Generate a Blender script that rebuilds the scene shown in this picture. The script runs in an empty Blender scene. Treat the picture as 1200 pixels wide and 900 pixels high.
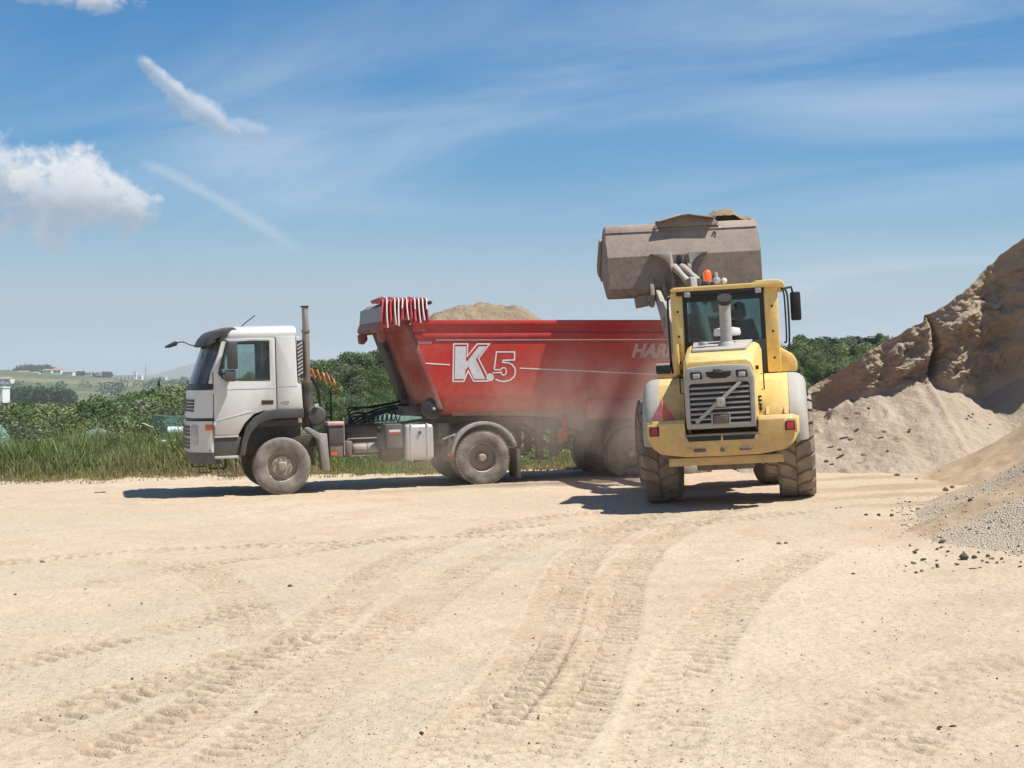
import bpy, bmesh, math, random
import numpy as np
from mathutils import Vector, Matrix, noise as mnoise

R = math.radians
scene = bpy.context.scene
COL = scene.collection
random.seed(7)
RNG = np.random.default_rng(7)

# ------------------------------------------------------------------ camera
cam_d = bpy.data.cameras.new('camera')
cam_d.sensor_width = 36.0
cam_d.lens = 54.0
cam_d.shift_y = -10.0 / 1200.0
cam_d.clip_start = 0.1
cam_d.clip_end = 30000
cam = bpy.data.objects.new('camera', cam_d)
cam.location = (0, 0, 2.0)
cam.rotation_euler = (R(90), 0, 0)
COL.objects.link(cam)
scene.camera = cam

# ------------------------------------------------------------------ light
SUN_EL = 62.0
SUN_AZ = 14.0        # degrees from +X towards the camera (-Y)
sun_vec = Vector((math.cos(R(SUN_EL)) * math.cos(R(SUN_AZ)), -math.cos(R(SUN_EL)) * math.sin(R(SUN_AZ)), math.sin(R(SUN_EL))))
sun_d = bpy.data.lights.new('sun', 'SUN')
sun_d.energy = 5.0
sun_d.angle = R(0.55)
sun_d.color = (1.0, 0.972, 0.915)
sun = bpy.data.objects.new('sun', sun_d)
sun.rotation_euler = sun_vec.to_track_quat('Z', 'Y').to_euler()
sun.location = (20, -5, 40)
COL.objects.link(sun)

scene.view_settings.view_transform = 'Standard'
scene.view_settings.look = 'None'
scene.view_settings.gamma = 1.0
scene.view_settings.use_curve_mapping = False
scene.view_settings.exposure = 0.46
scene.cycles.use_denoising = True
scene.cycles.max_bounces = 6
scene.cycles.diffuse_bounces = 3
scene.cycles.glossy_bounces = 3
scene.cycles.transmission_bounces = 6
scene.cycles.volume_bounces = 1
scene.cycles.transparent_max_bounces = 8
scene.cycles.caustics_reflective = False
scene.cycles.caustics_refractive = False

world = bpy.data.worlds.new('World')
scene.world = world
world.use_nodes = True
world.cycles.sampling_method = 'MANUAL'
world.cycles.sample_map_resolution = 512
wnt = world.node_tree
wnt.nodes.clear()


class NT:
    """small node-tree writer"""
    def __init__(s, nt): s.nt = nt
    def n(s, t, **kw):
        nd = s.nt.nodes.new(t)
        for k, v in kw.items(): setattr(nd, k, v)
        return nd
    def put(s, sock, v):
        if v is None: return
        if hasattr(v, 'is_output'): s.nt.links.new(v, sock)
        else:
            if isinstance(v, (tuple, list)) and len(v) == 3 and sock.type == 'RGBA': v = (*v, 1)
            sock.default_value = v
    def math(s, op, a, b=None, c=None, clamp=False):
        nd = s.n('ShaderNodeMath', operation=op); nd.use_clamp = clamp
        for i, v in enumerate((a, b, c)): s.put(nd.inputs[i], v)
        return nd.outputs[0]
    def vmath(s, op, a, b=None):
        nd = s.n('ShaderNodeVectorMath', operation=op)
        s.put(nd.inputs[0], a); s.put(nd.inputs[1], b)
        return nd.outputs['Value'] if op in ('LENGTH', 'DOT_PRODUCT', 'DISTANCE') else nd.outputs[0]
    def noise(s, vec, scale, detail=4, rough=0.55, dist=0.0, lac=2.0):
        nd = s.n('ShaderNodeTexNoise'); s.put(nd.inputs['Vector'], vec)
        nd.inputs['Scale'].default_value = scale; nd.inputs['Detail'].default_value = detail
        nd.inputs['Roughness'].default_value = rough; nd.inputs['Distortion'].default_value = dist
        nd.inputs['Lacunarity'].default_value = lac
        return nd.outputs['Fac']
    def ramp(s, fac, pts, interp='LINEAR'):
        nd = s.n('ShaderNodeValToRGB'); nd.color_ramp.interpolation = interp
        e = nd.color_ramp.elements
        while len(e) > 1: e.remove(e[-1])
        e[0].position = pts[0][0]
        def col(c): return (c, c, c, 1) if isinstance(c, (int, float)) else (*c, 1)
        e[0].color = col(pts[0][1])
        for p, c in pts[1:]:
            k = e.new(p); k.color = col(c)
        s.put(nd.inputs[0], fac)
        return nd.outputs[0]
    def maprange(s, v, a, b, c=0.0, d=1.0, smooth=True):
        nd = s.n('ShaderNodeMapRange'); nd.interpolation_type = 'SMOOTHSTEP' if smooth else 'LINEAR'
        s.put(nd.inputs[0], v)
        for i, q in enumerate((a, b, c, d)): s.put(nd.inputs[i + 1], q)
        return nd.outputs[0]
    def mix(s, f, a, b, blend='MIX'):
        nd = s.n('ShaderNodeMix', data_type='RGBA', blend_type=blend)
        s.put(nd.inputs[0], f); s.put(nd.inputs[6], a); s.put(nd.inputs[7], b)
        return nd.outputs[2]
    def sep(s, v):
        nd = s.n('ShaderNodeSeparateXYZ'); s.put(nd.inputs[0], v); return nd.outputs
    def comb(s, x, y, z):
        nd = s.n('ShaderNodeCombineXYZ')
        for i, v in enumerate((x, y, z)): s.put(nd.inputs[i], v)
        return nd.outputs[0]
    def bump(s, h, strength=0.3, dist=0.02, normal=None):
        nd = s.n('ShaderNodeBump'); nd.inputs['Strength'].default_value = strength
        nd.inputs['Distance'].default_value = dist; s.put(nd.inputs['Height'], h); s.put(nd.inputs['Normal'], normal)
        return nd.outputs[0]


def build_world():
    w = NT(wnt)
    sky = w.n('ShaderNodeTexSky', sky_type='NISHITA')
    sky.sun_disc = False
    sky.sun_elevation = R(SUN_EL)
    sky.sun_rotation = R(90.0 + SUN_AZ)
    sky.altitude = 60
    sky.air_density = 1.0
    sky.dust_density = 0.25
    sky.ozone_density = 4.0
    d = w.n('ShaderNodeTexCoord').outputs['Generated']
    x, y, z = w.sep(d)
    zc = w.math('MAXIMUM', z, 0.02)
    # high thin cirrus on a flat layer overhead
    px = w.math('DIVIDE', x, w.math('ADD', zc, 0.12)); py = w.math('DIVIDE', y, w.math('ADD', zc, 0.12))
    pl = w.comb(px, py, 0.0)
    rot = w.n('ShaderNodeVectorRotate', rotation_type='Z_AXIS'); w.put(rot.inputs['Vector'], pl); rot.inputs['Angle'].default_value = R(38)
    st = w.vmath('MULTIPLY', rot.outputs[0], (0.55, 1.15, 1.0))
    n1 = w.noise(st, 1.1, 7, 0.58, 0.7)
    n2 = w.noise(w.vmath('ADD', pl, (7.3, 2.1, 0)), 0.42, 3, 0.5, 0.3)
    cir = w.math('MULTIPLY', w.maprange(n1, 0.36, 0.80), w.maprange(n2, 0.38, 0.64))
    cir = w.math('MULTIPLY', cir, 0.62)
    # milky veil low down, thinning upwards
    veil = w.math('ADD', w.maprange(z, 0.0, 0.28, 0.36, 0.0), w.maprange(z, -0.02, 0.12, 0.66, 0.0))
    # cumulus: soft puffs at their own bearings (tangent of bearing, tangent of elevation)
    ys = w.math('MAXIMUM', y, 0.05)
    u = w.math('DIVIDE', x, ys); v = w.math('DIVIDE', z, ys)
    uv = w.comb(u, v, 0.0)
    warp = w.noise(uv, 24.0, 7, 0.60, 0.3)
    fine = w.noise(w.vmath('ADD', uv, (3.1, 0.7, 0.0)), 75.0, 5, 0.6, 0.1)
    front = w.math('GREATER_THAN', y, 0.05)
    dens = None; lit = None
    for (cu, cv, ru, rv, tilt, k) in CUMULI:
        du = w.math('SUBTRACT', u, cu); dv = w.math('SUBTRACT', v, cv)
        ct, s_ = math.cos(R(tilt)), math.sin(R(tilt))
        a = w.math('ADD', w.math('MULTIPLY', du, ct / ru), w.math('MULTIPLY', dv, s_ / ru))
        b = w.math('ADD', w.math('MULTIPLY', du, -s_ / rv), w.math('MULTIPLY', dv, ct / rv))
        r2 = w.math('ADD', w.math('MULTIPLY', a, a), w.math('MULTIPLY', b, b))
        e = w.math('SUBTRACT', 1.0, r2)
        e = w.math('ADD', e, w.math('MULTIPLY', w.math('SUBTRACT', warp, 0.5), 4.2))
        e = w.math('ADD', e, w.math('MULTIPLY', w.math('SUBTRACT', fine, 0.5), 1.5))
        e = w.math('MULTIPLY', w.maprange(e, -0.2, 0.75), k)
        l = w.maprange(b, -0.35, 0.60)
        l = w.math('ADD', w.math('MULTIPLY', l, 0.8), w.math('MULTIPLY', w.math('SUBTRACT', fine, 0.45), 0.6), clamp=True)
        lit = l if lit is None else w.math('ADD', w.math('MULTIPLY', l, w.math('GREATER_THAN', e, dens)), w.math('MULTIPLY', lit, w.math('LESS_THAN', e, w.math('ADD', dens, 1e-5))))
        dens = e if dens is None else w.math('MAXIMUM', dens, e)
    # a spreading vapour trail
    tx0, ty0, tx1, ty1 = -0.245, 0.140, -0.135, 0.078
    L = math.hypot(tx1 - tx0, ty1 - ty0); ux, uy = (tx1 - tx0) / L, (ty1 - ty0) / L
    du = w.math('SUBTRACT', u, tx0); dv = w.math('SUBTRACT', v, ty0)
    al = w.math('DIVIDE', w.math('ADD', w.math('MULTIPLY', du, ux), w.math('MULTIPLY', dv, uy)), L)
    ac = w.math('ADD', w.math('MULTIPLY', du, -uy), w.math('MULTIPLY', dv, ux))
    bow = w.math('MULTIPLY', w.math('MULTIPLY', al, w.math('SUBTRACT', 1.0, al)), 0.018)
    ac = w.math('ABSOLUTE', w.math('ADD', w.math('SUBTRACT', ac, bow), w.math('MULTIPLY', w.math('SUBTRACT', warp, 0.5), 0.006)))
    tr = w.math('MULTIPLY', w.maprange(ac, 0.0, 0.0062, 1.0, 0.0), w.math('MULTIPLY', w.maprange(al, -0.02, 0.12), w.maprange(al, 0.75, 1.05, 1.0, 0.0)))
    tr = w.math('MULTIPLY', tr, 0.42)
    dens = w.math('MULTIPLY', dens, front); tr = w.math('MULTIPLY', tr, front)
    hs = w.n('ShaderNodeHueSaturation'); hs.inputs['Saturation'].default_value = 1.8; hs.inputs['Value'].default_value = 1.0; w.put(hs.inputs['Color'], sky.outputs[0])
    col = hs.outputs[0]
    def grey(v_): return (v_ * 0.84, v_ * 0.98, v_ * 1.13)
    col = w.mix(0.06, col, (5.4, 5.0, 4.6))      # even pale veil added over the whole sky to whiten its ambient light
    col = w.mix(veil, col, (3.7, 4.35, 5.95))
    col = w.mix(cir, col, grey(6.9))
    col = w.mix(tr, col, grey(6.6))
    col = w.mix(dens, col, w.mix(lit, (3.5, 4.15, 5.2), (9.2, 9.2, 9.3)))
    bg = w.n('ShaderNodeBackground'); bg.inputs['Strength'].default_value = 0.076
    w.put(bg.inputs['Color'], col)
    out = w.n('ShaderNodeOutputWorld'); wnt.links.new(bg.outputs[0], out.inputs[0])


# bearing tangent, elevation tangent, half-width, half-height, tilt, opacity
CUMULI = [(-0.295, 0.117, 0.062, 0.034, -6, 0.95), (-0.342, 0.125, 0.050, 0.040, 4, 0.95), (-0.262, 0.110, 0.036, 0.022, -8, 0.85),
          (-0.224, 0.190, 0.024, 0.007, -42, 0.66), (-0.203, 0.172, 0.028, 0.011, -32, 0.58), (-0.180, 0.161, 0.028, 0.008, -12, 0.30), (-0.272, 0.243, 0.030, 0.011, -8, 0.85), (-0.31, 0.249, 0.02, 0.008, -8, 0.5),
          (-0.62, 0.20, 0.08, 0.03, 4, 0.85), (0.66, 0.16, 0.07, 0.024, -5, 0.8), (-0.95, 0.11, 0.12, 0.03, 0, 0.8)]
build_world()

# ------------------------------------------------------------------ helpers
def fbm(x, y, z=0.0, oct=4, seed=0.0, lac=2.0, gain=0.5):
    v = 0.0; a = 1.0; f = 1.0
    for _ in range(oct):
        v += a * mnoise.noise(Vector((x * f + seed, y * f - seed * 1.7, z * f + seed * 0.3)))
        a *= gain; f *= lac
    return v


def _hash2(ix, iy, seed):
    h = (ix.astype(np.int64) * 374761393 + iy.astype(np.int64) * 668265263 + int(seed) * 2147483647) & 0xFFFFFFFF
    h = ((h ^ (h >> 13)) * 1274126177) & 0xFFFFFFFF
    return ((h ^ (h >> 16)) & 0xFFFF) / 65535.0


def vnoise(x, y, seed=0):
    """value noise on arrays, -1..1"""
    x0 = np.floor(x); y0 = np.floor(y); fx = x - x0; fy = y - y0
    fx = fx * fx * fx * (fx * (fx * 6 - 15) + 10); fy = fy * fy * fy * (fy * (fy * 6 - 15) + 10)
    a = _hash2(x0, y0, seed); b = _hash2(x0 + 1, y0, seed); c = _hash2(x0, y0 + 1, seed); d = _hash2(x0 + 1, y0 + 1, seed)
    return ((a * (1 - fx) + b * fx) * (1 - fy) + (c * (1 - fx) + d * fx) * fy) * 2 - 1


def vfbm(x, y, oct=4, seed=0, gain=0.5):
    v = 0; a = 1.0; f = 1.0
    for i in range(oct):
        v = v + a * vnoise(x * f + 17.3 * i, y * f - 9.1 * i, seed + i * 31); a *= gain; f *= 2.03
    return v


def sstep(a, b, x):
    t = np.clip((x - a) / (b - a), 0, 1); return t * t * (3 - 2 * t)


def tag(o, label=None, cat=None, group=None, kind=None):
    if label: o['label'] = label
    if cat: o['category'] = cat
    if group: o['group'] = group
    if kind: o['kind'] = kind
    return o


def empty(name, mat, label, cat, group=None):
    o = bpy.data.objects.new(name, None); COL.objects.link(o)
    o.matrix_world = mat; o.empty_display_size = 0.3
    return tag(o, label, cat, group)


def link(name, me, mat=None, parent=None):
    o = bpy.data.objects.new(name, me); COL.objects.link(o)
    if mat is not None and not me.materials: me.materials.append(mat)
    if parent: o.parent = parent
    return o


def mesh_np(name, V, Fq, smooth=True):
    """V (n,3), Fq (m,k) equal sized faces"""
    me = bpy.data.meshes.new(name)
    V = np.ascontiguousarray(V, dtype=np.float32); Fq = np.ascontiguousarray(Fq, dtype=np.int32)
    me.vertices.add(len(V)); me.vertices.foreach_set('co', V.ravel())
    k = Fq.shape[1]
    me.loops.add(Fq.size); me.loops.foreach_set('vertex_index', Fq.ravel())
    me.polygons.add(len(Fq)); me.polygons.foreach_set('loop_start', np.arange(0, Fq.size, k, dtype=np.int32))
    me.polygons.foreach_set('loop_total', np.full(len(Fq), k, dtype=np.int32))
    if smooth: me.polygons.foreach_set('use_smooth', np.ones(len(Fq), dtype=bool))
    me.update(calc_edges=True)
    return me


def grid_faces(nu, nv):
    i = np.arange(nu - 1)[:, None] * nv + np.arange(nv - 1)[None, :]
    return np.stack([i, i + nv, i + nv + 1, i + 1], -1).reshape(-1, 4)


def attr_f(me, name, arr):
    a = me.attributes.new(name, 'FLOAT', 'POINT'); a.data.foreach_set('value', np.ascontiguousarray(arr, dtype=np.float32).ravel())


def attr_c(me, name, arr):
    a = me.attributes.new(name, 'FLOAT_COLOR', 'POINT')
    c = np.ones((len(arr), 4), dtype=np.float32); c[:, :3] = arr; a.data.foreach_set('color', c.ravel())


class MB:
    """collects simple solids and links them as one mesh object"""
    def __init__(s, M=None): s.v = []; s.f = []; s.M = M
    def add(s, vs, fs):
        b = len(s.v); s.v += [Vector(p) for p in vs]; s.f += [tuple(b + i for i in f) for f in fs]; return s
    def box(s, x0, x1, y0, y1, z0, z1, rot=None):
        if x0 > x1: x0, x1 = x1, x0
        if y0 > y1: y0, y1 = y1, y0
        if z0 > z1: z0, z1 = z1, z0
        P = [Vector((x, y, z)) for z in (z0, z1) for y in (y0, y1) for x in (x0, x1)]
        if rot is not None:
            c = Vector(((x0 + x1) / 2, (y0 + y1) / 2, (z0 + z1) / 2)); P = [c + rot @ (p - c) for p in P]
        return s.add(P, [(0, 2, 3, 1), (4, 5, 7, 6), (0, 1, 5, 4), (2, 6, 7, 3), (0, 4, 6, 2), (1, 3, 7, 5)])
    def prism(s, poly, axis, a, b, poly2=None):
        """poly: list of 2-D points; axis 'x': (y,z), 'y': (x,z), 'z': (x,y)"""
        def P(p, t):
            return {'x': (t, p[0], p[1]), 'y': (p[0], t, p[1]), 'z': (p[0], p[1], t)}[axis]
        poly2 = poly2 or poly; n = len(poly)
        vs = [P(p, a) for p in poly] + [P(p, b) for p in poly2]
        fs = [tuple(range(n)), tuple(range(2 * n - 1, n - 1, -1))] + [(i, n + i, n + (i + 1) % n, (i + 1) % n) for i in range(n)]
        return s.add(vs, fs)
    def loft(s, rings, closed=True, caps=True):
        n = len(rings[0]); vs = [p for r in rings for p in r]; fs = []
        for k in range(len(rings) - 1):
            for i in range(n if closed else n - 1):
                j = (i + 1) % n; fs.append((k * n + i, k * n + j, (k + 1) * n + j, (k + 1) * n + i))
        if caps:
            fs.append(tuple(reversed(range(n)))); fs.append(tuple((len(rings) - 1) * n + i for i in range(n)))
        return s.add(vs, fs)
    def tube(s, path, r, n=8, caps=True):
        path = [Vector(p) for p in path]; rs = r if isinstance(r, (list, tuple)) else [r] * len(path)
        rings = []; prev = None
        for i, p in enumerate(path):
            t = (path[min(i + 1, len(path) - 1)] - path[max(i - 1, 0)]).normalized()
            if prev is None:
                up = Vector((0, 0, 1)) if abs(t.z) < 0.9 else Vector((1, 0, 0)); a = t.cross(up).normalized()
            else:
                a = (prev - t * prev.dot(t)).normalized()
            prev = a; b = t.cross(a)
            rings.append([p + (a * math.cos(2 * math.pi * k / n) + b * math.sin(2 * math.pi * k / n)) * rs[i] for k in range(n)])
        return s.loft(rings, True, caps)
    def cyl(s, p0, p1, r0, r1=None, n=20): return s.tube([p0, p1], [r0, r0 if r1 is None else r1], n)
    def lathe(s, prof, c, axis='y', n=40, closed=False):
        """prof: (radius, along-axis) pairs round an axis through c"""
        c = Vector(c); rings = []
        for k in range(n):
            a = 2 * math.pi * k / n; ca, sa = math.cos(a), math.sin(a)
            def P(r, t):
                return c + {'y': Vector((r * ca, t, r * sa)), 'x': Vector((t, r * ca, r * sa)), 'z': Vector((r * ca, r * sa, t))}[axis]
            rings.append([P(r, t) for r, t in prof])
        m = len(prof); vs = [p for r in rings for p in r]; fs = []
        for k in range(n):
            k2 = (k + 1) % n
            for i in range(m if closed else m - 1):
                j = (i + 1) % m; fs.append((k * m + i, k2 * m + i, k2 * m + j, k * m + j))
        return s.add(vs, fs)
    def build(s, name, mat, parent=None, bevel=0.0, seg=2, smooth=True, angle=38, recalc=True):
        bm = bmesh.new()
        vs = [bm.verts.new(s.M @ v if s.M is not None else v) for v in s.v]
        for f in s.f:
            try: bm.faces.new([vs[i] for i in f])
            except ValueError: pass
        bmesh.ops.remove_doubles(bm, verts=bm.verts, dist=1e-5)
        if recalc: bmesh.ops.recalc_face_normals(bm, faces=bm.faces)
        if bevel > 0:
            es = [e for e in bm.edges if len(e.link_faces) == 2 and e.calc_face_angle(0) > R(25)]
            bmesh.ops.bevel(bm, geom=es, offset=bevel, segments=seg, affect='EDGES', profile=0.5, clamp_overlap=True)
        me = bpy.data.meshes.new(name); bm.to_mesh(me); bm.free()
        if smooth:
            me.shade_smooth(); me.set_sharp_from_angle(angle=R(angle))
        return link(name, me, mat, parent)


def catmull(pts, n=12):
    P = [Vector(p) for p in pts]; out = []
    for i in range(len(P) - 1):
        p0 = P[max(i - 1, 0)]; p1 = P[i]; p2 = P[i + 1]; p3 = P[min(i + 2, len(P) - 1)]
        for k in range(n):
            t = k / n
            out.append(0.5 * ((2 * p1) + (p2 - p0) * t + (2 * p0 - 5 * p1 + 4 * p2 - p3) * t * t + (3 * p1 - p0 - 3 * p2 + p3) * t ** 3))
    out.append(P[-1]); return out


def text_mesh(body, size, shear=0.0, offset=0.0, extrude=0.0, align='LEFT', spacing=1.0):
    cu = bpy.data.curves.new('txt', 'FONT'); cu.body = body; cu.size = size; cu.shear = shear; cu.offset = offset
    cu.extrude = extrude; cu.align_x = align; cu.space_character = spacing; cu.resolution_u = 3
    ob = bpy.data.objects.new('txt', cu); COL.objects.link(ob)
    dg = bpy.context.evaluated_depsgraph_get(); me = bpy.data.meshes.new_from_object(ob.evaluated_get(dg))
    bpy.data.objects.remove(ob); bpy.data.curves.remove(cu)
    return me


def place_text(name, body, size, mat, parent, M, **kw):
    me = text_mesh(body, size, **kw); me.transform(M); me.materials.clear()
    return link(name, me, mat, parent)


# ------------------------------------------------------------------ materials
MATS = {}
def pmat(name):
    m = bpy.data.materials.new(name); m.use_nodes = True; m.node_tree.nodes.clear()
    w = NT(m.node_tree); b = w.n('ShaderNodeBsdfPrincipled'); o = w.n('ShaderNodeOutputMaterial')
    m.node_tree.links.new(b.outputs[0], o.inputs[0]); MATS[name] = m
    return m, w, b


DUST = (0.40, 0.322, 0.235)
def paint(name, col, rough=0.4, dust=0.25, low=0.0, low_h=1.6, metal=0.0, var=0.10, coat=0.0, scale=1.0, dcol=DUST, spots=0.0, bump=0.0):
    """painted or metal surface with settled dust: patchy, thicker on faces that look up and (low) near the ground"""
    m, w, b = pmat(name)
    tc = w.n('ShaderNodeTexCoord').outputs['Object']; geo = w.n('ShaderNodeNewGeometry')
    n1 = w.noise(tc, 1.6 * scale, 5, 0.6, 0.3); n2 = w.noise(tc, 9.0 * scale, 5, 0.65); n3 = w.noise(tc, 46.0 * scale, 3, 0.6)
    base = w.mix(w.maprange(n2, 0.3, 0.7), tuple(c * (1 - var) for c in col), tuple(min(1, c * (1 + var)) for c in col))
    up = w.maprange(w.sep(geo.outputs['Normal'])[2], 0.15, 0.9)
    z = w.sep(tc)[2]
    f = w.math('ADD', w.math('MULTIPLY', w.maprange(n1, 0.32, 0.72), dust), w.math('MULTIPLY', up, dust * 0.9))
    if low > 0:
        lo = w.math('MULTIPLY', w.maprange(z, low_h * 0.25, low_h, 1.0, 0.0), low)
        f = w.math('ADD', f, w.math('MULTIPLY', lo, w.maprange(n2, 0.2, 0.65, 0.55, 1.0)))
    f = w.math('ADD', f, w.math('MULTIPLY', w.math('SUBTRACT', n3, 0.5), 0.35 * dust), clamp=True)
    c = w.mix(f, base, dcol)
    if spots > 0:
        sp = w.math('MULTIPLY', w.maprange(w.noise(tc, 24 * scale, 4, 0.7), 0.62, 0.70), spots)
        c = w.mix(sp, c, (0.10, 0.065, 0.04))
    w.put(b.inputs['Base Color'], c)
    w.put(b.inputs['Roughness'], w.math('ADD', rough, w.math('MULTIPLY', f, 0.9 - rough), clamp=True))
    w.put(b.inputs['Metallic'], w.math('MULTIPLY', w.math('SUBTRACT', 1.0, f), metal) if metal else 0.0)
    if coat: b.inputs['Coat Weight'].default_value = coat; b.inputs['Coat Roughness'].default_value = 0.12
    if bump: w.put(b.inputs['Normal'], w.bump(n2, bump, 0.01))
    return m


def plain(name, col, rough=0.6, metal=0.0, emit=None, estr=0.0):
    m, w, b = pmat(name)
    tc = w.n('ShaderNodeTexCoord').outputs['Object']
    n = w.noise(tc, 12.0, 4, 0.6)
    w.put(b.inputs['Base Color'], w.mix(w.maprange(n, 0.3, 0.7), tuple(c * 0.88 for c in col), tuple(min(1, c * 1.1) for c in col)))
    b.inputs['Roughness'].default_value = rough; b.inputs['Metallic'].default_value = metal
    if emit: b.inputs['Emission Color'].default_value = (*emit, 1); b.inputs['Emission Strength'].default_value = estr
    return m


def glass(name, tint=(0.75, 0.85, 0.85), dirt=0.12, film=0.0):
    m = bpy.data.materials.new(name); m.use_nodes = True; m.node_tree.nodes.clear(); MATS[name] = m
    w = NT(m.node_tree)
    tr = w.n('ShaderNodeBsdfTransparent'); tr.inputs[0].default_value = (*tint, 1)
    gl = w.n('ShaderNodeBsdfGlossy'); gl.inputs['Roughness'].default_value = 0.03
    df = w.n('ShaderNodeBsdfDiffuse'); df.inputs[0].default_value = (*DUST, 1)
    fr = w.n('ShaderNodeFresnel'); fr.inputs[0].default_value = 1.5
    tc = w.n('ShaderNodeTexCoord').outputs['Object']
    mx = w.n('ShaderNodeMixShader'); m.node_tree.links.new(fr.outputs[0], mx.inputs[0]); m.node_tree.links.new(tr.outputs[0], mx.inputs[1]); m.node_tree.links.new(gl.outputs[0], mx.inputs[2])
    m2 = w.n('ShaderNodeMixShader'); w.put(m2.inputs[0], w.maprange(w.noise(tc, 3.0, 5, 0.6), 0.35, 0.75, film, dirt))
    m.node_tree.links.new(mx.outputs[0], m2.inputs[1]); m.node_tree.links.new(df.outputs[0], m2.inputs[2])
    o = w.n('ShaderNodeOutputMaterial'); m.node_tree.links.new(m2.outputs[0], o.inputs[0])
    return m

# ------------------------------------------------------------------ poses of the machines (metres, Y away from the camera)
TH = R(15.5); PT = R(1.6)
tf = Vector((-math.cos(TH) * math.cos(PT), -math.sin(TH) * math.cos(PT), -math.sin(PT)))
tl = Vector((math.sin(TH), -math.cos(TH), 0)); tu = tf.cross(tl)
T_ORG = Vector((-4.634, 30.1045, -0.2558))
TRUCK_M = Matrix((( tf.x, tl.x, tu.x, T_ORG.x), (tf.y, tl.y, tu.y, T_ORG.y), (tf.z, tl.z, tu.z, T_ORG.z), (0, 0, 0, 1)))
TRAILER_M = TRUCK_M @ Matrix.Translation((-3.9, 0, 0)) @ Matrix.Rotation(R(-1.04), 4, 'Y')
L_ORG = Vector((3.4695, 24.3, 0.0425)); L_YAW, L_ROLL = R(10.3), R(3.2)
LOADER_M = Matrix.Translation(L_ORG) @ Matrix.Rotation(-L_YAW, 4, 'Z') @ Matrix.Rotation(-L_ROLL, 4, 'Y')
FRONT_M = Matrix.Translation((0, 1.6, 0)) @ Matrix.Rotation(R(13.3), 4, 'Z')       # front half of the loader, steered left

def base_z(X, Y):
    return 0.6 * np.tanh(0.035 * (X - 3.0) / 0.6)

_Li = np.array(LOADER_M.inverted())
_Lx = np.array([LOADER_M[i][0] for i in range(3)]); _Ly = np.array([LOADER_M[i][1] for i in range(3)])
def ground_z(X, Y):
    """height of the beaten yard"""
    z = base_z(X, Y)
    cx, cy = L_ORG.x + 0.2, L_ORG.y + 1.2
    w = 1 - sstep(2.6, 5.0, np.hypot((X - cx), (Y - cy) * 0.8))
    dx = X - L_ORG.x; dy = Y - L_ORG.y
    det = _Lx[0] * _Ly[1] - _Lx[1] * _Ly[0]
    a = (dx * _Ly[1] - dy * _Ly[0]) / det; b = (_Lx[0] * dy - _Lx[1] * dx) / det
    zl = L_ORG.z + a * _Lx[2] + b * _Ly[2]
    z = z * (1 - w) + zl * w
    far = np.maximum(np.abs(Y - 27) - 5, 0)
    z = z + 0.035 * vfbm(X * 0.22, Y * 0.22, 3, 5) * sstep(0, 6, far + 0 * X) 
    return z

def far_z(X, Y):
    """land beyond the yard: wooded rise, valley, houses' hill"""
    Yp = np.maximum(Y, 1.0); u = X / np.maximum(Yp, 20)
    zg = base_z(X, Y) - 0.02
    g110 = np.interp(u, [-0.6, -0.32, -0.2, -0.1, 0.0, 0.18, 0.5, 1.2], [-5.5, -4.6, -2.9, -0.7, 0.2, 1.0, 2.0, 2.0])
    t = np.clip((Y - 38) / 72, 0, 1)
    z1 = zg * (1 - t) + g110 * t - 0.5 * np.sin(np.pi * t)
    v = sstep(115, 420, Y)
    plain = -13 - 4 * sstep(300, 1200, Y)
    z = z1 * (1 - v) + (plain + 1.2 * vfbm(X / 220, Y / 220, 3, 11)) * v
    hill = 27.5 * np.exp(-((X + 640) / 230) ** 2 * np.where(X > -640, 0.55, 1.0)) * np.exp(-((Y - 1560) / 260) ** 2)
    hill2 = 21 * np.exp(-((Y - 2500) / 300) ** 2) * np.exp(-((X + 900) / 1100) ** 2)
    return z + hill + hill2 * 0.8

# ------------------------------------------------------------------ ground of the yard, with tyre tracks pressed into it
def px_ground(x, y):
    """a point of the beaten ground, given by its bearing"""
    z = 0.0
    for _ in range(4):
        Y = (2.0 - z) * 1800.0 / (y - 440.0); X = (x - 600.0) / 1800.0 * Y
        z = float(base_z(np.array(X), np.array(Y)))
    return (X, Y)

TRACKS = [  # path points, half width, lug pitch, depth
    ([(505, 905), (560, 850), (610, 795), (642, 740), (660, 690), (688, 645), (745, 612), (800, 596)], 0.27, 0.165, 1.0),
    ([(612, 905), (662, 840), (698, 775), (715, 720), (730, 675), (772, 632), (835, 606), (900, 592)], 0.27, 0.165, 1.0),
    ([(760, 596), (640, 606), (540, 628), (455, 665), (395, 715), (330, 770), (230, 830), (90, 905)], 0.29, 0.17, 0.8),
    ([(800, 605), (690, 620), (600, 645), (520, 690), (450, 740), (380, 800), (300, 870), (250, 910)], 0.29, 0.17, 0.7),
    ([(150, 655), (215, 668), (265, 690), (290, 725), (300, 760)], 0.26, 0.16, 0.75),
    ([(60, 690), (140, 680), (230, 665), (330, 650), (440, 634), (560, 622), (700, 607)], 0.28, 0.17, 0.65),
    ([(-40, 664), (60, 655), (180, 645), (320, 640), (470, 632), (620, 628), (800, 616), (960, 602)], 0.28, 0.17, 0.7),
    ([(-40, 790), (60, 765), (190, 735), (330, 700)], 0.28, 0.17, 0.6),
    ([(760, 905), (790, 820), (830, 745), (880, 690), (960, 640)], 0.28, 0.17, 0.7),
    ([(-40, 870), (80, 830), (190, 800), (300, 765), (400, 742)], 0.28, 0.17, 0.7),
    ([(1000, 905), (1100, 850), (1240, 800)], 0.27, 0.17, 0.4),
    ([(880, 905), (940, 860), (1010, 830), (1120, 790), (1230, 770)], 0.25, 0.2, 0.4),
]

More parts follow.
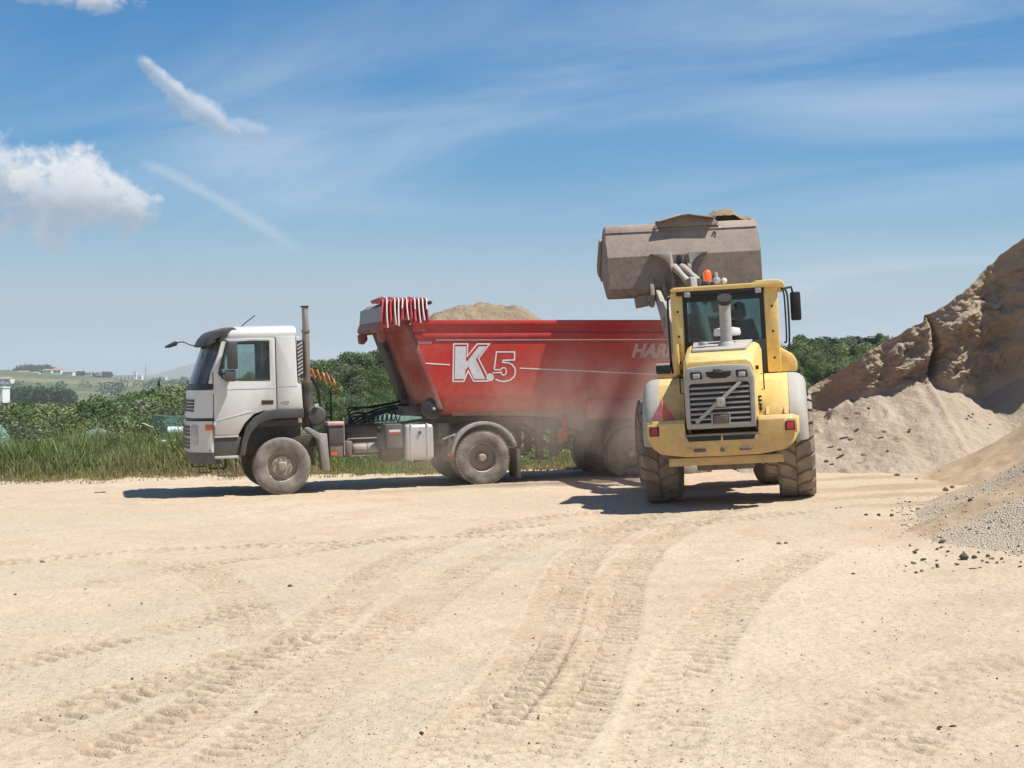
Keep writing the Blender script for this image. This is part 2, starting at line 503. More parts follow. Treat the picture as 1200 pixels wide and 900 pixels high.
def build_ground():
    nr = 800; nc = 760
    Ys = 5.2 * np.exp(np.linspace(0, 1, nr) * math.log(39.0 / 5.2)); t = np.linspace(-1, 1, nc)
    Yg, tg = np.meshgrid(Ys, t, indexing='ij')
    X = tg * (0.41 * Yg + 2.6); Y = Yg.copy()
    Z = ground_z(X, Y)
    rib_shade = np.zeros_like(X); trk = np.zeros_like(X); grv = np.zeros_like(X)
    det = 0.010 * vfbm(X * 1.3, Y * 1.3, 3, 3) + 0.006 * vfbm(X * 5.1, Y * 5.1, 3, 9) + 0.0045 * vfbm(X * 17, Y * 17, 3, 13)
    Z = Z + det
    fadeY = np.clip(1.15 - Y / 60, 0.4, 1)
    for (pts, hw, pitch, depth) in TRACKS:
        P = [px_ground(*p) for p in pts]; C = catmull([(a, b, 0) for a, b in P], 26)
        C = np.array([[p.x, p.y] for p in C]); S = np.concatenate([[0], np.cumsum(np.hypot(*np.diff(C, axis=0).T))])
        m = (X > C[:, 0].min() - 0.7) & (X < C[:, 0].max() + 0.7) & (Y > C[:, 1].min() - 0.7) & (Y < C[:, 1].max() + 0.7)
        idx = np.nonzero(m.ravel())[0]; px = X.ravel()[idx]; py = Y.ravel()[idx]
        bd = np.full(len(idx), 1e9); bs = np.zeros(len(idx)); bt = np.zeros(len(idx))
        for k in range(len(C) - 1):
            ax, ay = C[k]; ex, ey = C[k + 1] - C[k]; L2 = ex * ex + ey * ey; Ls = math.sqrt(L2)
            near = np.nonzero((np.abs(px - ax) < 1.6) & (np.abs(py - ay) < 1.6))[0]
            if not len(near): continue
            qx = px[near] - ax; qy = py[near] - ay
            w = np.clip((qx * ex + qy * ey) / L2, 0, 1); rx = qx - w * ex; ry = qy - w * ey; d2 = rx * rx + ry * ry
            b = d2 < bd[near]; sel = near[b]
            bd[sel] = d2[b]; bs[sel] = S[k] + w[b] * Ls; bt[sel] = ((qx * ey - qy * ex) / Ls)[b]
        ok = bd < 0.6; idx = idx[ok]; s = bs[ok]; q = bt[ok] / hw; px = px[ok]; py = py[ok]
        aq = np.abs(q)
        keep = np.clip(0.85 + 0.9 * vfbm(px * 0.9, py * 0.9, 3, 40 + int(depth * 90)), 0.0, 1.0) * np.clip(1.0 + 0.7 * vfbm(px * 5, py * 5, 2, 77), 0.2, 1.4)
        ends = sstep(0, 0.6, s) * (1 - sstep(S[-1] - 0.6, S[-1], s))
        ph = s / pitch + np.where(q > 0, 0.5, 0.0) + 0.55 * aq + 0.12 * vfbm(px * 3, py * 3, 2, 60)
        lug = np.clip(np.sin(2 * np.pi * ph) * 2.2 - 0.5, -1.3, 0.7)
        inn = (1 - sstep(0.86, 1.02, aq)); sh = np.exp(-((aq - 1.12) / 0.13) ** 2); mid = np.exp(-(q / 0.09) ** 2)
        dz = depth * ends * (-0.006 * inn + 0.004 * sh * keep + inn * keep * (0.019 * lug) + 0.003 * mid * inn)
        Z.ravel()[idx] += dz; rib_shade.ravel()[idx] = np.maximum(rib_shade.ravel()[idx], sstep(0.15, 1.2, -lug) * inn * np.clip(keep * 1.25, 0, 1) * ends * min(1.0, depth + 0.15)); trk.ravel()[idx] = np.maximum(trk.ravel()[idx], (inn * 0.8 + 0.3 * sh) * depth * ends)
    # smooth scraped sweep
    P = np.array([px_ground(*p) for p in [(1010, 650), (930, 720), (800, 800), (620, 905)]])
    C = catmull([(a, b, 0) for a, b in P], 20); dmin = np.full(X.shape, 9.0)
    for p in C: dmin = np.minimum(dmin, np.hypot(X - p.x, Y - p.y))
    scr = 1 - sstep(0.35, 1.15, dmin + 0.25 * vfbm(X * 0.8, Y * 0.8, 2, 8))
    grv = sstep(0.05, 0.55, vfbm(X * 0.28 + 3, Y * 0.28, 4, 21)) + sstep(4.5, 8.5, X + 1.2 * vfbm(X * 0.5, Y * 0.5, 2, 2)) * 0.8
    grv = np.clip(grv, 0, 1) * (1 - 0.9 * scr) * (1 - 0.7 * np.clip(trk, 0, 1))
    brn = sstep(3.6, 6.2, X) * sstep(17.5, 20, Y) * (1 - sstep(27.5, 29.5, Y)) * sstep(-0.15, 0.55, vfbm(X * 0.35, Y * 1.5, 4, 91) + 0.12)
    V = np.stack([X, Y, Z], -1).reshape(-1, 3)
    me = mesh_np('ground', V, grid_faces(nr, nc)[:, ::-1])
    attr_f(me, 'trk', trk); attr_f(me, 'rib_shade', rib_shade); attr_f(me, 'brn', brn); attr_f(me, 'scr', scr); attr_f(me, 'grv', grv)
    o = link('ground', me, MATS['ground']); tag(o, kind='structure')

def ground_mat():
    m, w, b = pmat('ground')
    tc = w.n('ShaderNodeTexCoord').outputs['Object']
    def at(n): nd = w.n('ShaderNodeAttribute'); nd.attribute_name = n; return nd.outputs['Fac']
    big = w.noise(tc, 0.16, 5, 0.6, 0.4); mid = w.noise(tc, 1.4, 5, 0.62, 0.2); fine = w.noise(tc, 22, 4, 0.7); grit = w.noise(tc, 95, 3, 0.7)
    c = w.mix(w.maprange(big, 0.35, 0.68), (0.520, 0.400, 0.282), (0.590, 0.466, 0.338))
    c = w.mix(w.maprange(mid, 0.42, 0.75, 0, 0.6), c, (0.430, 0.313, 0.197))
    c = w.mix(w.math('MULTIPLY', at('grv'), w.maprange(mid, 0.3, 0.6, 0.35, 0.85)), c, (0.500, 0.410, 0.292))
    c = w.mix(w.math('MULTIPLY', at('scr'), 0.6), c, (0.600, 0.486, 0.340))
    c = w.mix(w.math('MULTIPLY', at('trk'), w.maprange(mid, 0.3, 0.7, 0.15, 0.6)), c, (0.440, 0.322, 0.204))
    c = w.mix(w.math('MULTIPLY', at('rib_shade'), w.maprange(fine, 0.3, 0.6, 0.25, 0.75)), c, (0.285, 0.20, 0.125))   # shade in the lug grooves, painted in as a darker soil colour
    c = w.mix(w.math('MULTIPLY', at('brn'), 0.75), c, (0.37, 0.255, 0.155))     # spilt brown sand
    # grit: pale and dark grains
    vor = w.n('ShaderNodeTexVoronoi'); w.put(vor.inputs['Vector'], tc); vor.inputs['Scale'].default_value = 30; vor.inputs['Randomness'].default_value = 1
    stone = w.math('MULTIPLY', w.maprange(vor.outputs['Distance'], 0.10, 0.26, 1, 0), w.math('GREATER_THAN', w.sep(vor.outputs['Color'])[0], w.maprange(at('grv'), 0, 1, 0.90, 0.55, False)))
    tone = w.ramp(w.sep(vor.outputs['Color'])[1], [(0.0, (0.160, 0.125, 0.090)), (0.45, (0.360, 0.298, 0.224)), (1.0, (0.660, 0.577, 0.465))])
    c = w.mix(w.math('MULTIPLY', stone, 0.75), c, tone)
    c = w.mix(w.maprange(fine, 0.42, 0.70, 0.0, 0.50), c, (0.340, 0.245, 0.154))
    c = w.mix(w.maprange(grit, 0.55, 0.8, 0.0, 0.5), c, (0.660, 0.548, 0.394))
    w.put(b.inputs['Base Color'], c); b.inputs['Roughness'].default_value = 0.95
    b.inputs['Specular IOR Level'].default_value = 0.15
    h = w.math('ADD', w.math('MULTIPLY', fine, 0.7), w.math('ADD', w.math('MULTIPLY', stone, 0.5), w.math('MULTIPLY', grit, 0.3)))
    w.put(b.inputs['Normal'], w.bump(h, 0.9, 0.03))

def terrain_mat():
    m, w, b = pmat('terrain')
    tc = w.n('ShaderNodeTexCoord').outputs['Object']
    y = w.sep(tc)[1]
    n = w.noise(tc, 0.012, 6, 0.6); n2 = w.noise(tc, 0.09, 5, 0.65); n3 = w.noise(tc, 1.3, 4, 0.6)
    grass = w.mix(w.maprange(n2, 0.35, 0.65), (0.055, 0.082, 0.026), (0.13, 0.135, 0.055))
    grass = w.mix(w.maprange(n, 0.45, 0.62), grass, (0.20, 0.175, 0.095))
    grass = w.mix(w.maprange(n3, 0.4, 0.7, 0, 0.4), grass, (0.05, 0.06, 0.02))
    dirt = w.mix(n3, (0.44, 0.35, 0.25), (0.50, 0.41, 0.30))
    e = w.math('ADD', y, w.math('MULTIPLY', w.math('SUBTRACT', n2, 0.5), 3.0))
    w.put(b.inputs['Base Color'], w.mix(w.maprange(e, 34.0, 36.2), dirt, grass)); b.inputs['Roughness'].default_value = 1.0
    b.inputs['Specular IOR Level'].default_value = 0.1

def build_terrain():
    def axis(a, b, n, c0, k):
        t = np.linspace(math.asinh((a - c0) / k), math.asinh((b - c0) / k), n); return np.sinh(t) * k + c0
    xs = axis(-9000, 9000, 260, 0, 14); ys = axis(-900, 9000, 260, 34, 16)
    X, Y = np.meshgrid(xs, ys, indexing='ij')
    Z = np.where(Y > 36, far_z(X, Y), np.minimum(far_z(X, Y), base_z(X, Y) - 0.02))
    inside = (np.abs(X) < 0.41 * np.clip(Y, 5, 40) + 2.0) & (Y > 5.0) & (Y < 38.0)
    Z = np.where(inside, Z - 0.30, Z)
    me = mesh_np('terrain', np.stack([X, Y, Z], -1).reshape(-1, 3), grid_faces(260, 260)[:, ::-1])
    tag(link('terrain', me, MATS['terrain']), kind='structure')
    # blue mountain far off
    m, w, b = pmat('mountain'); tc = w.n('ShaderNodeTexCoord').outputs['Object']
    w.put(b.inputs['Base Color'], w.mix(w.noise(tc, 0.01, 6, 0.6), (0.035, 0.06, 0.03), (0.09, 0.10, 0.06))); b.inputs['Roughness'].default_value = 1
    xs = np.linspace(-2300, 600, 120); ys = np.linspace(5400, 7000, 24); X, Y = np.meshgrid(xs, ys, indexing='ij')
    H = 96 * np.exp(-((X + 1090) / np.where(X < -1090, 230, 300)) ** 2) + 40 * np.exp(-((X + 600) / 500) ** 2)
    Z = -22 + (H + 6 * vfbm(X / 90, Y / 90, 3, 4) * (H > 3) + 12) * np.clip(1 - np.abs((Y - 6200) / 800) ** 1.3, 0, 1)
    tag(link('mountain', mesh_np('mountain', np.stack([X, Y, Z], -1).reshape(-1, 3), grid_faces(120, 24)[:, ::-1]), m), kind='structure')

ground_mat(); terrain_mat(); build_ground(); build_terrain()

# ------------------------------------------------------------------ sand pile and heaps at the right
def pile_mats():
    m, w, b = pmat('pile_sand'); tc = w.n('ShaderNodeTexCoord').outputs['Object']
    nd = w.n('ShaderNodeAttribute'); nd.attribute_name = 'clf'; clf = nd.outputs['Fac']
    rot = w.n('ShaderNodeVectorRotate', rotation_type='Y_AXIS'); w.put(rot.inputs['Vector'], tc); rot.inputs['Angle'].default_value = R(36)
    st = w.vmath('MULTIPLY', rot.outputs[0], (0.35, 1.0, 2.4))
    strat = w.noise(st, 1.5, 6, 0.62, 0.3); a = w.noise(tc, 0.9, 5, 0.6); k = w.noise(tc, 9, 5, 0.7); g = w.noise(tc, 60, 3, 0.7)
    tal = w.mix(w.maprange(a, 0.3, 0.7), (0.41, 0.325, 0.238), (0.475, 0.385, 0.288))
    clc = w.mix(w.maprange(strat, 0.3, 0.7), (0.36, 0.27, 0.19), (0.48, 0.38, 0.275))
    clc = w.mix(w.maprange(k, 0.55, 0.75, 0, 0.5), clc, (0.470, 0.317, 0.188))
    c = w.mix(w.math('MULTIPLY', clf, w.maprange(a, 0.2, 0.6, 0.7, 1.0), clamp=True), tal, clc)
    c = w.mix(w.maprange(k, 0.52, 0.8, 0, 0.5), c, (0.320, 0.231, 0.152)); c = w.mix(w.maprange(g, 0.5, 0.78, 0, 0.45), c, (0.560, 0.462, 0.340))
    w.put(b.inputs['Base Color'], c); b.inputs['Roughness'].default_value = 0.98; b.inputs['Specular IOR Level'].default_value = 0.1
    w.put(b.inputs['Normal'], w.bump(w.math('ADD', w.math('MULTIPLY', k, 2.4), w.math('ADD', w.math('MULTIPLY', g, 0.6), w.math('MULTIPLY', w.math('MULTIPLY', strat, clf), 3.0))), 0.75, 0.05))
    m, w, b = pmat('gravel'); tc = w.n('ShaderNodeTexCoord').outputs['Object']
    nd = w.n('ShaderNodeAttribute'); nd.attribute_name = 'brn'; brn = nd.outputs['Fac']
    v = w.n('ShaderNodeTexVoronoi'); w.put(v.inputs['Vector'], tc); v.inputs['Scale'].default_value = 44
    v2 = w.n('ShaderNodeTexVoronoi'); w.put(v2.inputs['Vector'], tc); v2.inputs['Scale'].default_value = 90
    k = w.noise(tc, 3, 5, 0.65); g = w.noise(tc, 60, 3, 0.7)
    c = w.mix(w.sep(v.outputs['Color'])[0], (0.37, 0.292, 0.20), (0.49, 0.395, 0.28)); c = w.mix(w.maprange(w.sep(v2.outputs['Color'])[1], 0.7, 1.0, 0, 0.7), c, (0.550, 0.471, 0.367))
    bc = w.mix(w.maprange(k, 0.3, 0.7), (0.330, 0.226, 0.134), (0.460, 0.332, 0.206)); bc = w.mix(w.maprange(g, 0.5, 0.8, 0, 0.5), bc, (0.520, 0.404, 0.269))
    f = w.math('ADD', brn, w.math('MULTIPLY', w.math('SUBTRACT', k, 0.5), 0.7)); f = w.maprange(f, 0.06, 0.56)
    w.put(b.inputs['Base Color'], w.mix(f, c, bc)); b.inputs['Roughness'].default_value = 0.95
    h = w.mix(f, v.outputs['Distance'], w.math('MULTIPLY', k, 0.5)); h = w.math('ADD', h, w.math('MULTIPLY', g, 0.3))
    w.put(b.inputs['Normal'], w.bump(h, 0.8, 0.03))
pile_mats()

HEAPS = [(11.2, 19.0, 6.2, 3.5), (13.8, 26.6, 6.6, 4.0)]     # x, y, foot radius, height
def heap_z(X, Y, i):
    cx, cy, r, h = HEAPS[i]
    d = np.hypot(X - cx, Y - cy); a = np.arctan2(Y - cy, X - cx)
    rr = r * (1 + 0.05 * vnoise(a * 3.1 + 5 * i, a * 0 + 2.5, 3) + 0.03 * vnoise(a * 9.0, a * 0 + 7.5, 4))
    t = np.clip(1 - d / rr, -0.2, 1)
    z = h * np.where(t > 0, t - 0.06 * np.sin(np.pi * np.clip(t * 2.2, 0, 1)), t * 0.35)
    return z + (0.05 * vfbm(a * 6, d * 0.6, 3, 8 + i) + 0.03 * vfbm(X * 2.2, Y * 2.2, 3, 5 + i)) * np.clip(t * 8 + 0.2, 0, 1)

def build_heaps():
    for i, (name, label, mat) in enumerate((('gravel_heap', 'low heap of grey gravel streaked with brown sand at the right edge', 'gravel'), ('sand_heap', 'smooth brown sand heap between the gravel and the tall sand pile', 'gravel'))):
        cx, cy, r, h = HEAPS[i]; n = 300
        xs = np.linspace(cx - r - 0.8, cx + r * 0.5, n); ys = np.linspace(cy - r - 0.6, cy + r + 0.6, n)
        X, Y = np.meshgrid(xs, ys, indexing='ij'); Z = base_z(X, Y) + heap_z(X, Y, i)
        a = np.degrees(np.arctan2(Y - cy, X - cx)) % 360
        if i == 0: brn = np.exp(-((a - 176 + 5 * vfbm(X * 0.8, Y * 0.8, 2, 3)) / 8.0) ** 2) * 1.0 + 0.9 * np.exp(-((a - 138) / 14) ** 2)
        else: brn = 0.75 + 0.5 * vfbm(a / 9.0, X * 0.1, 3, 9)
        me = mesh_np(name, np.stack([X, Y, Z], -1).reshape(-1, 3), grid_faces(n, n)[:, ::-1]); attr_f(me, 'brn', brn)
        tag(link(name, me, MATS[mat]), label, 'gravel' if i == 0 else 'sand')

def build_pile():
    nx, nt = 420, 300
    xs = np.concatenate([np.linspace(4.6, 14, nx - 60), np.linspace(14.05, 24, 60)]); t = np.linspace(0, 1, nt)
    X, T = np.meshgrid(xs, t, indexing='ij')
    fade = sstep(4.9, 7.2, X)
    crest = np.interp(X, [4.6, 5.6, 6.2, 6.9, 7.95, 8.8, 8.9, 9.75, 10.67, 14, 18, 24], [0.2, 0.9, 1.55, 1.98, 2.74, 3.16, 3.28, 3.95, 4.80, 7.5, 9.6, 10.0])
    crest = crest + 0.035 * vfbm(X * 1.7, X * 0 + 3, 3, 4) + 0.03 * vfbm(X * 7, X * 0 + 1, 2, 14)
    zb = np.interp(X, [4.6, 6.0, 6.9, 7.6, 8.8, 9.3, 10.0, 10.8, 14, 24], [0.1, 0.8, 1.38, 1.62, 1.90, 1.70, 1.55, 1.95, 3.2, 4.0])
    zb = zb + 0.10 * vfbm(X * 1.1, X * 0 + 8, 3, 6); zb = np.minimum(zb, crest - 0.08)
    yf = 29.0 + 0.35 * vfbm(X * 0.5, X * 0, 2, 7) + 0.8 * sstep(7.2, 5.0, X)
    yb = 32.9 - 0.33 * (X - 8.6) * sstep(5, 7, X) * (1 - sstep(12, 16, X)) + 0.28 * vfbm(X * 0.9, X * 0 + 5, 3, 9) - 0.40 * (1 - sstep(8.80, 8.98, X)) - 0.35 * np.exp(-((X - 9.6) / 0.40) ** 2) - 0.35 * sstep(10.35, 10.75, X)
    yc = yb + 0.07 * (crest - zb) + 0.02
    zf = base_z(X, yf) - 0.05
    A, Bq, Cq = 0.36, 0.76, 0.86
    s1 = np.clip(T / A, 0, 1); s2 = np.clip((T - A) / (Bq - A), 0, 1); s3 = np.clip((T - Bq) / (Cq - Bq), 0, 1); s4 = np.clip((T - Cq) / (1 - Cq), 0, 1)
    Y = yf + (yb - yf) * s1 + (yc - yb) * (s2 ** 1.15) + 2.5 * s3 + 16 * s4
    Z = zf + (zb - zf) * (s1 ** 1.12) + (crest - zb) * (s2 ** 0.92) - np.minimum(2.0, crest * 0.6) * s3 - np.maximum(crest - 2.0, crest * 0.4) * s4
    # rough, layered cliff: push along the face
    clf = sstep(0.0, 0.16, s2) * (1 - sstep(0.0, 0.5, s3))
    q = X * math.cos(R(36)) + Z * math.sin(R(36)); p = -X * math.sin(R(36)) + Z * math.cos(R(36))
    lay = vfbm(q * 0.8, p * 3.2, 4, 11); chunk = vfbm(X * 1.5, Z * 1.6, 4, 23); rid = 1 - np.abs(vnoise(X * 1.9 + 0.6 * Z, Z * 1.1, 31)) * 2
    amp = clf * np.clip((crest - zb) / 1.2, 0, 1) * (1 - 0.75 * sstep(0.78, 1.0, s2))
    Y = Y - amp * (0.09 * chunk + 0.15 * lay + 0.03 * rid) - 0.065 * amp * (np.abs(vfbm(X * 4.2 + 0.5 * Z, Z * 4.8, 5, 44, 0.62)) * 1.5 - 0.5)
    Z = Z + amp * 0.05 * vfbm(X * 4, Z * 4, 2, 29)
    cle = np.exp(-((X - 8.92 - 0.12 * np.sin(Z * 3)) / 0.06) ** 2) * clf; Y = Y + 0.42 * cle      # cleft
    fan = (1 - sstep(0, 0.05, s2)) * fade
    Z = Z + fan * (0.035 * vfbm(X * 1.6, Y * 1.1, 4, 3) + 0.016 * vfbm(X * 6, Y * 5, 3, 12)) * sstep(0, 0.1, s1)
    lump = np.clip(vfbm(X * 2.2, Y * 2.2, 3, 71) - 0.75, 0, 1) * (1 - sstep(7.0, 8.6, X)); Z = Z + fan * 0.30 * lump
    me = mesh_np('sand_pile', np.stack([X, Y, Z], -1).reshape(-1, 3), grid_faces(nx, nt)[:, ::-1]); attr_f(me, 'clf', clf + 0.0 * X)
    tag(link('sand_pile', me, MATS['pile_sand']), 'tall eroded sand pile with a crumbling shaded face behind the loader', 'sand pile')
build_heaps(); build_pile()

def surf_z(X, Y):
    X = np.asarray(X, float); Y = np.asarray(Y, float)
    z = ground_z(X, Y)
    for i in range(2): z = np.maximum(z, base_z(X, Y) + heap_z(X, Y, i))
    return z

# clods and stones lying about
def stone_mesh(seed, flat=0.7):
    bm = bmesh.new(); bmesh.ops.create_icosphere(bm, subdivisions=2, radius=1.0); r = random.Random(seed)
    o = Vector((r.uniform(-50, 50), r.uniform(-50, 50), r.uniform(-50, 50)))
    for v in bm.verts:
        k = 1 + 0.34 * mnoise.noise(v.co * 1.1 + o) + 0.16 * mnoise.noise(v.co * 2.6 + o)
        v.co = Vector((v.co.x * k, v.co.y * k * 0.85, v.co.z * k * flat))
    me = bpy.data.meshes.new('stone'); bm.to_mesh(me); bm.free(); me.shade_smooth(); me.set_sharp_from_angle(angle=R(28)); return me

def build_stones():
    for nm, c in (('clod_dark', (0.170, 0.115, 0.076)), ('stone_pale', (0.360, 0.274, 0.183))):
        m, w, b = pmat(nm); tc = w.n('ShaderNodeTexCoord').outputs['Object']; k = w.noise(tc, 3.0, 5, 0.7)
        w.put(b.inputs['Base Color'], w.mix(w.maprange(k, 0.3, 0.7), tuple(x * 0.75 for x in c), tuple(x * 1.35 for x in c))); b.inputs['Roughness'].default_value = 0.95; w.put(b.inputs['Normal'], w.bump(k, 0.8, 0.1))
    dark = [stone_mesh(i) for i in range(5)]; pale = [stone_mesh(20 + i) for i in range(4)]
    for me in dark: me.materials.append(MATS['clod_dark'])
    for me in pale: me.materials.append(MATS['stone_pale'])
    rg = random.Random(11)
    spots = []   # bearing px, size m
    L1 = [(1102, 559, .09), (1118, 558, .07), (1108, 581, .11), (1116, 577, .08), (1137, 617, .08), (1104, 634, .08), (1076, 601, .05), (1130, 653, .12), (1142, 652, .06), (1082, 654, .05), (1141, 668, .06), (1149, 667, .05), (1072, 646, .05), (1098, 661, .04), (1111, 645, .045), (1158, 651, .05), (913, 638, .06), (921, 637, .05), (1117, 857, .035), (1101, 858, .028), (344, 632, .05), (1051, 559, .10), (1074, 566, .07), (980, 602, .05), (985, 601, .04), (1015, 607, .05), (1030, 607, .06), (1045, 607, .06), (50, 660, .05), (18, 698, .03), (100, 692, .03), (128, 707, .02), (166, 705, .02), (155, 796, .02), (300, 836, .025), (48, 841, .02), (46, 893, .02), (340, 688, .06), (494, 865, .03), (400, 747, .03), (118, 766, .015), (748, 830, .02), (704, 835, .02), (865, 658, .035), (870, 656, .03), (1000, 672, .04)]
    for x, y, s in L1: spots.append((*px_ground(x, y), s, 'd'))
    for _ in range(46):
        x = rg.uniform(1060, 1215); y = rg.uniform(640, 672) if rg.random() < 0.6 else rg.uniform(580, 640); spots.append((*px_ground(x, y), rg.uniform(0.018, 0.045), 'd' if rg.random() < 0.6 else 'p'))
    for _ in range(34):
        y = 560 + 330 * rg.random() ** 1.5; spots.append((*px_ground(rg.uniform(-20, 1220), y), rg.uniform(0.012, 0.024), 'p' if rg.random() < 0.55 else 'd'))
    def lab(X, Y, s, k):
        u = X / Y; look = 'small dark clod' if k == 'd' else 'small pale stone'
        if u > 0.255 and Y > 13: wh = 'at the near foot of the gravel heap' if Y < 19.5 else 'on the flank of the gravel heap' if Y < 24 else 'between gravel heap and sand pile'
        else: wh = ('in the near foreground' if Y < 10.5 else 'in the middle of the yard' if Y < 16.5 else 'on the far side of the yard') + (' at the left' if u < -0.11 else ' at the right' if u > 0.11 else ' at the centre')
        return look + ' ' + wh, look + 's ' + wh
    for X, Y, s, k in spots:
        s *= 0.52
        me = (dark if k == 'd' else pale)[rg.randrange(4)]
        o = bpy.data.objects.new('clod' if k == 'd' else 'stone', me); COL.objects.link(o)
        o.location = (X, Y, float(surf_z(X, Y)) + s * 0.25); o.scale = (s * rg.uniform(.8, 1.4), s * rg.uniform(.8, 1.2), s * rg.uniform(.7, 1.1)); o.rotation_euler = (rg.uniform(-.3, .3), rg.uniform(-.3, .3), rg.uniform(0, 6.3))
        l, g = lab(X, Y, s, k); tag(o, l, 'clod' if k == 'd' else 'stone', g)
    # lumps on the talus
    for x, y, s in ((1005, 483, .12), (1018, 478, .08), (992, 489, .10), (996, 513, .13), (984, 526, .10), (1012, 532, .10), (968, 540, .09), (1036, 505, .09), (1066, 503, .07), (1102, 494, .09), (1103, 509, .07), (1110, 508, .07), (1135, 487, .06), (1092, 525, .08), (1084, 499, .05), (1140, 485, .06), (1160, 497, .06), (1120, 512, .05), (1040, 528, .06), (1060, 540, .06)):
        Yv = 29.3 + (555 - y) / 105 * 3.0; Xv = (x - 600) / 1800 * Yv
        zf = float(base_z(np.array(Xv), np.array(Yv))); zv = 2.0 - (y - 440) / 1800 * Yv
        o = bpy.data.objects.new('lump', dark[0] if s < 0.1 and rg.random() < 0.5 else pale[rg.randrange(4)]); COL.objects.link(o); o.location = (Xv, Yv, zv - s * 0.1); s *= 0.6; o.scale = (s, s * .9, s * .8); o.rotation_euler = (0, 0, rg.uniform(0, 6))
        tag(o, 'lump of caked sand resting on the slope of the sand pile', 'lump', 'lumps on the sand slope')
    # loose chippings: too many to count
    n = 5200; rr = np.random.default_rng(5)
    Yp = 7.6 * np.exp(rr.random(n) * math.log(26 / 7.6)); Xp = (rr.random(n) * 2 - 1) * (0.36 * Yp + 0.6)
    Xh = rr.uniform(4.6, 8.6, 5000); Yh = rr.uniform(14.5, 24, 5000); Xp = np.concatenate([Xp, Xh]); Yp = np.concatenate([Yp, Yh]); n = len(Xp)
    s = np.concatenate([rr.random(5200) ** 3 * 0.009 + 0.003, rr.random(5000) ** 3 * 0.020 + 0.005])
    hz_ = np.maximum(heap_z(Xp, Yp, 0), heap_z(Xp, Yp, 1)); kp = (np.arange(n) < 5200) | (hz_ > -0.03 - 0.05 * rr.random(n)); Xp, Yp, s = Xp[kp], Yp[kp], s[kp]; n = len(Xp)
    Zp = surf_z(Xp, Yp) + s * 0.2
    octv = np.array([(1, 0, 0), (-1, 0, 0), (0, 1, 0), (0, -1, 0), (0, 0, .7), (0, 0, -.7)]); octf = np.array([(0, 2, 4), (2, 1, 4), (1, 3, 4), (3, 0, 4), (2, 0, 5), (1, 2, 5), (3, 1, 5), (0, 3, 5)])
    jit = 1 + 0.35 * (rr.random((n, 6, 3)) - 0.5); V = octv[None] * jit * s[:, None, None]
    a = rr.random(n) * 6.28; c_, s_ = np.cos(a)[:, None], np.sin(a)[:, None]
    V = np.stack([V[..., 0] * c_ - V[..., 1] * s_, V[..., 0] * s_ + V[..., 1] * c_, V[..., 2]], -1) + np.stack([Xp, Yp, Zp], -1)[:, None, :]
    Fc = (octf[None] + (np.arange(n) * 6)[:, None, None]).reshape(-1, 3)
    me = mesh_np('chippings', V.reshape(-1, 3), Fc, smooth=False)
    tone = rr.random(n); col = np.stack([0.30 + 0.32 * tone, 0.245 + 0.275 * tone, 0.175 + 0.215 * tone], -1); attr_c(me, 'col', np.repeat(col, 6, 0))
    m, w, b = pmat('chippings'); nd = w.n('ShaderNodeAttribute'); nd.attribute_name = 'col'; w.put(b.inputs['Base Color'], nd.outputs['Color']); b.inputs['Roughness'].default_value = 0.9
    tag(link('chippings', me, m), 'loose stone chippings scattered over the beaten ground and gravel', 'gravel', kind='stuff')
build_stones()

# ------------------------------------------------------------------ trees, grass, far houses
def leaf_mat(name, c0, c1, c2):
    m, w, b = pmat(name); nd = w.n('ShaderNodeAttribute'); nd.attribute_name = 'tone'; oi = w.n('ShaderNodeObjectInfo')
    t = w.math('ADD', w.math('MULTIPLY', nd.outputs['Fac'], 0.7), w.math('MULTIPLY', oi.outputs['Random'], 0.45))
    w.put(b.inputs['Base Color'], w.ramp(t, [(0.0, c0), (0.5, c1), (1.0, c2)])); b.inputs['Roughness'].default_value = 0.6
    b.inputs['Specular IOR Level'].default_value = 0.25
    tl_ = w.n('ShaderNodeBsdfTranslucent'); w.put(tl_.inputs[0], w.ramp(t, [(0.0, c1), (1.0, c2)])); mx = w.n('ShaderNodeMixShader'); mx.inputs[0].default_value = 0.25
    out = [n for n in m.node_tree.nodes if n.type == 'OUTPUT_MATERIAL'][0]
    m.node_tree.links.new(b.outputs[0], mx.inputs[1]); m.node_tree.links.new(tl_.outputs[0], mx.inputs[2]); m.node_tree.links.new(mx.outputs[0], out.inputs[0])
    return m
leaf_mat('leaf_green', (0.036, 0.066, 0.020), (0.100, 0.148, 0.046), (0.215, 0.26, 0.10))
leaf_mat('leaf_olive', (0.09, 0.11, 0.055), (0.16, 0.18, 0.10), (0.26, 0.27, 0.165))
leaf_mat('leaf_dark', (0.014, 0.030, 0.012), (0.026, 0.046, 0.018), (0.045, 0.066, 0.026))
leaf_mat('leaf_wood', (0.03, 0.055, 0.02), (0.05, 0.08, 0.03), (0.08, 0.11, 0.045))
paint('bark', (0.10, 0.075, 0.055), 0.9, 0.2, scale=3)

def leaf_cards(C, N, size, rng):
    """quads at centres C facing about N"""
    n = len(C); N = N + 0.9 * rng.normal(size=(n, 3)); N /= np.linalg.norm(N, axis=1)[:, None]
    A = np.cross(N, rng.normal(size=(n, 3))); A /= np.linalg.norm(A, axis=1)[:, None]; B = np.cross(N, A)
    s = size * (0.6 + 0.8 * rng.random(n))[:, None]; l = s * (1.2 + 0.6 * rng.random(n))[:, None]
    bend = N * s * 0.25
    V = np.stack([C - A * s * 0.5 - bend, C - B * l * 0.5, C + A * s * 0.5 - bend, C + B * l * 0.5], 1).reshape(-1, 3)
    return V, np.arange(4 * n).reshape(-1, 4)

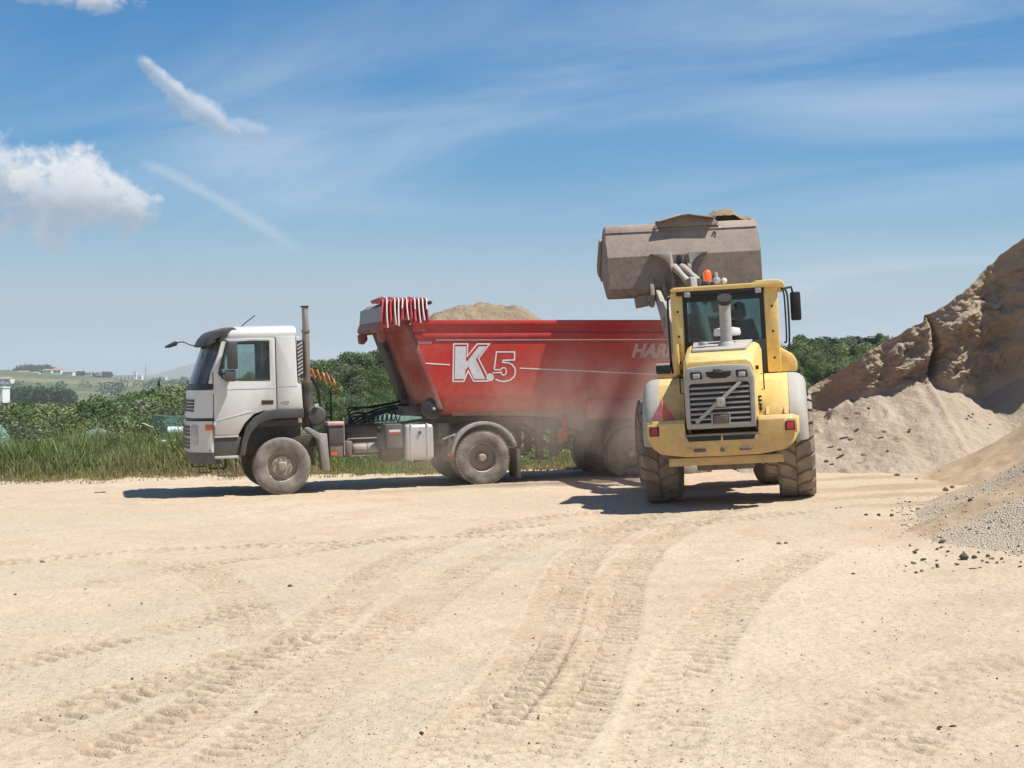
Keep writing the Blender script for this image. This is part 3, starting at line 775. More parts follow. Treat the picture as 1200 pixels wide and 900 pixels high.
def crown_mesh(name, seed, shape, nleaf, size, mat):
    """unit tree (height 1): clumps through the crown's volume"""
    rng = np.random.default_rng(seed); blobs = []
    if shape == 'round':
        for k in range(15):
            a = rng.random() * 6.28; r = 0.30 * math.sqrt(rng.random()); z = 0.34 + 0.48 * rng.random()
            blobs.append((r * math.cos(a), r * math.sin(a), z, 0.10 + 0.10 * rng.random()))
        blobs.append((0, 0, 0.82, 0.16))
    elif shape == 'bush':
        for k in range(16):
            a = rng.random() * 6.28; r = 0.52 * math.sqrt(rng.random()); z = 0.12 + 0.62 * rng.random() * (1 - 0.6 * r)
            blobs.append((r * math.cos(a), r * math.sin(a), z, 0.14 + 0.12 * rng.random()))
        blobs.append((0, 0, 0.80, 0.18))
    elif shape == 'pine':
        for k in range(14):
            a = rng.random() * 6.28; r = 0.40 * math.sqrt(rng.random()); blobs.append((r * math.cos(a), r * math.sin(a), 0.68 + 0.16 * rng.random() - 0.25 * r * r, 0.12 + 0.05 * rng.random()))
    else:
        for k in range(13):
            z = 0.12 + 0.8 * k / 12; r = 0.10 * (1 - z * 0.8); a = rng.random() * 6.28; blobs.append((r * math.cos(a), r * math.sin(a), z, 0.13 * (1.05 - z) + 0.03))
    w = np.array([b[3] ** 2 for b in blobs]); w /= w.sum(); pick = rng.choice(len(blobs), nleaf, p=w)
    Bc = np.array(blobs)[pick]; D = rng.normal(size=(nleaf, 3)); D /= np.linalg.norm(D, axis=1)[:, None]
    rad = Bc[:, 3:4] * (0.35 + 0.75 * rng.random((nleaf, 1)) ** 0.6); C = Bc[:, :3] + D * rad * np.array([1, 1, 0.8])
    C[:, 2] = np.maximum(C[:, 2], 0.03)
    V, Fq = leaf_cards(C, D + np.array([0, 0, 0.35]), size, rng)
    me = mesh_np(name, V, Fq, smooth=False)
    tone = np.clip(0.25 * rng.random(nleaf) + 0.75 * rng.random(len(blobs))[pick], 0, 1); attr_f(me, 'tone', np.repeat(tone, 4)); me.materials.append(mat)
    return me

def trunk_mesh(name, seed, top=0.6, spread=0.22, n=6, r0=0.035):
    rg = random.Random(seed); m = MB(); m.tube([(0, 0, -0.03), (rg.uniform(-.02, .02), rg.uniform(-.02, .02), top * 0.5), (rg.uniform(-.03, .03), rg.uniform(-.03, .03), top)], [r0, r0 * 0.75, r0 * 0.35], 7)
    for k in range(n):
        a = 2 * math.pi * k / n + rg.uniform(-.4, .4); z = top * rg.uniform(0.3, 0.75); m.tube([(0, 0, z), (spread * 0.5 * math.cos(a), spread * 0.5 * math.sin(a), z + 0.10), (spread * math.cos(a), spread * math.sin(a), z + rg.uniform(.15, .26))], [r0 * 0.5, r0 * 0.35, r0 * 0.15], 5)
    o = m.build(name, MATS['bark']); me = o.data; bpy.data.objects.remove(o); return me

def build_trees():
    var = {'round': [crown_mesh('crown', 100 + i, 'round', 9000, 0.017 + 0.003 * i, MATS['leaf_green']) for i in range(5)],
           'olive': [crown_mesh('crown', 140 + i, 'bush', 9000, 0.016 + 0.005 * i, MATS['leaf_olive']) for i in range(3)],
           'bush': [crown_mesh('crown', 160 + i, 'bush', 10000, 0.017 + 0.004 * i, MATS['leaf_green']) for i in range(4)],
           'pine': [crown_mesh('crown', 180 + i, 'pine', 7000, 0.022, MATS['leaf_dark']) for i in range(3)],
           'spire': [crown_mesh('crown', 190 + i, 'spire', 4000, 0.019, MATS['leaf_dark']) for i in range(2)]}
    trk = {k: [trunk_mesh('trunk', 200 + i, 0.72 if k in ('round', 'pine') else 0.5 if k != 'spire' else 0.9, 0.25 if k != 'spire' else 0.04) for i in range(2)] for k in var}
    rg = random.Random(21)
    LINE = [(-90, 467), (0, 464), (60, 463), (110, 458), (150, 450), (200, 442), (240, 436), (300, 431), (345, 424), (370, 419), (400, 412), (430, 405), (470, 402), (520, 401), (620, 397), (760, 393), (930, 393), (980, 390), (1010, 392), (1040, 389), (1100, 388), (1300, 382)]
    lx = [p[0] for p in LINE]; ly = [p[1] for p in LINE]
    def put(kind, x, Y, ytop, label, group, wide=1.0):
        X = (x - 600) / 1800 * Y; g = float(far_z(np.array(X), np.array(Y))); top = 2.0 + (440 - ytop) / 1800 * Y
        h = max(1.4, top - g)
        o = bpy.data.objects.new({'round': 'broadleaf_tree', 'olive': 'olive_tree', 'bush': 'bushy_tree', 'pine': 'pine_tree', 'spire': 'cypress_tree'}[kind], None); COL.objects.link(o)
        o.location = (X, Y, g - 0.05); o.rotation_euler = (0, 0, rg.uniform(0, 6.28)); wd = max(h * wide, 2.0) * rg.uniform(0.9, 1.25); o.scale = (wd, wd, h)
        tag(o, label, 'tree', group)
        for nm, me in (('trunk', rg.choice(trk[kind])), ('crown', rg.choice(var[kind]))):
            c = bpy.data.objects.new(nm, me); COL.objects.link(c); c.parent = o
    LOOK = {'round': 'round green tree', 'bush': 'dense bushy green tree', 'olive': 'grey-green olive tree'}
    ROW = {60: 'front row', 67: 'second row', 76: 'third row', 88: 'skyline row', 68: 'front row', 78: 'second row', 90: 'third row', 104: 'fourth row', 120: 'skyline row'}
    # left: dense hedge-like wood below the horizon
    for Y, off, step in ((60, 27, 27), (67, 15, 26), (76, 6, 25), (88, 0, 24)):
        x = -70 + rg.uniform(0, 20)
        while x < 250:
            kind = 'bush' if rg.random() < 0.58 else ('olive' if Y < 70 else 'round')
            lb = LOOK[kind] + ', ' + ROW[Y] + ' of the low wood ' + ('at the left picture edge' if x < 40 else 'below the hilltop houses' if x < 110 else 'below the factory and mast' if x < 180 else 'close to the truck nose')
            put(kind, x, Y + rg.uniform(-2, 2), np.interp(x, lx, ly) + off + rg.uniform(-3, 6), lb, lb, 1.1)
            x += step * rg.uniform(0.75, 1.3)
    # middle and right: rising wooded slope
    for x0, x1, where in ((262, 600, 'on the slope behind the truck'), (770, 1150, 'on the slope between loader and sand pile')):
        for Y, off, step in ((68, 62, 34), (78, 44, 32), (90, 27, 30), (104, 12, 28), (120, 0, 25)):
            x = x0 + rg.uniform(0, 20)
            while x < x1:
                q = rg.random(); kind = 'round' if q < 0.5 else 'bush' if q < 0.85 else 'olive'
                wh = ('behind the white cab' if x < 362 else 'between exhaust and trailer nose' if x < 440 else 'behind the trailer nose') if x0 < 600 else ('close beside the loader' if x < 965 else 'close beside the sand pile')
                lb = LOOK[kind] + ', ' + ROW[Y] + ' of the slope ' + wh
                put(kind, x, Y + rg.uniform(-3, 3), np.interp(x, lx, ly) + off + rg.uniform(-4, 7), lb, lb, 0.9)
                x += step * rg.uniform(0.75, 1.3) * (0.66 if Y > 100 and x0 < 600 else 1.0)
    for x, yt, Y, wd in ((955, 390, 170, 0.9), (985, 387, 175, 1.3), (998, 388, 180, 1.2), (1014, 391, 175, 0.9), (944, 392, 165, 0.8)):
        put('pine', x, Y, yt, 'dark spreading pine on the skyline between loader and sand pile', 'skyline pines', wd)
    put('round', 1031, 125, 386, 'upright green tree standing highest beside the sand pile crest', 'tree', 0.5); put('round', 937, 130, 388, 'round green tree on the skyline next to the loader mirror', 'tree', 0.7)
    put('spire', 186, 96, 441, 'thin dark cypress poking above the wood left of the truck', 'tree', 0.30); put('spire', 228, 90, 428, 'thin dark cypress just in front of the truck windscreen', 'tree', 0.34)

def build_grass():
    rng = np.random.default_rng(31)
    n = 260000
    Yb = 33.6 + (rng.random(n) ** 1.6) * 22; Xb = (rng.random(n) * 2 - 1) * 0.37 * Yb
    u = Xb / Yb
    edge = 34.1 + 0.6 * vfbm(Xb * 0.6, Xb * 0, 3, 3) + 0.25 * vnoise(Xb * 3, Yb * 0, 9) + np.interp(Xb, [-12, -6, 0, 8], [0.2, 0.9, 0.0, 0.0])
    d = Yb - edge; keep = ((d > 0) | ((d > -1.3) & (rng.random(n) < 0.12 * (1 + d / 1.3)))) & ((u < 0.10) | (rng.random(n) < 0.35)); Xb, Yb, d, u = Xb[keep], Yb[keep], d[keep], u[keep]; n = len(Xb)
    left = sstep(-0.10, -0.19, u)
    tall = sstep(0.1, 2.6, d) * (0.25 + 0.75 * left + 0.35 * sstep(3.0, 8, d) * (1 - left))
    patch = vfbm(Xb * 0.55, Yb * 0.55, 3, 17)
    h = (0.07 + 0.92 * tall * (0.75 + 0.35 * patch)) * (0.55 + 0.75 * rng.random(n)); h = np.clip(h, 0.04, 1.35)
    z0 = far_z(Xb, Yb); w = 0.006 + 0.010 * rng.random(n) + 0.006 * (h > 0.4)
    a = rng.random(n) * 6.28; lean = h * (0.12 + 0.45 * rng.random(n)); dx, dy = np.cos(a), np.sin(a); b = rng.random(n) * 6.28; wx, wy = np.cos(b) * w, np.sin(b) * w
    P0 = np.stack([Xb - wx, Yb - wy, z0 - 0.03], -1); P1 = np.stack([Xb + wx, Yb + wy, z0 - 0.03], -1)
    mx, my = Xb + dx * lean * 0.35, Yb + dy * lean * 0.35; P2 = np.stack([mx + wx * .8, my + wy * .8, z0 + h * 0.6], -1); P3 = np.stack([mx - wx * .8, my - wy * .8, z0 + h * 0.6], -1)
    P4 = np.stack([Xb + dx * lean, Yb + dy * lean, z0 + h], -1); V = np.stack([P0, P1, P2, P3, P4], 1).reshape(-1, 3)
    i = (np.arange(n) * 5)[:, None]; Fc = np.concatenate([i + np.array([0, 1, 2]), i + np.array([0, 2, 3]), i + np.array([3, 2, 4])], 0)
    me = mesh_np('grass', V, Fc, smooth=False)
    g0 = np.array([0.105, 0.175, 0.035]); g1 = np.array([0.28, 0.325, 0.10]); s0 = np.array([0.40, 0.33, 0.15]); s1 = np.array([0.27, 0.19, 0.10])
    dry = np.clip(0.62 - 0.6 * sstep(0.0, 2.8, d) + 0.55 * vfbm(Xb * 0.7 + 9, Yb * 0.7, 3, 53) + 0.35 * (rng.random(n) - 0.5), 0, 1)
    t = rng.random(n)[:, None]; col = (g0 * (1 - t) + g1 * t) * (1 - dry[:, None]) + (s0 * (1 - t) + s1 * t) * dry[:, None]
    col = np.repeat(col, 5, 0).reshape(n, 5, 3); tipc = np.array([0.42, 0.36, 0.22]); isseed = (rng.random(n) < 0.20)[:, None]; col[:, 4] = np.where(isseed, tipc, col[:, 4])
    attr_c(me, 'col', col.reshape(-1, 3))
    m, wn, bs = pmat('grass'); nd = wn.n('ShaderNodeAttribute'); nd.attribute_name = 'col'; wn.put(bs.inputs['Base Color'], nd.outputs['Color']); bs.inputs['Roughness'].default_value = 0.7; bs.inputs['Specular IOR Level'].default_value = 0.2
    tl_ = wn.n('ShaderNodeBsdfTranslucent'); wn.put(tl_.inputs[0], nd.outputs['Color']); mxs = wn.n('ShaderNodeMixShader'); mxs.inputs[0].default_value = 0.3; out = [q for q in m.node_tree.nodes if q.type == 'OUTPUT_MATERIAL'][0]
    m.node_tree.links.new(bs.outputs[0], mxs.inputs[1]); m.node_tree.links.new(tl_.outputs[0], mxs.inputs[2]); m.node_tree.links.new(mxs.outputs[0], out.inputs[0])
    tag(link('grass', me, m), 'tall green and straw-coloured grass along the yard edge', 'grass', kind='stuff')
    # leafy weeds and a few pale flower heads among the grass
    nc = 520; Yc = 36.4 + rng.random(nc) ** 1.3 * 20; Xc = -0.37 * Yc + rng.random(nc) * 0.44 * Yc; hc = 0.55 + 0.85 * rng.random(nc); hc *= np.where(Xc / Yc < -0.19, 1.0, 0.75) * sstep(35.2, 38.5, Yc); zc = far_z(Xc, Yc); per = 170
    idx = np.repeat(np.arange(nc), per); hh = rng.random(len(idx)) ** 0.8; rad = 0.26 * (0.4 + 0.6 * np.sin(np.pi * np.clip(hh, 0.1, 0.95)))
    ang = rng.random(len(idx)) * 6.28; rr = rad * np.sqrt(rng.random(len(idx))); C = np.stack([Xc[idx] + rr * np.cos(ang), Yc[idx] + rr * np.sin(ang), zc[idx] + hh * hc[idx]], -1)
    V, Fq = leaf_cards(C, np.stack([np.cos(ang), np.sin(ang), 0.6 + 0 * ang], -1), 0.036, rng); me = mesh_np('weeds', V, Fq, smooth=False)
    base = np.array([[0.08, 0.12, 0.035], [0.12, 0.17, 0.045], [0.17, 0.20, 0.07], [0.25, 0.19, 0.10], [0.21, 0.26, 0.05]])[rng.choice(5, nc, p=[.3, .33, .2, .09, .08])]; cl = base[idx] * (0.75 + 0.5 * rng.random((len(idx), 1)))
    fl = (hh > 0.93) & (rng.random(len(idx)) < 0.35); cl = np.where(fl[:, None], np.array([[0.60, 0.57, 0.42]]), cl); attr_c(me, 'col', np.repeat(cl, 4, 0))
    tag(link('weeds', me, m), 'leafy weeds standing among the tall grass', 'weeds', kind='stuff')

def build_far():
    plain('house_wall', (0.78, 0.77, 0.73), 0.8); plain('house_roof', (0.40, 0.22, 0.15), 0.8); plain('house_dark', (0.05, 0.06, 0.07), 0.4); plain('shed_roof', (0.72, 0.74, 0.76), 0.6); plain('steel_mast', (0.35, 0.36, 0.38), 0.6)
    def house(name, x0, x1, yt, yb, Y, label, cat, roof='gable', windows=3):
        k = Y / 1800; X0, X1 = (x0 - 600) * k, (x1 - 600) * k; z0, z1 = 2 + (440 - yb) * k, 2 + (440 - yt) * k; dpt = min(12.0, 0.6 * (X1 - X0) + 4)
        o = empty(name, Matrix.Translation(((X0 + X1) / 2, Y, z0 - 1.5)), label, cat); w = (X1 - X0) / 2; h = z1 - z0 + 1.5; wallh = h * 0.78 if roof == 'gable' else h
        MB().box(-w, w, 0, dpt, 0, wallh).build('wall', MATS['house_wall'], o)
        if roof == 'gable': MB().prism([(-0.4, wallh), (dpt / 2, h), (dpt + 0.4, wallh)], 'x', -w - 0.3, w + 0.3).build('roof', MATS['house_roof'], o)
        else: MB().box(-w - 0.2, w + 0.2, -0.2, dpt + 0.2, wallh, wallh + 0.5).build('roof', MATS['shed_roof'], o)
        for i in range(windows):
            cx = -w + (i + 0.5) * 2 * w / windows; ww = w / windows * 0.5; MB().box(cx - ww, cx + ww, -0.06, 0.1, wallh * 0.55, wallh * 0.8).build('window', MATS['house_dark'], o)
    HZ = 1540
    house('house', -14, 12, 442, 448, 1380, 'long low white house at the left edge of the far hillside', 'house')
    house('house', 20, 33, 434.5, 438.5, HZ, 'white house under the dark pines on the far hilltop', 'house')
    house('house', 38, 45, 435.5, 440, HZ - 20, 'small white house left of the hilltop villa', 'house', windows=2)
    house('house', 50, 60, 432.5, 436.5, HZ + 30, 'white house half hidden by pines on the far hilltop', 'house', windows=2)
    house('villa', 62, 71, 431.5, 438.5, HZ, 'tallest white villa with a red roof on the far hilltop', 'house', windows=2)
    house('house', 73, 85, 434.5, 439, HZ, 'white house right of the hilltop villa', 'house')
    house('house', 100, 107, 435.5, 439, HZ + 20, 'small pale house among hilltop trees', 'house', windows=2); house('house', 112, 118, 435.5, 438.5, HZ + 20, 'rightmost pale house on the far hilltop ridge', 'house', windows=2)
    house('farm_building', -18, 3, 455, 467, 520, 'white farm building in the valley at the left picture edge', 'building', 'flat', 2)
    house('factory', 131, 166, 440, 447, 2350, 'long white factory hall on the plain left of the mast', 'building', 'flat', 8); house('factory', 178, 194, 442, 447.5, 2300, 'low white sheds on the plain right of the mast', 'building', 'flat', 4)
    house('tower_block', 156.5, 159.5, 436, 447, 2340, 'narrow white tower rising from the factory hall', 'building', 'flat', 1)
    k = 2100 / 1800; X = (171 - 600) * k; o = empty('mast', Matrix.Translation((X, 2100, -12)), 'thin lattice mast on the plain in the distance', 'mast')
    MB().cyl((0, 0, 0), (0, 0, 12 + 2 + 15 * k), 1.2, 0.35, 6).build('pole', MATS['steel_mast'], o); MB().box(-1.2, 1.2, -0.5, 0.5, 22, 22.6).build('crossbar', MATS['steel_mast'], o)
    # dark wood on the hilltop and trees about the houses: one distant mass
    rng = np.random.default_rng(77); C = []; N = []
    def clump(x, ytop, Y, r, m=260):
        kk = Y / 1800; cx = (x - 600) * kk; ct = 2 + (440 - ytop) * kk; D = rng.normal(size=(m, 3)); D /= np.linalg.norm(D, axis=1)[:, None]; p = D * r * (0.6 + 0.5 * rng.random((m, 1))) * np.array([1, 1, 0.9]); C.append(p + np.array([cx, Y, ct - r])); N.append(D)
    for x in np.arange(20, 66, 2.6): clump(x, 426.5 + rng.random() * 2.2 + (2.5 if x < 24 or x > 60 else 0), 1590 + rng.random() * 30, 5.0 + rng.random() * 2)
    for x in np.arange(-20, 22, 3.2): clump(x, 432 + rng.random() * 4, 1560 + rng.random() * 40, 4.5 + rng.random() * 2.5)
    for x in (34, 47, 78, 86, 90, 93, 97, 109, 116, 119, 122, 128): clump(x, 434.5 + rng.random() * 2, 1565, 2.5 + rng.random() * 1.5, 160)
    for x in np.arange(-30, 80, 4.0): clump(x, 452 + rng.random() * 5, 620 + rng.random() * 120, 3.0 + rng.random() * 1.8, 200)
    for x in np.arange(-30, 240, 3.5): clump(x, 445 + rng.random() * 5 - 0.02 * x, 1200 + rng.random() * 900, 4 + rng.random() * 4, 120)
    C = np.concatenate(C); N = np.concatenate(N); V, Fq = leaf_cards(C, N, 1.4, rng); me = mesh_np('distant_wood', V, Fq, smooth=False); attr_f(me, 'tone', np.repeat(rng.random(len(C)), 4))
    tag(link('distant_wood', me, MATS['leaf_wood']), 'dark distant woods on the hill and across the valley', 'woodland', kind='stuff')

def build_covers():
    m, w, b = pmat('tarp_green'); tc = w.n('ShaderNodeTexCoord').outputs['Object']; k = w.noise(tc, 4, 4, 0.6)
    w.put(b.inputs['Base Color'], w.mix(w.maprange(k, 0.3, 0.7), (0.115, 0.20, 0.145), (0.175, 0.275, 0.21))); b.inputs['Roughness'].default_value = 0.5; w.put(b.inputs['Normal'], w.bump(k, 0.6, 0.1))
    def mound(px0, px1, ytop, Y, depth, seed, label):
        k_ = Y / 1800; X0, X1 = (px0 - 600) * k_, (px1 - 600) * k_; top = 2 + (440 - ytop) * k_; g = float(far_z(np.array((X0 + X1) / 2), np.array(Y))); n = 70
        U, Vv = np.meshgrid(np.linspace(-1.05, 1.05, n), np.linspace(-1.05, 1.05, 40), indexing='ij'); e = np.clip(1 - np.abs(U) ** 3.2, 0, 1) ** 0.55 * np.clip(1 - np.abs(Vv) ** 2.6, 0, 1) ** 0.5
        Zm = g - 0.15 + (top - g + 0.15) * e ** 0.32 * (1 - 0.10 * (U > 0) * U) + 0.05 * vfbm(U * 4, Vv * 3, 3, seed) * e
        me = mesh_np('tarpaulin_mound', np.stack([(X0 + X1) / 2 + U * (X1 - X0) / 2, Y + Vv * depth, Zm], -1).reshape(-1, 3), grid_faces(n, 40)[:, ::-1]); tag(link('tarpaulin_mound', me, MATS['tarp_green']), label, 'tarpaulin')
    mound(93, 140, 503, 45, 0.9, 3, 'low mound under green tarpaulin in the tall grass left of the truck')
    mound(438, 572, 472, 45, 1.3, 8, 'long green tarpaulin mound behind the truck chassis')
    mound(-20, 8, 497, 48, 0.8, 5, 'green tarpaulin mound at the far left edge of the grass')
    k_ = 43 / 1800; X = (214 - 600) * k_; g = float(far_z(np.array(X), np.array(43.0)))
    o = empty('green_skip', Matrix.Translation((X + 0.10, 43.6, g)) @ Matrix.Rotation(R(28), 4, 'Z'), 'green slope-sided skip standing in the grass by the truck nose', 'skip')
    zt = 2 + (440 - 487) * k_ - g
    for nm, P in (('side_panel', [(-0.75, -0.4, 0), (0.75, -0.4, 0), (0.95, -0.6, zt), (-0.95, -0.6, zt)]), ('end_panel', [(-0.75, -0.4, 0), (-0.75, 0.4, 0), (-0.95, 0.6, zt), (-0.95, -0.6, zt)]), ('back_panel', [(-0.75, 0.4, 0), (0.75, 0.4, 0), (0.95, 0.6, zt - 0.1), (-0.95, 0.6, zt - 0.1)]), ('far_panel', [(0.75, -0.4, 0), (0.75, 0.4, 0), (0.95, 0.6, zt - 0.1), (0.95, -0.6, zt)])):
        q = MB().add(P, [(0, 1, 2, 3)]).build(nm, MATS['tarp_green'], o, smooth=False); md = q.modifiers.new('t', 'SOLIDIFY'); md.thickness = 0.04
    c = MB(); zc = 2 + (440 - 506.5) * (42.0 / 1800); c.lathe([(0.001, -0.42), (0.145, -0.42), (0.155, -0.40), (0.155, 0.40), (0.145, 0.42), (0.001, 0.42)], (0, 0, 0), axis='x', n=28)
    q = c.build('white_drum', plain('drum_white', (0.74, 0.76, 0.80), 0.45)); q.location = ((215 - 600) * 42.0 / 1800, 42.0, zc); q.rotation_euler = (0, 0, R(6)); tag(q, 'white drum lying on its side in the grass by the truck nose', 'drum')
    s = MB(); s.tube([(0, 0, 0), (0.34, 0.05, -0.14)], 0.02, 6); q = s.build('timber_batten', plain('batten', (0.55, 0.54, 0.48), 0.7)); q.location = ((167 - 600) * 44.0 / 1800, 44.0, 2 + (440 - 496) * 44.0 / 1800); tag(q, 'thin pale batten sticking out of the grass', 'batten')
    q = MB().box(-0.55, 0.55, -0.3, 0.3, -0.06, 0.10).build('pale_sack', plain('sack', (0.46, 0.54, 0.44), 0.8), None, 0.05); q.location = ((213 - 600) * 40.5 / 1800, 40.5, 2 + (440 - 520) * 40.5 / 1800); tag(q, 'pale flat sack in the grass below the white drum', 'sack')

build_far(); build_trees(); build_grass(); build_covers()

# ------------------------------------------------------------------ paints shared by the machines
paint('cab_white', (0.61, 0.605, 0.565), 0.28, 0.12, 0.35, 1.9, coat=0.3, var=0.03)
paint('plastic_grey', (0.040, 0.041, 0.043), 0.55, 0.13, 0.20, 1.6)
paint('plastic_black', (0.018, 0.018, 0.02), 0.5, 0.14, 0.2, 1.6)
paint('chassis_dark', (0.035, 0.035, 0.036), 0.6, 0.35, 0.35, 1.5)
paint('tyre', (0.030, 0.029, 0.028), 0.85, 0.75, 0.65, 1.5, scale=2.0)
paint('tyre_dusty', (0.035, 0.032, 0.030), 0.9, 0.66, 0.42, 2.0, scale=2.0, dcol=(0.30, 0.252, 0.205))
paint('tyre_loader', (0.06, 0.05, 0.042), 0.9, 0.8, 0.6, 2.0, scale=2.0, dcol=(0.30, 0.238, 0.18))
paint('rim_steel', (0.30, 0.29, 0.28), 0.45, 0.55, 0.4, 1.5, metal=0.5, scale=2.5)
paint('hub_dirty', (0.11, 0.10, 0.09), 0.7, 0.6, 0.4, 1.5, scale=3)
paint('aluminium', (0.62, 0.62, 0.61), 0.38, 0.32, 0.30, 1.6, metal=0.75)
paint('exhaust_rust', (0.26, 0.20, 0.16), 0.6, 0.30, metal=0.5, scale=3, spots=0.5)
paint('fender_grey', (0.24, 0.24, 0.235), 0.55, 0.45, 0.4, 1.6)
paint('trailer_red', (0.53, 0.032, 0.024), 0.33, 0.12, 0.42, 2.4, coat=0.25, scale=0.8, var=0.14, spots=0.10)
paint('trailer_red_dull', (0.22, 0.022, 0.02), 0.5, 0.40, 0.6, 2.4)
paint('grey_panel', (0.26, 0.27, 0.275), 0.5, 0.3)
paint('decal_white', (0.74, 0.72, 0.69), 0.5, 0.28, 0.25, 2.6, scale=1.4, var=0.08)
paint('decal_silver', (0.60, 0.60, 0.60), 0.35, 0.28, 0.25, 2.6, scale=1.4, var=0.08)
plain('decal_pink', (0.62, 0.40, 0.36), 0.5)
plain('decal_red', (0.45, 0.05, 0.04), 0.5)
plain('orange_lens', (0.62, 0.13, 0.02), 0.25)
plain('red_lens', (0.35, 0.015, 0.012), 0.2)
plain('lamp_clear', (0.42, 0.41, 0.38), 0.15)
plain('hose_black', (0.015, 0.015, 0.016), 0.5)
plain('hose_orange', (0.50, 0.16, 0.03), 0.45)
plain('interior', (0.03, 0.03, 0.033), 0.8)
plain('seat_cloth', (0.05, 0.05, 0.06), 0.9)
glass('glass_cab', (0.80, 0.87, 0.86), 0.10)
glass('glass_screen', (0.55, 0.62, 0.60), 0.32, 0.12)
glass('glass_dark', (0.56, 0.66, 0.64), 0.16)
m_, w_, b_ = pmat('tarp'); tc_ = w_.n('ShaderNodeTexCoord').outputs['Object']
w_.put(b_.inputs['Base Color'], w_.mix(w_.maprange(w_.noise(tc_, 5, 4, 0.6), 0.3, 0.7), (0.42, 0.05, 0.055), (0.52, 0.10, 0.10))); b_.inputs['Roughness'].default_value = 0.5


def ribbon(pts, w, y, z_off=0.0, closed=False, up='xz'):
    """flat strip of width w along a 2-D path in the x-z plane at height y"""
    P = [Vector((p[0], p[1])) for p in pts]; n = len(P); vs = []; fs = []
    for i, p in enumerate(P):
        a = P[i - 1] if (i > 0 or closed) else None; c = P[(i + 1) % n] if (i < n - 1 or closed) else None
        d1 = (p - a).normalized() if a is not None else (c - p).normalized(); d2 = (c - p).normalized() if c is not None else d1
        t = (d1 + d2); t = t.normalized() if t.length > 1e-6 else d1
        nn = Vector((-t.y, t.x)); k = 1 / max(0.45, nn.dot(Vector((-d1.y, d1.x))))
        for s in (-1, 1): vs.append((p.x + nn.x * s * w / 2 * k, y, p.y + nn.y * s * w / 2 * k))
    m = n if closed else n - 1
    for i in range(m): j = (i + 1) % n; fs.append((2 * i, 2 * i + 1, 2 * j + 1, 2 * j))
    return vs, fs


def tyre_prof(r, rim, w):
    h = w / 2
    return [(rim, -h * 0.80), (rim + (r - rim) * 0.25, -h * 0.97), (rim + (r - rim) * 0.62, -h), (r - 0.035, -h * 0.93), (r - 0.008, -h * 0.80), (r, -h * 0.5), (r, 0), (r, h * 0.5), (r - 0.008, h * 0.80), (r - 0.035, h * 0.93), (rim + (r - rim) * 0.62, h), (rim + (r - rim) * 0.25, h * 0.97), (rim, h * 0.80)]


def road_wheel(parent, x, y, r, w, s, style, tyre='tyre_dusty', tread=True):
    """wheel part = rim; tyre and hub are its sub-parts. s = side (+1 near)"""
    rim = r * 0.545; h = w / 2
    m = MB()
    if style == 'front':       # disc close to the outer face, bolt ring and hub cap
        m.lathe([(rim, s * h * 0.8), (rim * 0.99, s * (h * 0.82)), (rim * 0.93, s * h * 0.55), (rim * 0.90, s * h * 0.30), (rim * 0.72, s * h * 0.34), (rim * 0.66, s * h * 0.62), (rim * 0.40, s * h * 0.66), (0.001, s * h * 0.66)], (x, y, r), n=40)
    else:                      # deep dished dual wheel
        m.lathe([(rim, s * h * 0.8), (rim * 0.97, s * h * 0.84), (rim * 0.92, s * h * 0.5), (rim * 0.88, -s * h * 0.3), (rim * 0.55, -s * h * 0.55), (rim * 0.45, -s * h * 0.2), (0.001, -s * h * 0.2)], (x, y, r), n=40)
    m.lathe([(rim, -s * h * 0.8), (rim * 0.9, -s * h * 0.5), (rim * 0.86, -s * h * 0.2), (0.001, -s * h * 0.15)], (x, y, r), n=30)
    wo = m.build('wheel', MATS['rim_steel'], parent, recalc=False)
    t = MB().lathe(tyre_prof(r, rim, w), (x, y, r), n=56)
    if tread:
        N = 46
        for k in range(N):
            for sd, off in ((1, 0.0), (-1, 0.5)):
                a = 2 * math.pi * (k + off) / N; c, s2 = math.cos(a), math.sin(a)
                e = Vector((c, 0, s2)); tt = Vector((-s2, 0, c)); C = Vector((x, y + sd * h * 0.72, r)) + e * (r - 0.004)
                P = [C + tt * (q * r * 0.038) + Vector((0, p * h * 0.20, 0)) + e * z for z in (-0.02, 0.006) for p in (-1, 1) for q in (-1, 1)]
                t.add(P, [(0, 2, 3, 1), (4, 5, 7, 6), (0, 1, 5, 4), (2, 6, 7, 3), (0, 4, 6, 2), (1, 3, 7, 5)])
    t.build('tyre', MATS[tyre], wo)
    hb = MB()
    yo = y + s * h * (0.66 if style == 'front' else -0.2)
    hb.lathe([(rim * 0.30, 0.0), (rim * 0.30, s * 0.045), (rim * 0.24, s * 0.07), (0.001, s * 0.075)], (x, yo, r), n=24)
    if style != 'front': hb.lathe([(rim * 0.34, 0.0), (rim * 0.30, s * 0.10), (rim * 0.2, s * 0.14), (0.001, s * 0.14)], (x, yo, r), n=20)
    for k in range(10):
        a = 2 * math.pi * k / 10; q = rim * (0.54 if style == 'front' else 0.42)
        hb.cyl((x + q * math.cos(a), yo - s * 0.005, r + q * math.sin(a)), (x + q * math.cos(a), yo + s * 0.035, r + q * math.sin(a)), 0.017, n=6)
    hb.build('hub', MATS['hub_dirty'], wo)
    return wo


def arc_pts(cx, cz, r, a0, a1, n):
    return [(cx + r * math.cos(R(a0 + (a1 - a0) * i / n)), cz + r * math.sin(R(a0 + (a1 - a0) * i / n))) for i in range(n + 1)]


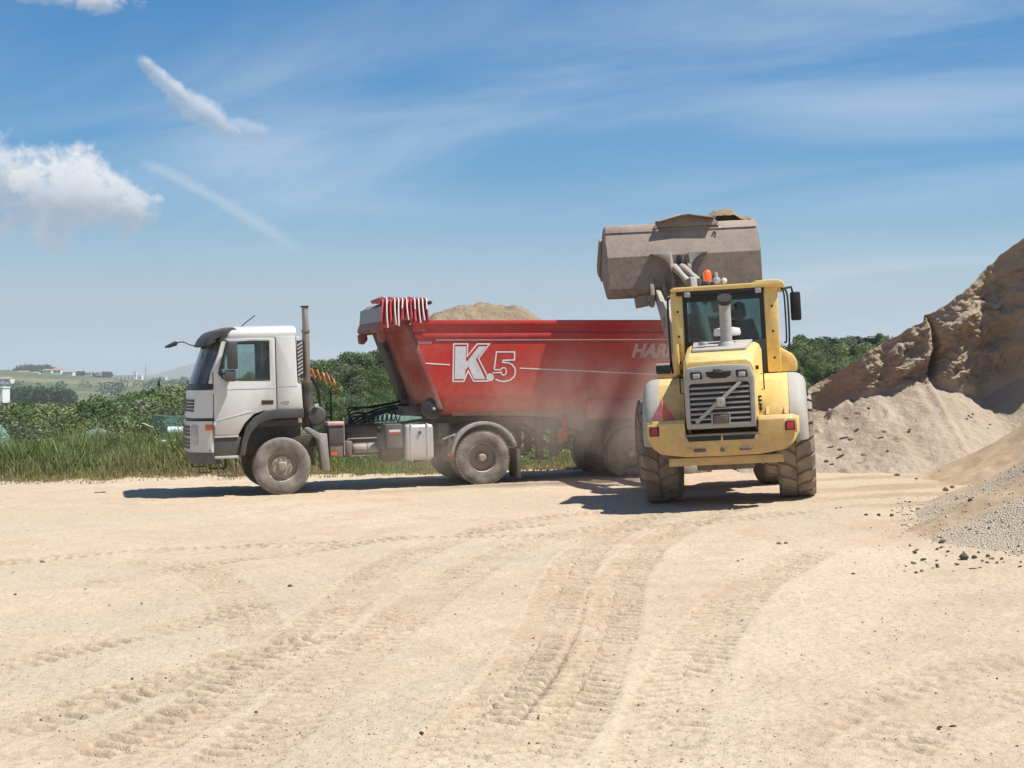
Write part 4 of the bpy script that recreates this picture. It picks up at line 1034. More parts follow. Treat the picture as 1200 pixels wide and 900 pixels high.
def ring_panel(m, outer, inner, y0, y1):
    """solid panel in the x-z plane with a hole; outer and inner have the same count"""
    n = len(outer); vs = []
    for y in (y0, y1): vs += [(p[0], y, p[1]) for p in outer] + [(p[0], y, p[1]) for p in inner]
    fs = []
    for i in range(n):
        j = (i + 1) % n
        fs += [(i, j, n + j, n + i), (2 * n + i, 3 * n + i, 3 * n + j, 2 * n + j), (i, 2 * n + i, 2 * n + j, j), (n + i, n + j, 3 * n + j, 3 * n + i)]
    return m.add(vs, fs)


def build_truck():
    T = empty('truck_tractor', TRUCK_M, 'white tractor unit with grey wheel arches and tall exhaust, hitched to the red trailer', 'truck')
    W, G, K, D = MATS['cab_white'], MATS['plastic_grey'], MATS['plastic_black'], MATS['chassis_dark']
    # frame
    m = MB()
    for s in (-1, 1):
        y = s * 0.43
        m.prism([(1.15, 0.80), (1.15, 1.06), (-4.85, 1.20), (-4.85, 0.98)], 'y', y - 0.04, y + 0.04)
    for x in (-0.9, -1.7, -2.5, -3.3, -4.5): m.box(x - 0.06, x + 0.06, -0.40, 0.40, 0.95, 1.12)
    m.build('chassis_frame', D, T, 0.01)
    MB().box(-0.08, 0.08, -0.9, 0.9, 0.47, 0.62).build('front_axle', D, T, 0.02)
    m = MB().box(-4.0, -3.8, -0.8, 0.8, 0.45, 0.64); m.lathe([(0.05, -0.2), (0.24, -0.12), (0.24, 0.12), (0.05, 0.2)], (-3.9, 0, 0.545), n=20)
    m.build('drive_axle', D, T, 0.015)
    for s in (1, -1):
        road_wheel(T, 0.0, s * 1.085, 0.545, 0.33, s, 'front', tread=False)
        road_wheel(T, -3.9, s * 1.095, 0.540, 0.31, s, 'dual')
        road_wheel(T, -3.9, s * 0.755, 0.540, 0.30, -s, 'dual', tread=False)
    # ---- cab shell
    def front_ring(z, dx=0.0, k=1.0, back=1.06):
        c = catmull([(1.235, 1.20, 0), (1.33, 1.165, 0), (1.46, 1.065, 0), (1.57, 0.88, 0), (1.64, 0.55, 0), (1.665, 0.0, 0), (1.64, -0.55, 0)], 2)[:11]
        pts = [(p.x + dx, p.y * k, z) for p in c]; pts += [(x, -y, zz) for x, y, zz in reversed(pts[:-1])]
        return pts
    def shell(m, za, zb, dxa=0, dxb=0, ka=1, kb=1, th=0.05):
        a = front_ring(za, dxa, ka); b = front_ring(zb, dxb, kb); ai = [(x - th, y * 0.96, z) for x, y, z in a]; bi = [(x - th, y * 0.96, z) for x, y, z in b]
        n = len(a); vs = a + b + ai + bi; fs = []
        for i in range(n - 1): fs += [(i, i + 1, n + i + 1, n + i), (2 * n + i, 3 * n + i, 3 * n + i + 1, 2 * n + i + 1), (i, 2 * n + i, 2 * n + i + 1, i + 1), (n + i, n + i + 1, 3 * n + i + 1, 3 * n + i)]
        fs += [(0, n, 3 * n, 2 * n), (n - 1, 3 * n - 1, 4 * n - 1, 2 * n - 1)]
        m.add(vs, fs)
    m = MB(); shell(m, 1.50, 2.02, 0.03, -0.02); fp = m.build('front_panel', W, T)
    # grille louvres on the front
    m = MB()
    for i in range(4):
        z = 1.62 + 0.062 * i; a = front_ring(z, 0.034 - 0.003 * i)[6:15]; b = front_ring(z + 0.04, 0.034 - 0.003 * i)[6:15]
        m.loft([[Vector(p), Vector(q), Vector(q) - Vector((0.06, 0, 0)), Vector(p) - Vector((0.06, 0, 0))] for p, q in zip(a, b)])
    m.build('upper_grille', K, fp)
    m = MB(); shell(m, 2.02, 2.14, -0.015, -0.05, 1, 1, 0.10); m.build('scuttle', K, T)
    m = MB(); shell(m, 2.14, 2.90, -0.06, -0.34, 0.985, 0.95, 0.012); m.build('windscreen', MATS['glass_screen'], T)
    for s in (1, -1):
        m = MB(); m.tube([(1.47, s * 0.55, 2.13), (1.50, s * 0.35, 2.22), (1.42, s * 0.25, 2.45)], 0.012, 6)
        m.tube([(1.50, s * 0.20, 2.15), (1.48, -s * 0.05, 2.30)], 0.012, 6); m.build('wiper', K, T)
    # A pillars
    for s in (1, -1):
        m = MB(); a = [(1.245, 1.205), (1.33, 1.16), (1.27, 1.10), (1.20, 1.16)]
        m.loft([[(x, s * y, 2.14) for x, y in a], [(x - 0.05, s * y * 0.995, 2.36) for x, y in a], [(x - 0.30, s * y * 0.955, 2.95) for x, y in a]]); m.build('windscreen_pillar', W, T, 0.012)
    # lower front: bumper, lamps
    m = MB(); shell(m, 0.86, 1.44, 0.06, 0.045, 1.0, 1.0, 0.10); bp = m.build('bumper', W, T)
    m = MB(); shell(m, 1.44, 1.50, 0.0, 0.0, 0.98, 0.98, 0.06); m.build('bumper_gap', K, bp)
    m = MB(); shell(m, 0.64, 0.86, 0.0, 0.055, 0.99, 1.0, 0.12); m.build('bumper_skirt', G, bp)
    m = MB()
    for z0 in (0.92, 1.16):
        for i in range(3):
            z = z0 + 0.07 * i; a = front_ring(z, 0.066)[7:14]; b = front_ring(z + 0.05, 0.066)[7:14]
            m.loft([[Vector(p), Vector(q), Vector(q) - Vector((0.05, 0, 0)), Vector(p) - Vector((0.05, 0, 0))] for p, q in zip(a, b)])
    m.build('lower_grille', K, bp)
    for s in (1, -1):
        m = MB(); p, q = Vector((1.50, s * 1.04, 0)), Vector((1.60, s * 0.90, 0)); nrm = Vector((0.62, s * 0.78, 0)).normalized()
        P = []
        for b0, dz0, dz1 in ((p, 1.0, 1.36), (q, 0.98, 1.36)):
            for z in (dz0, dz1): P += [b0 + Vector((0.05, 0, z)) - nrm * 0.05, b0 + Vector((0.05, 0, z)) + nrm * 0.006]
        m.add(P, [(0, 1, 3, 2), (4, 6, 7, 5), (1, 5, 7, 3), (0, 2, 6, 4), (2, 3, 7, 6), (0, 4, 5, 1)]); m.build('headlight', MATS['lamp_clear'], bp, 0.006)
        m = MB(); m.box(1.26, 1.40, s * 1.13, s * 1.205, 1.27, 1.37, Matrix.Rotation(-s * R(24), 3, 'Z')); m.build('indicator', MATS['orange_lens'], bp, 0.01)
        m = MB(); m.cyl((1.33, s * 1.15, 0.895), (1.335, s * 1.215, 0.895), 0.015, n=10); m.build('plug', K, bp)
    m = MB(); m.box(1.215, 1.30, -1.10, 1.10, 0.9, 1.42); m.build('bumper_beam', K, bp)
    # doors: frame with window opening
    for s in (1, -1):
        o = [(0.075, 1.60), (0.075, 2.965), (0.50, 2.975), (1.055, 2.965), (1.235, 2.36), (1.245, 1.17), (0.80, 1.17), (0.68, 1.38), (0.50, 1.55), (0.32, 1.60)]
        i_ = [(0.185, 2.17), (0.185, 2.915), (0.50, 2.92), (0.985, 2.90), (1.145, 2.33), (1.06, 2.22), (0.80, 2.19), (0.70, 2.18), (0.50, 2.175), (0.32, 2.17)]
        m = MB(); ring_panel(m, o, i_, s * 1.15, s * 1.215); d = m.build('door', W, T, 0.010)
        g = MB(); g.prism(i_, 'y', s * 1.170, s * 1.182); g.build('door_glass', MATS['glass_cab'], d)
        g = MB(); ring_panel(g, i_, [((x - 0.6) * 0.955 + 0.6, (z - 2.55) * 0.945 + 2.55) for x, z in i_], s * 1.185, s * 1.2195); g.build('window_seal', K, d, 0.004)
        g = MB(); g.box(0.13, 0.36, s * 1.19, s * 1.222, 1.715, 1.805); hd = g.build('door_handle', K, d, 0.012)
        MB().box(0.15, 0.34, s * 1.21, s * 1.232, 1.775, 1.795).build('grip', G, hd, 0.004)
        g = MB(); g.prism([(1.235, 1.43), (1.235, 1.45), (0.62, 1.60), (0.50, 1.60)], 'y', s * 1.214, s * 1.224); g.build('door_crease', W, d, 0.004)
        g = MB(); g.prism([(1.235, 2.02), (1.235, 2.032), (0.08, 2.032), (0.08, 2.02)], 'y', s * 1.2145, s * 1.2195); g.build('door_moulding', W, d)
        g = MB(); g.box(0.80, 1.245, s * 1.16, s * 1.222, 1.125, 1.165); g.build('door_sill', MATS['aluminium'], d, 0.006)
        # rear quarter
        m = MB(); m.prism([(0.065, 1.60), (0.065, 2.965), (0.075, 3.0), (-0.31, 3.0), (-0.33, 2.10), (-0.40, 2.08), (-0.42, 1.60)], 'y', s * 1.10, s * 1.213); m.build('quarter_panel', W, T, 0.014)
    for s in (1, -1):
        MB().box(0.066, 0.074, s * 1.205, s * 1.2165, 1.60, 2.97).build('door_seam', K, T); MB().box(1.238, 1.248, s * 1.19, s * 1.2185, 1.17, 2.35).build('door_seam', K, T); MB().box(0.80, 1.24, s * 1.19, s * 1.2175, 1.163, 1.172).build('door_seam', K, T)
        for z in (1.35, 1.95): MB().box(1.215, 1.255, s * 1.21, s * 1.228, z, z + 0.09).build('hinge', W, T, 0.006)
        MB().box(-0.325, 0.06, s * 1.21, s * 1.2145, 2.035, 2.043).build('panel_seam', MATS['hub_dirty'], T)
    # number on the quarter panel, as lettering
    place_text('lettering', '400', 0.105, MATS['hub_dirty'], T, Matrix.Translation((0.015, 1.2165, 1.70)) @ Matrix.Rotation(R(180), 4, 'Z') @ Matrix.Rotation(R(90), 4, 'X'), shear=0.3, offset=0.002)
    # roof, back wall, floor
    m = MB()
    def rr(z, x0, x1, hw): return [(x0, -hw, z), (x1 - 0.12, -hw, z), (x1, -hw + 0.18, z), (x1, hw - 0.18, z), (x1 - 0.12, hw, z), (x0, hw, z)]
    m.loft([rr(2.965, -0.32, 1.06, 1.20), rr(3.06, -0.33, 1.03, 1.20), rr(3.15, -0.325, 0.98, 1.15), rr(3.195, -0.31, 0.92, 1.04), rr(3.205, -0.27, 0.86, 0.85)]); m.build('roof', W, T, 0.018)
    m = MB(); m.box(-0.41, -0.33, -1.11, 1.11, 1.35, 2.99); m.build('back_wall', W, T, 0.02)
    m = MB(); m.box(-0.33, 1.25, -1.12, 1.12, 1.30, 1.42); m.build('cab_floor', K, T)
    m = MB(); m.prism([(1.36, 1.5), (1.02, 1.5), (0.92, 1.9), (1.0, 2.10), (1.36, 2.12)], 'y', -0.98, 0.98); m.build('dashboard', MATS['interior'], T, 0.03)
    for y in (0.62, -0.62):
        m = MB(); m.box(0.15, 0.68, y - 0.26, y + 0.26, 1.75, 1.95); m.prism([(0.22, 1.92), (0.02, 1.92), (-0.14, 2.62), (0.02, 2.66)], 'y', y - 0.25, y + 0.25); m.box(-0.12, 0.02, y - 0.14, y + 0.14, 2.66, 2.86); m.build('seat', MATS['seat_cloth'], T, 0.05)
    m = MB(); C = Vector((0.80, 0.62, 2.16)); ax = Matrix.Rotation(R(-55), 3, 'Y')
    m.tube([C + ax @ Vector((0.22 * math.cos(a), 0.22 * math.sin(a), 0)) for a in [2 * math.pi * i / 20 for i in range(21)]], 0.016, 6); m.tube([C, (0.98, 0.62, 1.95)], 0.03, 8); m.box(0.78, 0.84, 0.42, 0.82, 2.14, 2.18); m.build('steering_wheel', K, T)
    # sun visor over the windscreen
    m = MB()
    def vs(y, d): return [(1.02 - d, y, 2.98), (0.92 - d, y, 3.14), (1.00 - d, y, 3.19), (1.27 - d, y, 3.12), (1.38 - d, y, 3.01), (1.46 - d, y, 2.86), (1.43 - d, y, 2.85), (1.34 - d, y, 2.95), (1.25 - d, y, 3.0)]
    m.loft([vs(-1.16, 0.16), vs(-1.05, 0.06), vs(-0.6, 0.0), vs(0.6, 0.0), vs(1.05, 0.06), vs(1.16, 0.16)]); m.build('sun_visor', G, T, 0.012)
    # mirrors
    for s in (1, -1):
        m = MB(); m.tube([(1.10, s * 1.17, 2.93), (1.02, s * 1.36, 2.95), (0.95, s * 1.40, 2.90)], 0.022, 8)
        ma = m.build('mirror_arm', K, T); MB().tube([(1.10, s * 1.19, 2.30), (1.0, s * 1.36, 2.32)], 0.022, 8).build('lower_arm', K, ma)
        m = MB(); m.box(0.80, 0.98, s * 1.28, s * 1.52, 2.40, 2.92); m.build('mirror', G, ma, 0.035)
        m = MB(); m.box(0.84, 1.04, s * 1.28, s * 1.50, 2.17, 2.385); m.build('wide_mirror', G, ma, 0.03)
    m = MB(); m.tube(catmull([(1.38, -0.95, 2.88), (1.50, -0.98, 2.91), (1.64, -0.98, 2.97), (1.78, -0.98, 2.95)], 5), 0.014, 6); fm = m.build('front_mirror_arm', K, T)
    m = MB(); m.prism([(1.74, 2.97), (1.80, 2.99), (1.98, 2.90), (2.0, 2.86), (1.90, 2.86), (1.76, 2.90)], 'y', -1.10, -0.84); m.build('front_mirror', K, fm, 0.02)
    m = MB(); m.tube([(0.62, 0.55, 3.19), (0.60, 0.55, 3.24), (0.36, 0.55, 3.42)], 0.011, 6); m.box(0.57, 0.67, 0.51, 0.59, 3.19, 3.22); m.build('antenna', K, T)
    # wheel arch
    for s in (1, -1):
        outer = [(0.80, 0.78), (0.74, 1.06), (0.66, 1.30), (0.50, 1.49), (0.30, 1.59), (0.10, 1.625), (-0.43, 1.625)]
        inner = [(0.69, 0.78), (0.645, 1.02), (0.565, 1.21), (0.43, 1.355), (0.26, 1.425), (0.08, 1.445), (-0.43, 1.445)]
        m = MB(); m.prism(outer + inner[::-1], 'y', s * 0.62, s * 1.262); m.build('wheel_arch', G, T, 0.012)
        m = MB(); m.prism([(-0.43, 1.445), (0.08, 1.445), (0.26, 1.425), (0.43, 1.355), (0.565, 1.21), (0.645, 1.02), (0.69, 0.78), (0.55, 0.78), (-0.43, 1.1)], 'y', s * 0.60, s * 0.70); m.build('arch_liner', K, T)
        m = MB(); m.prism([(0.795, 0.77), (1.25, 0.77), (1.25, 1.125), (0.745, 1.125)], 'y', s * 0.75, s * 1.20); st = m.build('step_panel', G, T, 0.02)
        MB().box(0.80, 1.25, s * 1.08, s * 1.235, 0.735, 0.785).build('step', MATS['aluminium'], st, 0.008)
        m = MB()
        for x in (0.86, 1.18): m.box(x - 0.015, x + 0.015, s * 1.15, s * 1.19, 0.42, 0.74)
        m.box(0.845, 1.195, s * 1.14, s * 1.20, 0.40, 0.43); m.build('lower_step', K, st, 0.004)
        m = MB()
        for x in (1.30, 1.52): m.box(x - 0.012, x + 0.012, s * 0.95, s * 0.975, 0.48, 0.66)
        m.box(1.29, 1.53, s * 0.945, s * 0.98, 0.465, 0.49); m.build('bumper_step', K, bp, 0.003)
        # flap behind the front wheel
        m = MB(); m.prism([(-0.44, 1.24), (-0.50, 1.27), (-0.74, 1.13), (-0.86, 1.13), (-0.90, 0.42), (-0.77, 0.42), (-0.70, 1.02), (-0.60, 1.10)], 'y', s * 0.78, s * 1.22); m.build('mud_flap', MATS['fender_grey'], T, 0.012)
    # air intake grille and exhaust behind the cab
    m = MB(); m.box(-0.455, -0.42, 0.82, 1.20, 2.20, 2.92); ig = m.build('air_intake', K, T, 0.01)
    m = MB(); m.box(-0.445, -0.335, 1.16, 1.205, 2.22, 2.91); m.build('intake_frame', K, ig, 0.01)
    m = MB()
    for k in range(9):
        z = 2.235 + k * 0.070; m.add([(-0.342, 1.206, z), (-0.342, 1.206, z + 0.034), (-0.440, 1.206, z + 0.094), (-0.440, 1.206, z + 0.060), (-0.342, 1.215, z), (-0.342, 1.215, z + 0.034), (-0.440, 1.215, z + 0.094), (-0.440, 1.215, z + 0.060)], [(0, 1, 2, 3), (4, 7, 6, 5), (0, 4, 5, 1), (1, 5, 6, 2), (2, 6, 7, 3), (3, 7, 4, 0)])
    m.build('slats', MATS['aluminium'], ig, recalc=True)
    m = MB(); X, Y = -0.56, 0.98
    MB().cyl((X, Y, 1.25), (X, Y, 2.10), 0.085, n=18).build('exhaust_silencer', D, T); m.cyl((X + .02, Y, 2.05), (X + .02, Y, 3.08), 0.068, n=18); m.cyl((X + .02, Y, 3.06), (X + .02, Y, 3.12), 0.080, n=18); ex = m.build('exhaust_pipe', MATS['exhaust_rust'], T, 0.004)
    m = MB(); m.cyl((X + .02, Y, 3.11), (X + .02, Y, 3.54), 0.062, n=18); m.build('tail_pipe', MATS['fender_grey'], ex, 0.003)
    m = MB(); m.box(X - 0.045, X + 0.10, Y - 0.07, Y + 0.07, 3.545, 3.57); m.build('rain_flap', K, ex, 0.004)
    m = MB(); m.box(-0.50, -0.44, 0.30, 0.95, 1.5, 2.1); m.box(-0.62, -0.44, 0.85, 0.92, 1.2, 1.75); m.build('exhaust_bracket', D, ex, 0.01)
    # drum filter, boxes along the frame
    m = MB(); m.lathe([(0.001, -0.22), (0.14, -0.20), (0.19, -0.12), (0.19, 0.14), (0.15, 0.21), (0.001, 0.235)], (-0.68, 0.96, 1.475), n=28); dr = m.build('air_drier', G, T)
    MB().box(-0.72, -0.64, 1.15, 1.22, 1.63, 1.70).build('bracket', MATS['aluminium'], dr, 0.01)
    MB().tube([(-0.60, 1.1, 1.30), (-0.62, 1.1, 1.16), (-0.75, 1.05, 1.10)], 0.03, 8).build('bracket', D, dr)
    m = MB(); m.box(-0.90, -1.18, 0.55, 1.18, 0.92, 1.28); bx = m.build('battery_box', G, T, 0.025)
    MB().box(-0.885, -1.20, 0.53, 1.20, 1.275, 1.345).build('lid', MATS['decal_pink'], bx, 0.02)
    MB().box(-0.91, -1.17, 0.6, 1.16, 0.66, 0.925).build('lower_case', D, bx, 0.02)
    MB().box(-0.93, -1.05, 1.158, 1.186, 0.70, 0.765).build('side_reflector', MATS['orange_lens'], bx, 0.006)
    m = MB(); m.tube([(-1.19, 1.16, 0.70), (-1.19, 1.16, 1.42)], 0.014, 6); m.build('dip_stick', MATS['fender_grey'], T)
    m = MB(); m.box(-1.24, -1.95, 0.60, 0.66, 0.92, 1.25); m.box(-1.22, -1.95, 0.655, 0.68, 1.20, 1.225); m.box(-1.22, -1.95, 0.655, 0.68, 1.08, 1.10); m.build('side_plate', MATS['chassis_dark'], T, 0.008)
    for x0 in (-1.30, -1.56, -1.78):
        m = MB(); m.lathe([(0.001, -0.16), (0.09, -0.155), (0.11, -0.12), (0.11, 0.12), (0.09, 0.155), (0.001, 0.16)], (x0, 0.86, 0.80), axis='x' if x0 < -1.5 else 'z', n=20); m.build('air_tank', MATS['fender_grey'] if x0 < -1.5 else D, T)
    m = MB(); m.box(-1.25, -1.96, 0.9, 0.94, 0.66, 0.685); m.tube([(-1.24, 0.92, 0.67), (-1.24, 0.92, 0.90), (-1.32, 0.92, 1.0), (-1.88, 0.92, 1.0)], 0.014, 6); m.build('side_guard', MATS['fender_grey'], T)
    m = MB(); m.prism([(-1.99, 1.26), (-2.33, 1.26), (-2.325, 0.80), (-2.03, 0.80)], 'y', 0.62, 1.20); ub = m.build('urea_box', G, T, 0.025)
    MB().box(-2.06, -2.28, 1.195, 1.206, 1.095, 1.155).build('sticker', MATS['decal_white'], ub)
    MB().box(-2.06, -2.28, 1.197, 1.2075, 1.075, 1.11).build('sticker_band', MATS['decal_red'], ub)
    m = MB(); m.lathe([(0.001, -0.24), (0.15, -0.23), (0.20, -0.16), (0.20, 0.16), (0.15, 0.23), (0.001, 0.24)], (-2.14, 0.92, 0.73), axis='x', n=24); m.cyl((-1.93, 1.05, 0.78), (-1.93, 1.05, 1.08), 0.085, n=16); m.build('silencer', K, T)
    m = MB(); m.box(-2.37, -2.93, 0.62, 1.235, 0.55, 1.24); ft = m.build('fuel_tank', MATS['aluminium'], T, 0.07, 4)
    for x in (-2.48, -2.80):
        m = MB(); m.box(x - 0.03, x + 0.03, 0.60, 1.25, 0.535, 1.255); m.build('strap', MATS['aluminium'], ft, 0.065, 3)
    MB().cyl((-2.65, 1.23, 1.08), (-2.65, 1.262, 1.08), 0.035, n=12).build('filler_cap', K, ft)
    MB().cyl((-2.66, 0.95, 0.50), (-2.66, 0.95, 0.56), 0.09, n=12).build('drain', K, ft)
    # drive wheel guards
    for s in (1, -1):
        o = arc_pts(-3.93, 0.56, 0.69, 8, 165, 14); i_ = arc_pts(-3.93, 0.56, 0.625, 8, 165, 14)
        m = MB(); m.prism(o + i_[::-1], 'y', s * 0.60, s * 1.27); dg = m.build('drive_guard', MATS['fender_grey'], T, 0.012)
        MB().box(-4.58, -4.66, s * 0.62, s * 1.24, 0.12, 0.68).build('mud_flap', K, dg, 0.01)
        MB().prism([(-3.22, 0.98), (-3.20, 0.50), (-3.36, 0.50), (-3.30, 0.78), (-3.34, 0.95)], 'y', s * 0.62, s * 1.20).build('front_flap', G, dg, 0.012)
        MB().box(-3.20, -3.31, s * 1.195, s * 1.215, 0.60, 0.665).build('side_reflector', MATS['orange_lens'], dg, 0.005)
        MB().tube([(-3.14, s * 1.1, 0.93), (-3.35, s * 1.22, 1.02)], 0.02, 6).build('stay', MATS['aluminium'], dg)
        MB().box(-4.5, -4.58, s * 1.13, s * 1.28, 0.74, 0.83).build('marker_lamp', D, dg, 0.01)
    MB().prism([(-4.32, 1.18), (-4.85, 1.12), (-4.85, 0.92), (-4.36, 0.95)], 'y', -1.15, -0.5).build('rear_step', D, T, 0.01)
    m = MB(); m.prism([(-3.45, 1.21), (-3.55, 1.29), (-4.20, 1.29), (-4.40, 1.21)], 'y', -0.45, 0.45); m.build('fifth_wheel', D, T, 0.02)
    MB().box(-3.05, -3.30, -0.7, 1.02, 0.85, 1.24).build('rear_crossbox', D, T, 0.02)
    # coiled and plain hoses between cab and trailer
    m = MB(); pts = []
    for i in range(70):
        t = i / 69; a = t * 2 * math.pi * 6.0
        pts.append((-0.62 - 0.62 * t, 0.35 + 0.10 * math.sin(a), 2.32 - 0.30 * t * t - 0.05 + 0.10 * math.cos(a)))
    m.tube(pts, 0.016, 5); m.build('coiled_hose', MATS['hose_orange'], T)
    m = MB(); m.tube(catmull([(-0.52, 0.5, 1.3), (-0.56, 0.55, 2.0), (-0.66, 0.5, 2.22), (-0.80, 0.5, 2.0), (-0.84, 0.5, 1.6), (-0.78, 0.5, 1.3)], 6), 0.028, 6)
    m.tube(catmull([(-0.50, 0.3, 1.4), (-0.58, 0.3, 2.1), (-0.72, 0.3, 2.24), (-0.86, 0.35, 1.9)], 6), 0.022, 6); m.tube([(-1.06, 0.5, 1.25), (-1.06, 0.5, 1.95)], 0.018, 6); m.build('hose_loop', MATS['hose_black'], T)
    rg = random.Random(3)
    for k in range(7):
        y = 0.55 - 0.16 * k; sag = rg.uniform(0.05, 0.22)
        m = MB(); m.tube(catmull([(-1.25 - 0.07 * k, y, 1.22), (-1.55, y, 1.24 + 0.05 * k), (-2.0, y + rg.uniform(-.1, .1), 1.36 + sag), (-2.4, y, 1.50 + sag * 0.6), (-2.62, y, 1.56 + 0.02 * k)], 7), 0.021, 6); m.build('supply_hose', MATS['hose_black'], T)
    m = MB()
    for k in range(9):
        x = -1.55 - 0.09 * k; m.tube(catmull([(x, 0.3, 1.24), (x - 0.06, 0.32, 1.36 + 0.02 * k), (x - 0.14, 0.3, 1.28), (x - 0.2, 0.28, 1.40)], 5), 0.012, 5)
    m.build('spring_cable', MATS['hose_black'], T)
    m = MB(); m.tube(catmull([(-1.1, 0.7, 1.22), (-1.6, 0.72, 1.25), (-2.2, 0.7, 1.24), (-2.8, 0.75, 1.30), (-3.1, 0.7, 1.27)], 6), 0.035, 6); m.build('air_line', MATS['hose_black'], T)
    return T

build_truck()


# ------------------------------------------------------------------ trailer
def build_trailer():
    T = empty('tipper_trailer', TRAILER_M, 'red half-pipe tipper trailer with white K.5 lettering, piled with sand', 'trailer')
    RED, DULL, D = MATS['trailer_red'], MATS['trailer_red_dull'], MATS['chassis_dark']
    XR = -5.25
    def fx(z): return 0.85 + (z - 1.36) * 0.385       # side's front edge leans forward
    prof = [(1.25, 3.14), (1.25, 1.78), (1.20, 1.62), (1.08, 1.47), (0.90, 1.38), (0.70, 1.345)]
    def ring(x, k=1.0, lean=True, xo=0.0, inner=0.0):
        P = [(y - inner, z + (inner if z < 1.9 else 0)) for y, z in prof]; P = P + [(-y, z) for y, z in reversed(P)]
        return [((fx(z) + xo if lean else x), y * k, z) for y, z in P]
    # tub shell (outer + inner skin)
    a, b = ring(0), ring(XR, lean=False); ai, bi = ring(0, 1, True, -0.05, 0.05), ring(XR, 1, False, 0, 0.05)
    m = MB(); n = len(a)
    m.add(a + b + ai + bi, [f for i in range(n - 1) for f in ((i, i + 1, n + i + 1, n + i), (2 * n + i, 3 * n + i, 3 * n + i + 1, 2 * n + i + 1))] + [(0, n, 3 * n, 2 * n), (n - 1, 3 * n - 1, 4 * n - 1, 2 * n - 1)])
    tub = m.build('tub', RED, T)
    # sloping front wall with chamfered corners
    f1 = ring(0); f2 = [(x + 0.30, y * 0.74, z) for x, y, z in f1]
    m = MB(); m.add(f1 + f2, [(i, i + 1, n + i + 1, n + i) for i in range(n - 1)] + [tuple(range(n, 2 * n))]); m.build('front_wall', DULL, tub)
    m = MB(); m.box(XR - 0.05, XR, -1.25, 1.25, 1.36, 3.2); m.build('tailgate', RED, tub, 0.01)
    for s in (1, -1):
        m = MB(); m.box(XR, 1.42, s * 1.20, s * 1.315, 3.135, 3.228); m.build('top_rail', RED, tub, 0.016)
        m = MB(); m.box(XR, 1.36, s * 1.245, s * 1.285, 2.885, 2.972); m.build('side_rail', RED, tub, 0.010)
        m = MB(); m.prism([(fx(3.1) + 0.0, 3.12), (fx(1.5) - 0.0, 1.50), (fx(1.5) - 0.10, 1.50), (fx(3.1) - 0.10, 3.12)], 'y', s * 1.23, s * 1.268); m.build('front_post', DULL, tub, 0.01)
    # front canopy over the cab gap
    side = [(1.40, 3.22), (1.20, 3.58), (1.84, 3.58), (1.93, 3.50), (1.95, 3.10), (1.90, 3.00), (1.78, 3.00), (1.52, 3.05)]
    for s in (1, -1):
        m = MB(); m.prism(side, 'y', s * 1.17, s * 1.23); m.build('canopy_cheek', DULL, T, 0.01)
        m = MB(); m.prism([(1.99, 3.04), (2.05, 2.98), (2.03, 2.82), (1.94, 2.80), (1.86, 2.90), (1.88, 3.04)], 'y', s * 1.0, s * 1.2); m.build('canopy_bracket', DULL, T, 0.015)
    m = MB(); m.prism([(1.20, 3.585), (1.82, 3.585), (1.95, 3.50), (1.95, 3.47), (1.80, 3.55), (1.20, 3.55)], 'y', -1.17, 1.17); m.build('canopy', DULL, T, 0.006)
    m = MB(); m.prism([(1.935, 3.20), (1.95, 3.495), (1.975, 3.495), (2.0, 3.20)], 'y', -1.225, 1.225); m.build('canopy_front', MATS['grey_panel'], T, 0.008)
    MB().prism([(1.93, 3.195), (2.01, 3.195), (2.05, 3.06), (1.98, 3.0), (1.93, 3.02)], 'y', -1.235, 1.235).build('canopy_lip', DULL, T, 0.015)
    m = MB(); m.tube([(1.06, 1.35, 3.56), (1.06, -1.35, 3.56)], 0.035, 10); m.build('tarp_roller', MATS['plastic_black'], T)
    # bunched cover hanging over the near edge: pleats
    m = MB(); npl = 11; ns = 8 * npl; rows = []
    rgt = random.Random(5); jit = [rgt.uniform(-0.8, 0.8) for _ in range(npl + 1)]; drop = [rgt.uniform(-0.09, 0.07) for _ in range(npl + 1)]
    for j in range(12):
        v = j / 11; row = []
        for i in range(ns + 1):
            u = i / ns; k = u * npl; kk = int(k)
            ph = 2 * math.pi * k + jit[min(kk, npl)] * v
            am = 0.034 + 0.055 * v
            x = 1.12 + (1.95 + 0.10 * v - 1.12 - 0.04 * v) * u + 0.045 * math.sin(ph + 1.0 + 2 * v) * v
            if v < 0.36:
                y = -0.15 + (1.24 + 0.15) * (v / 0.36); z = 3.635 + am * 0.8 * math.cos(ph)
            else:
                t = (v - 0.36) / 0.64; y = 1.26 + 0.05 * math.sin(t * 2) + am * (0.5 + 0.5 * math.cos(ph)) * 1.3; z = 3.625 - t * (0.46 + drop[min(kk, npl)] + (0.05 if u > 0.75 else 0))
            row.append((x, y, z))
        rows.append(row)
    vs = [p for r in rows for p in r]; w = ns + 1
    fs = [(j * w + i, j * w + i + 1, (j + 1) * w + i + 1, (j + 1) * w + i) for j in range(11) for i in range(ns)]
    tarp = m.add(vs, fs).build('cover', MATS['tarp'], T, angle=80)
    md = tarp.modifiers.new('thick', 'SOLIDIFY'); md.thickness = 0.012
    for k in range(npl):       # pale piping on each fold
        if k in (4, 9): continue
        i = min(ns, int((k + 0.5 * 0) * 8)); m = MB()
        top = 12 if k % 3 else 8
        m.tube([Vector(rows[j][i]) + Vector((0, 0.016 if j > 4 else 0, 0.016 if j <= 5 else 0)) for j in range(0, top)], 0.014, 6); m.build('piping', MATS['decal_white'], tarp)
    # chassis under the tub
    m = MB()
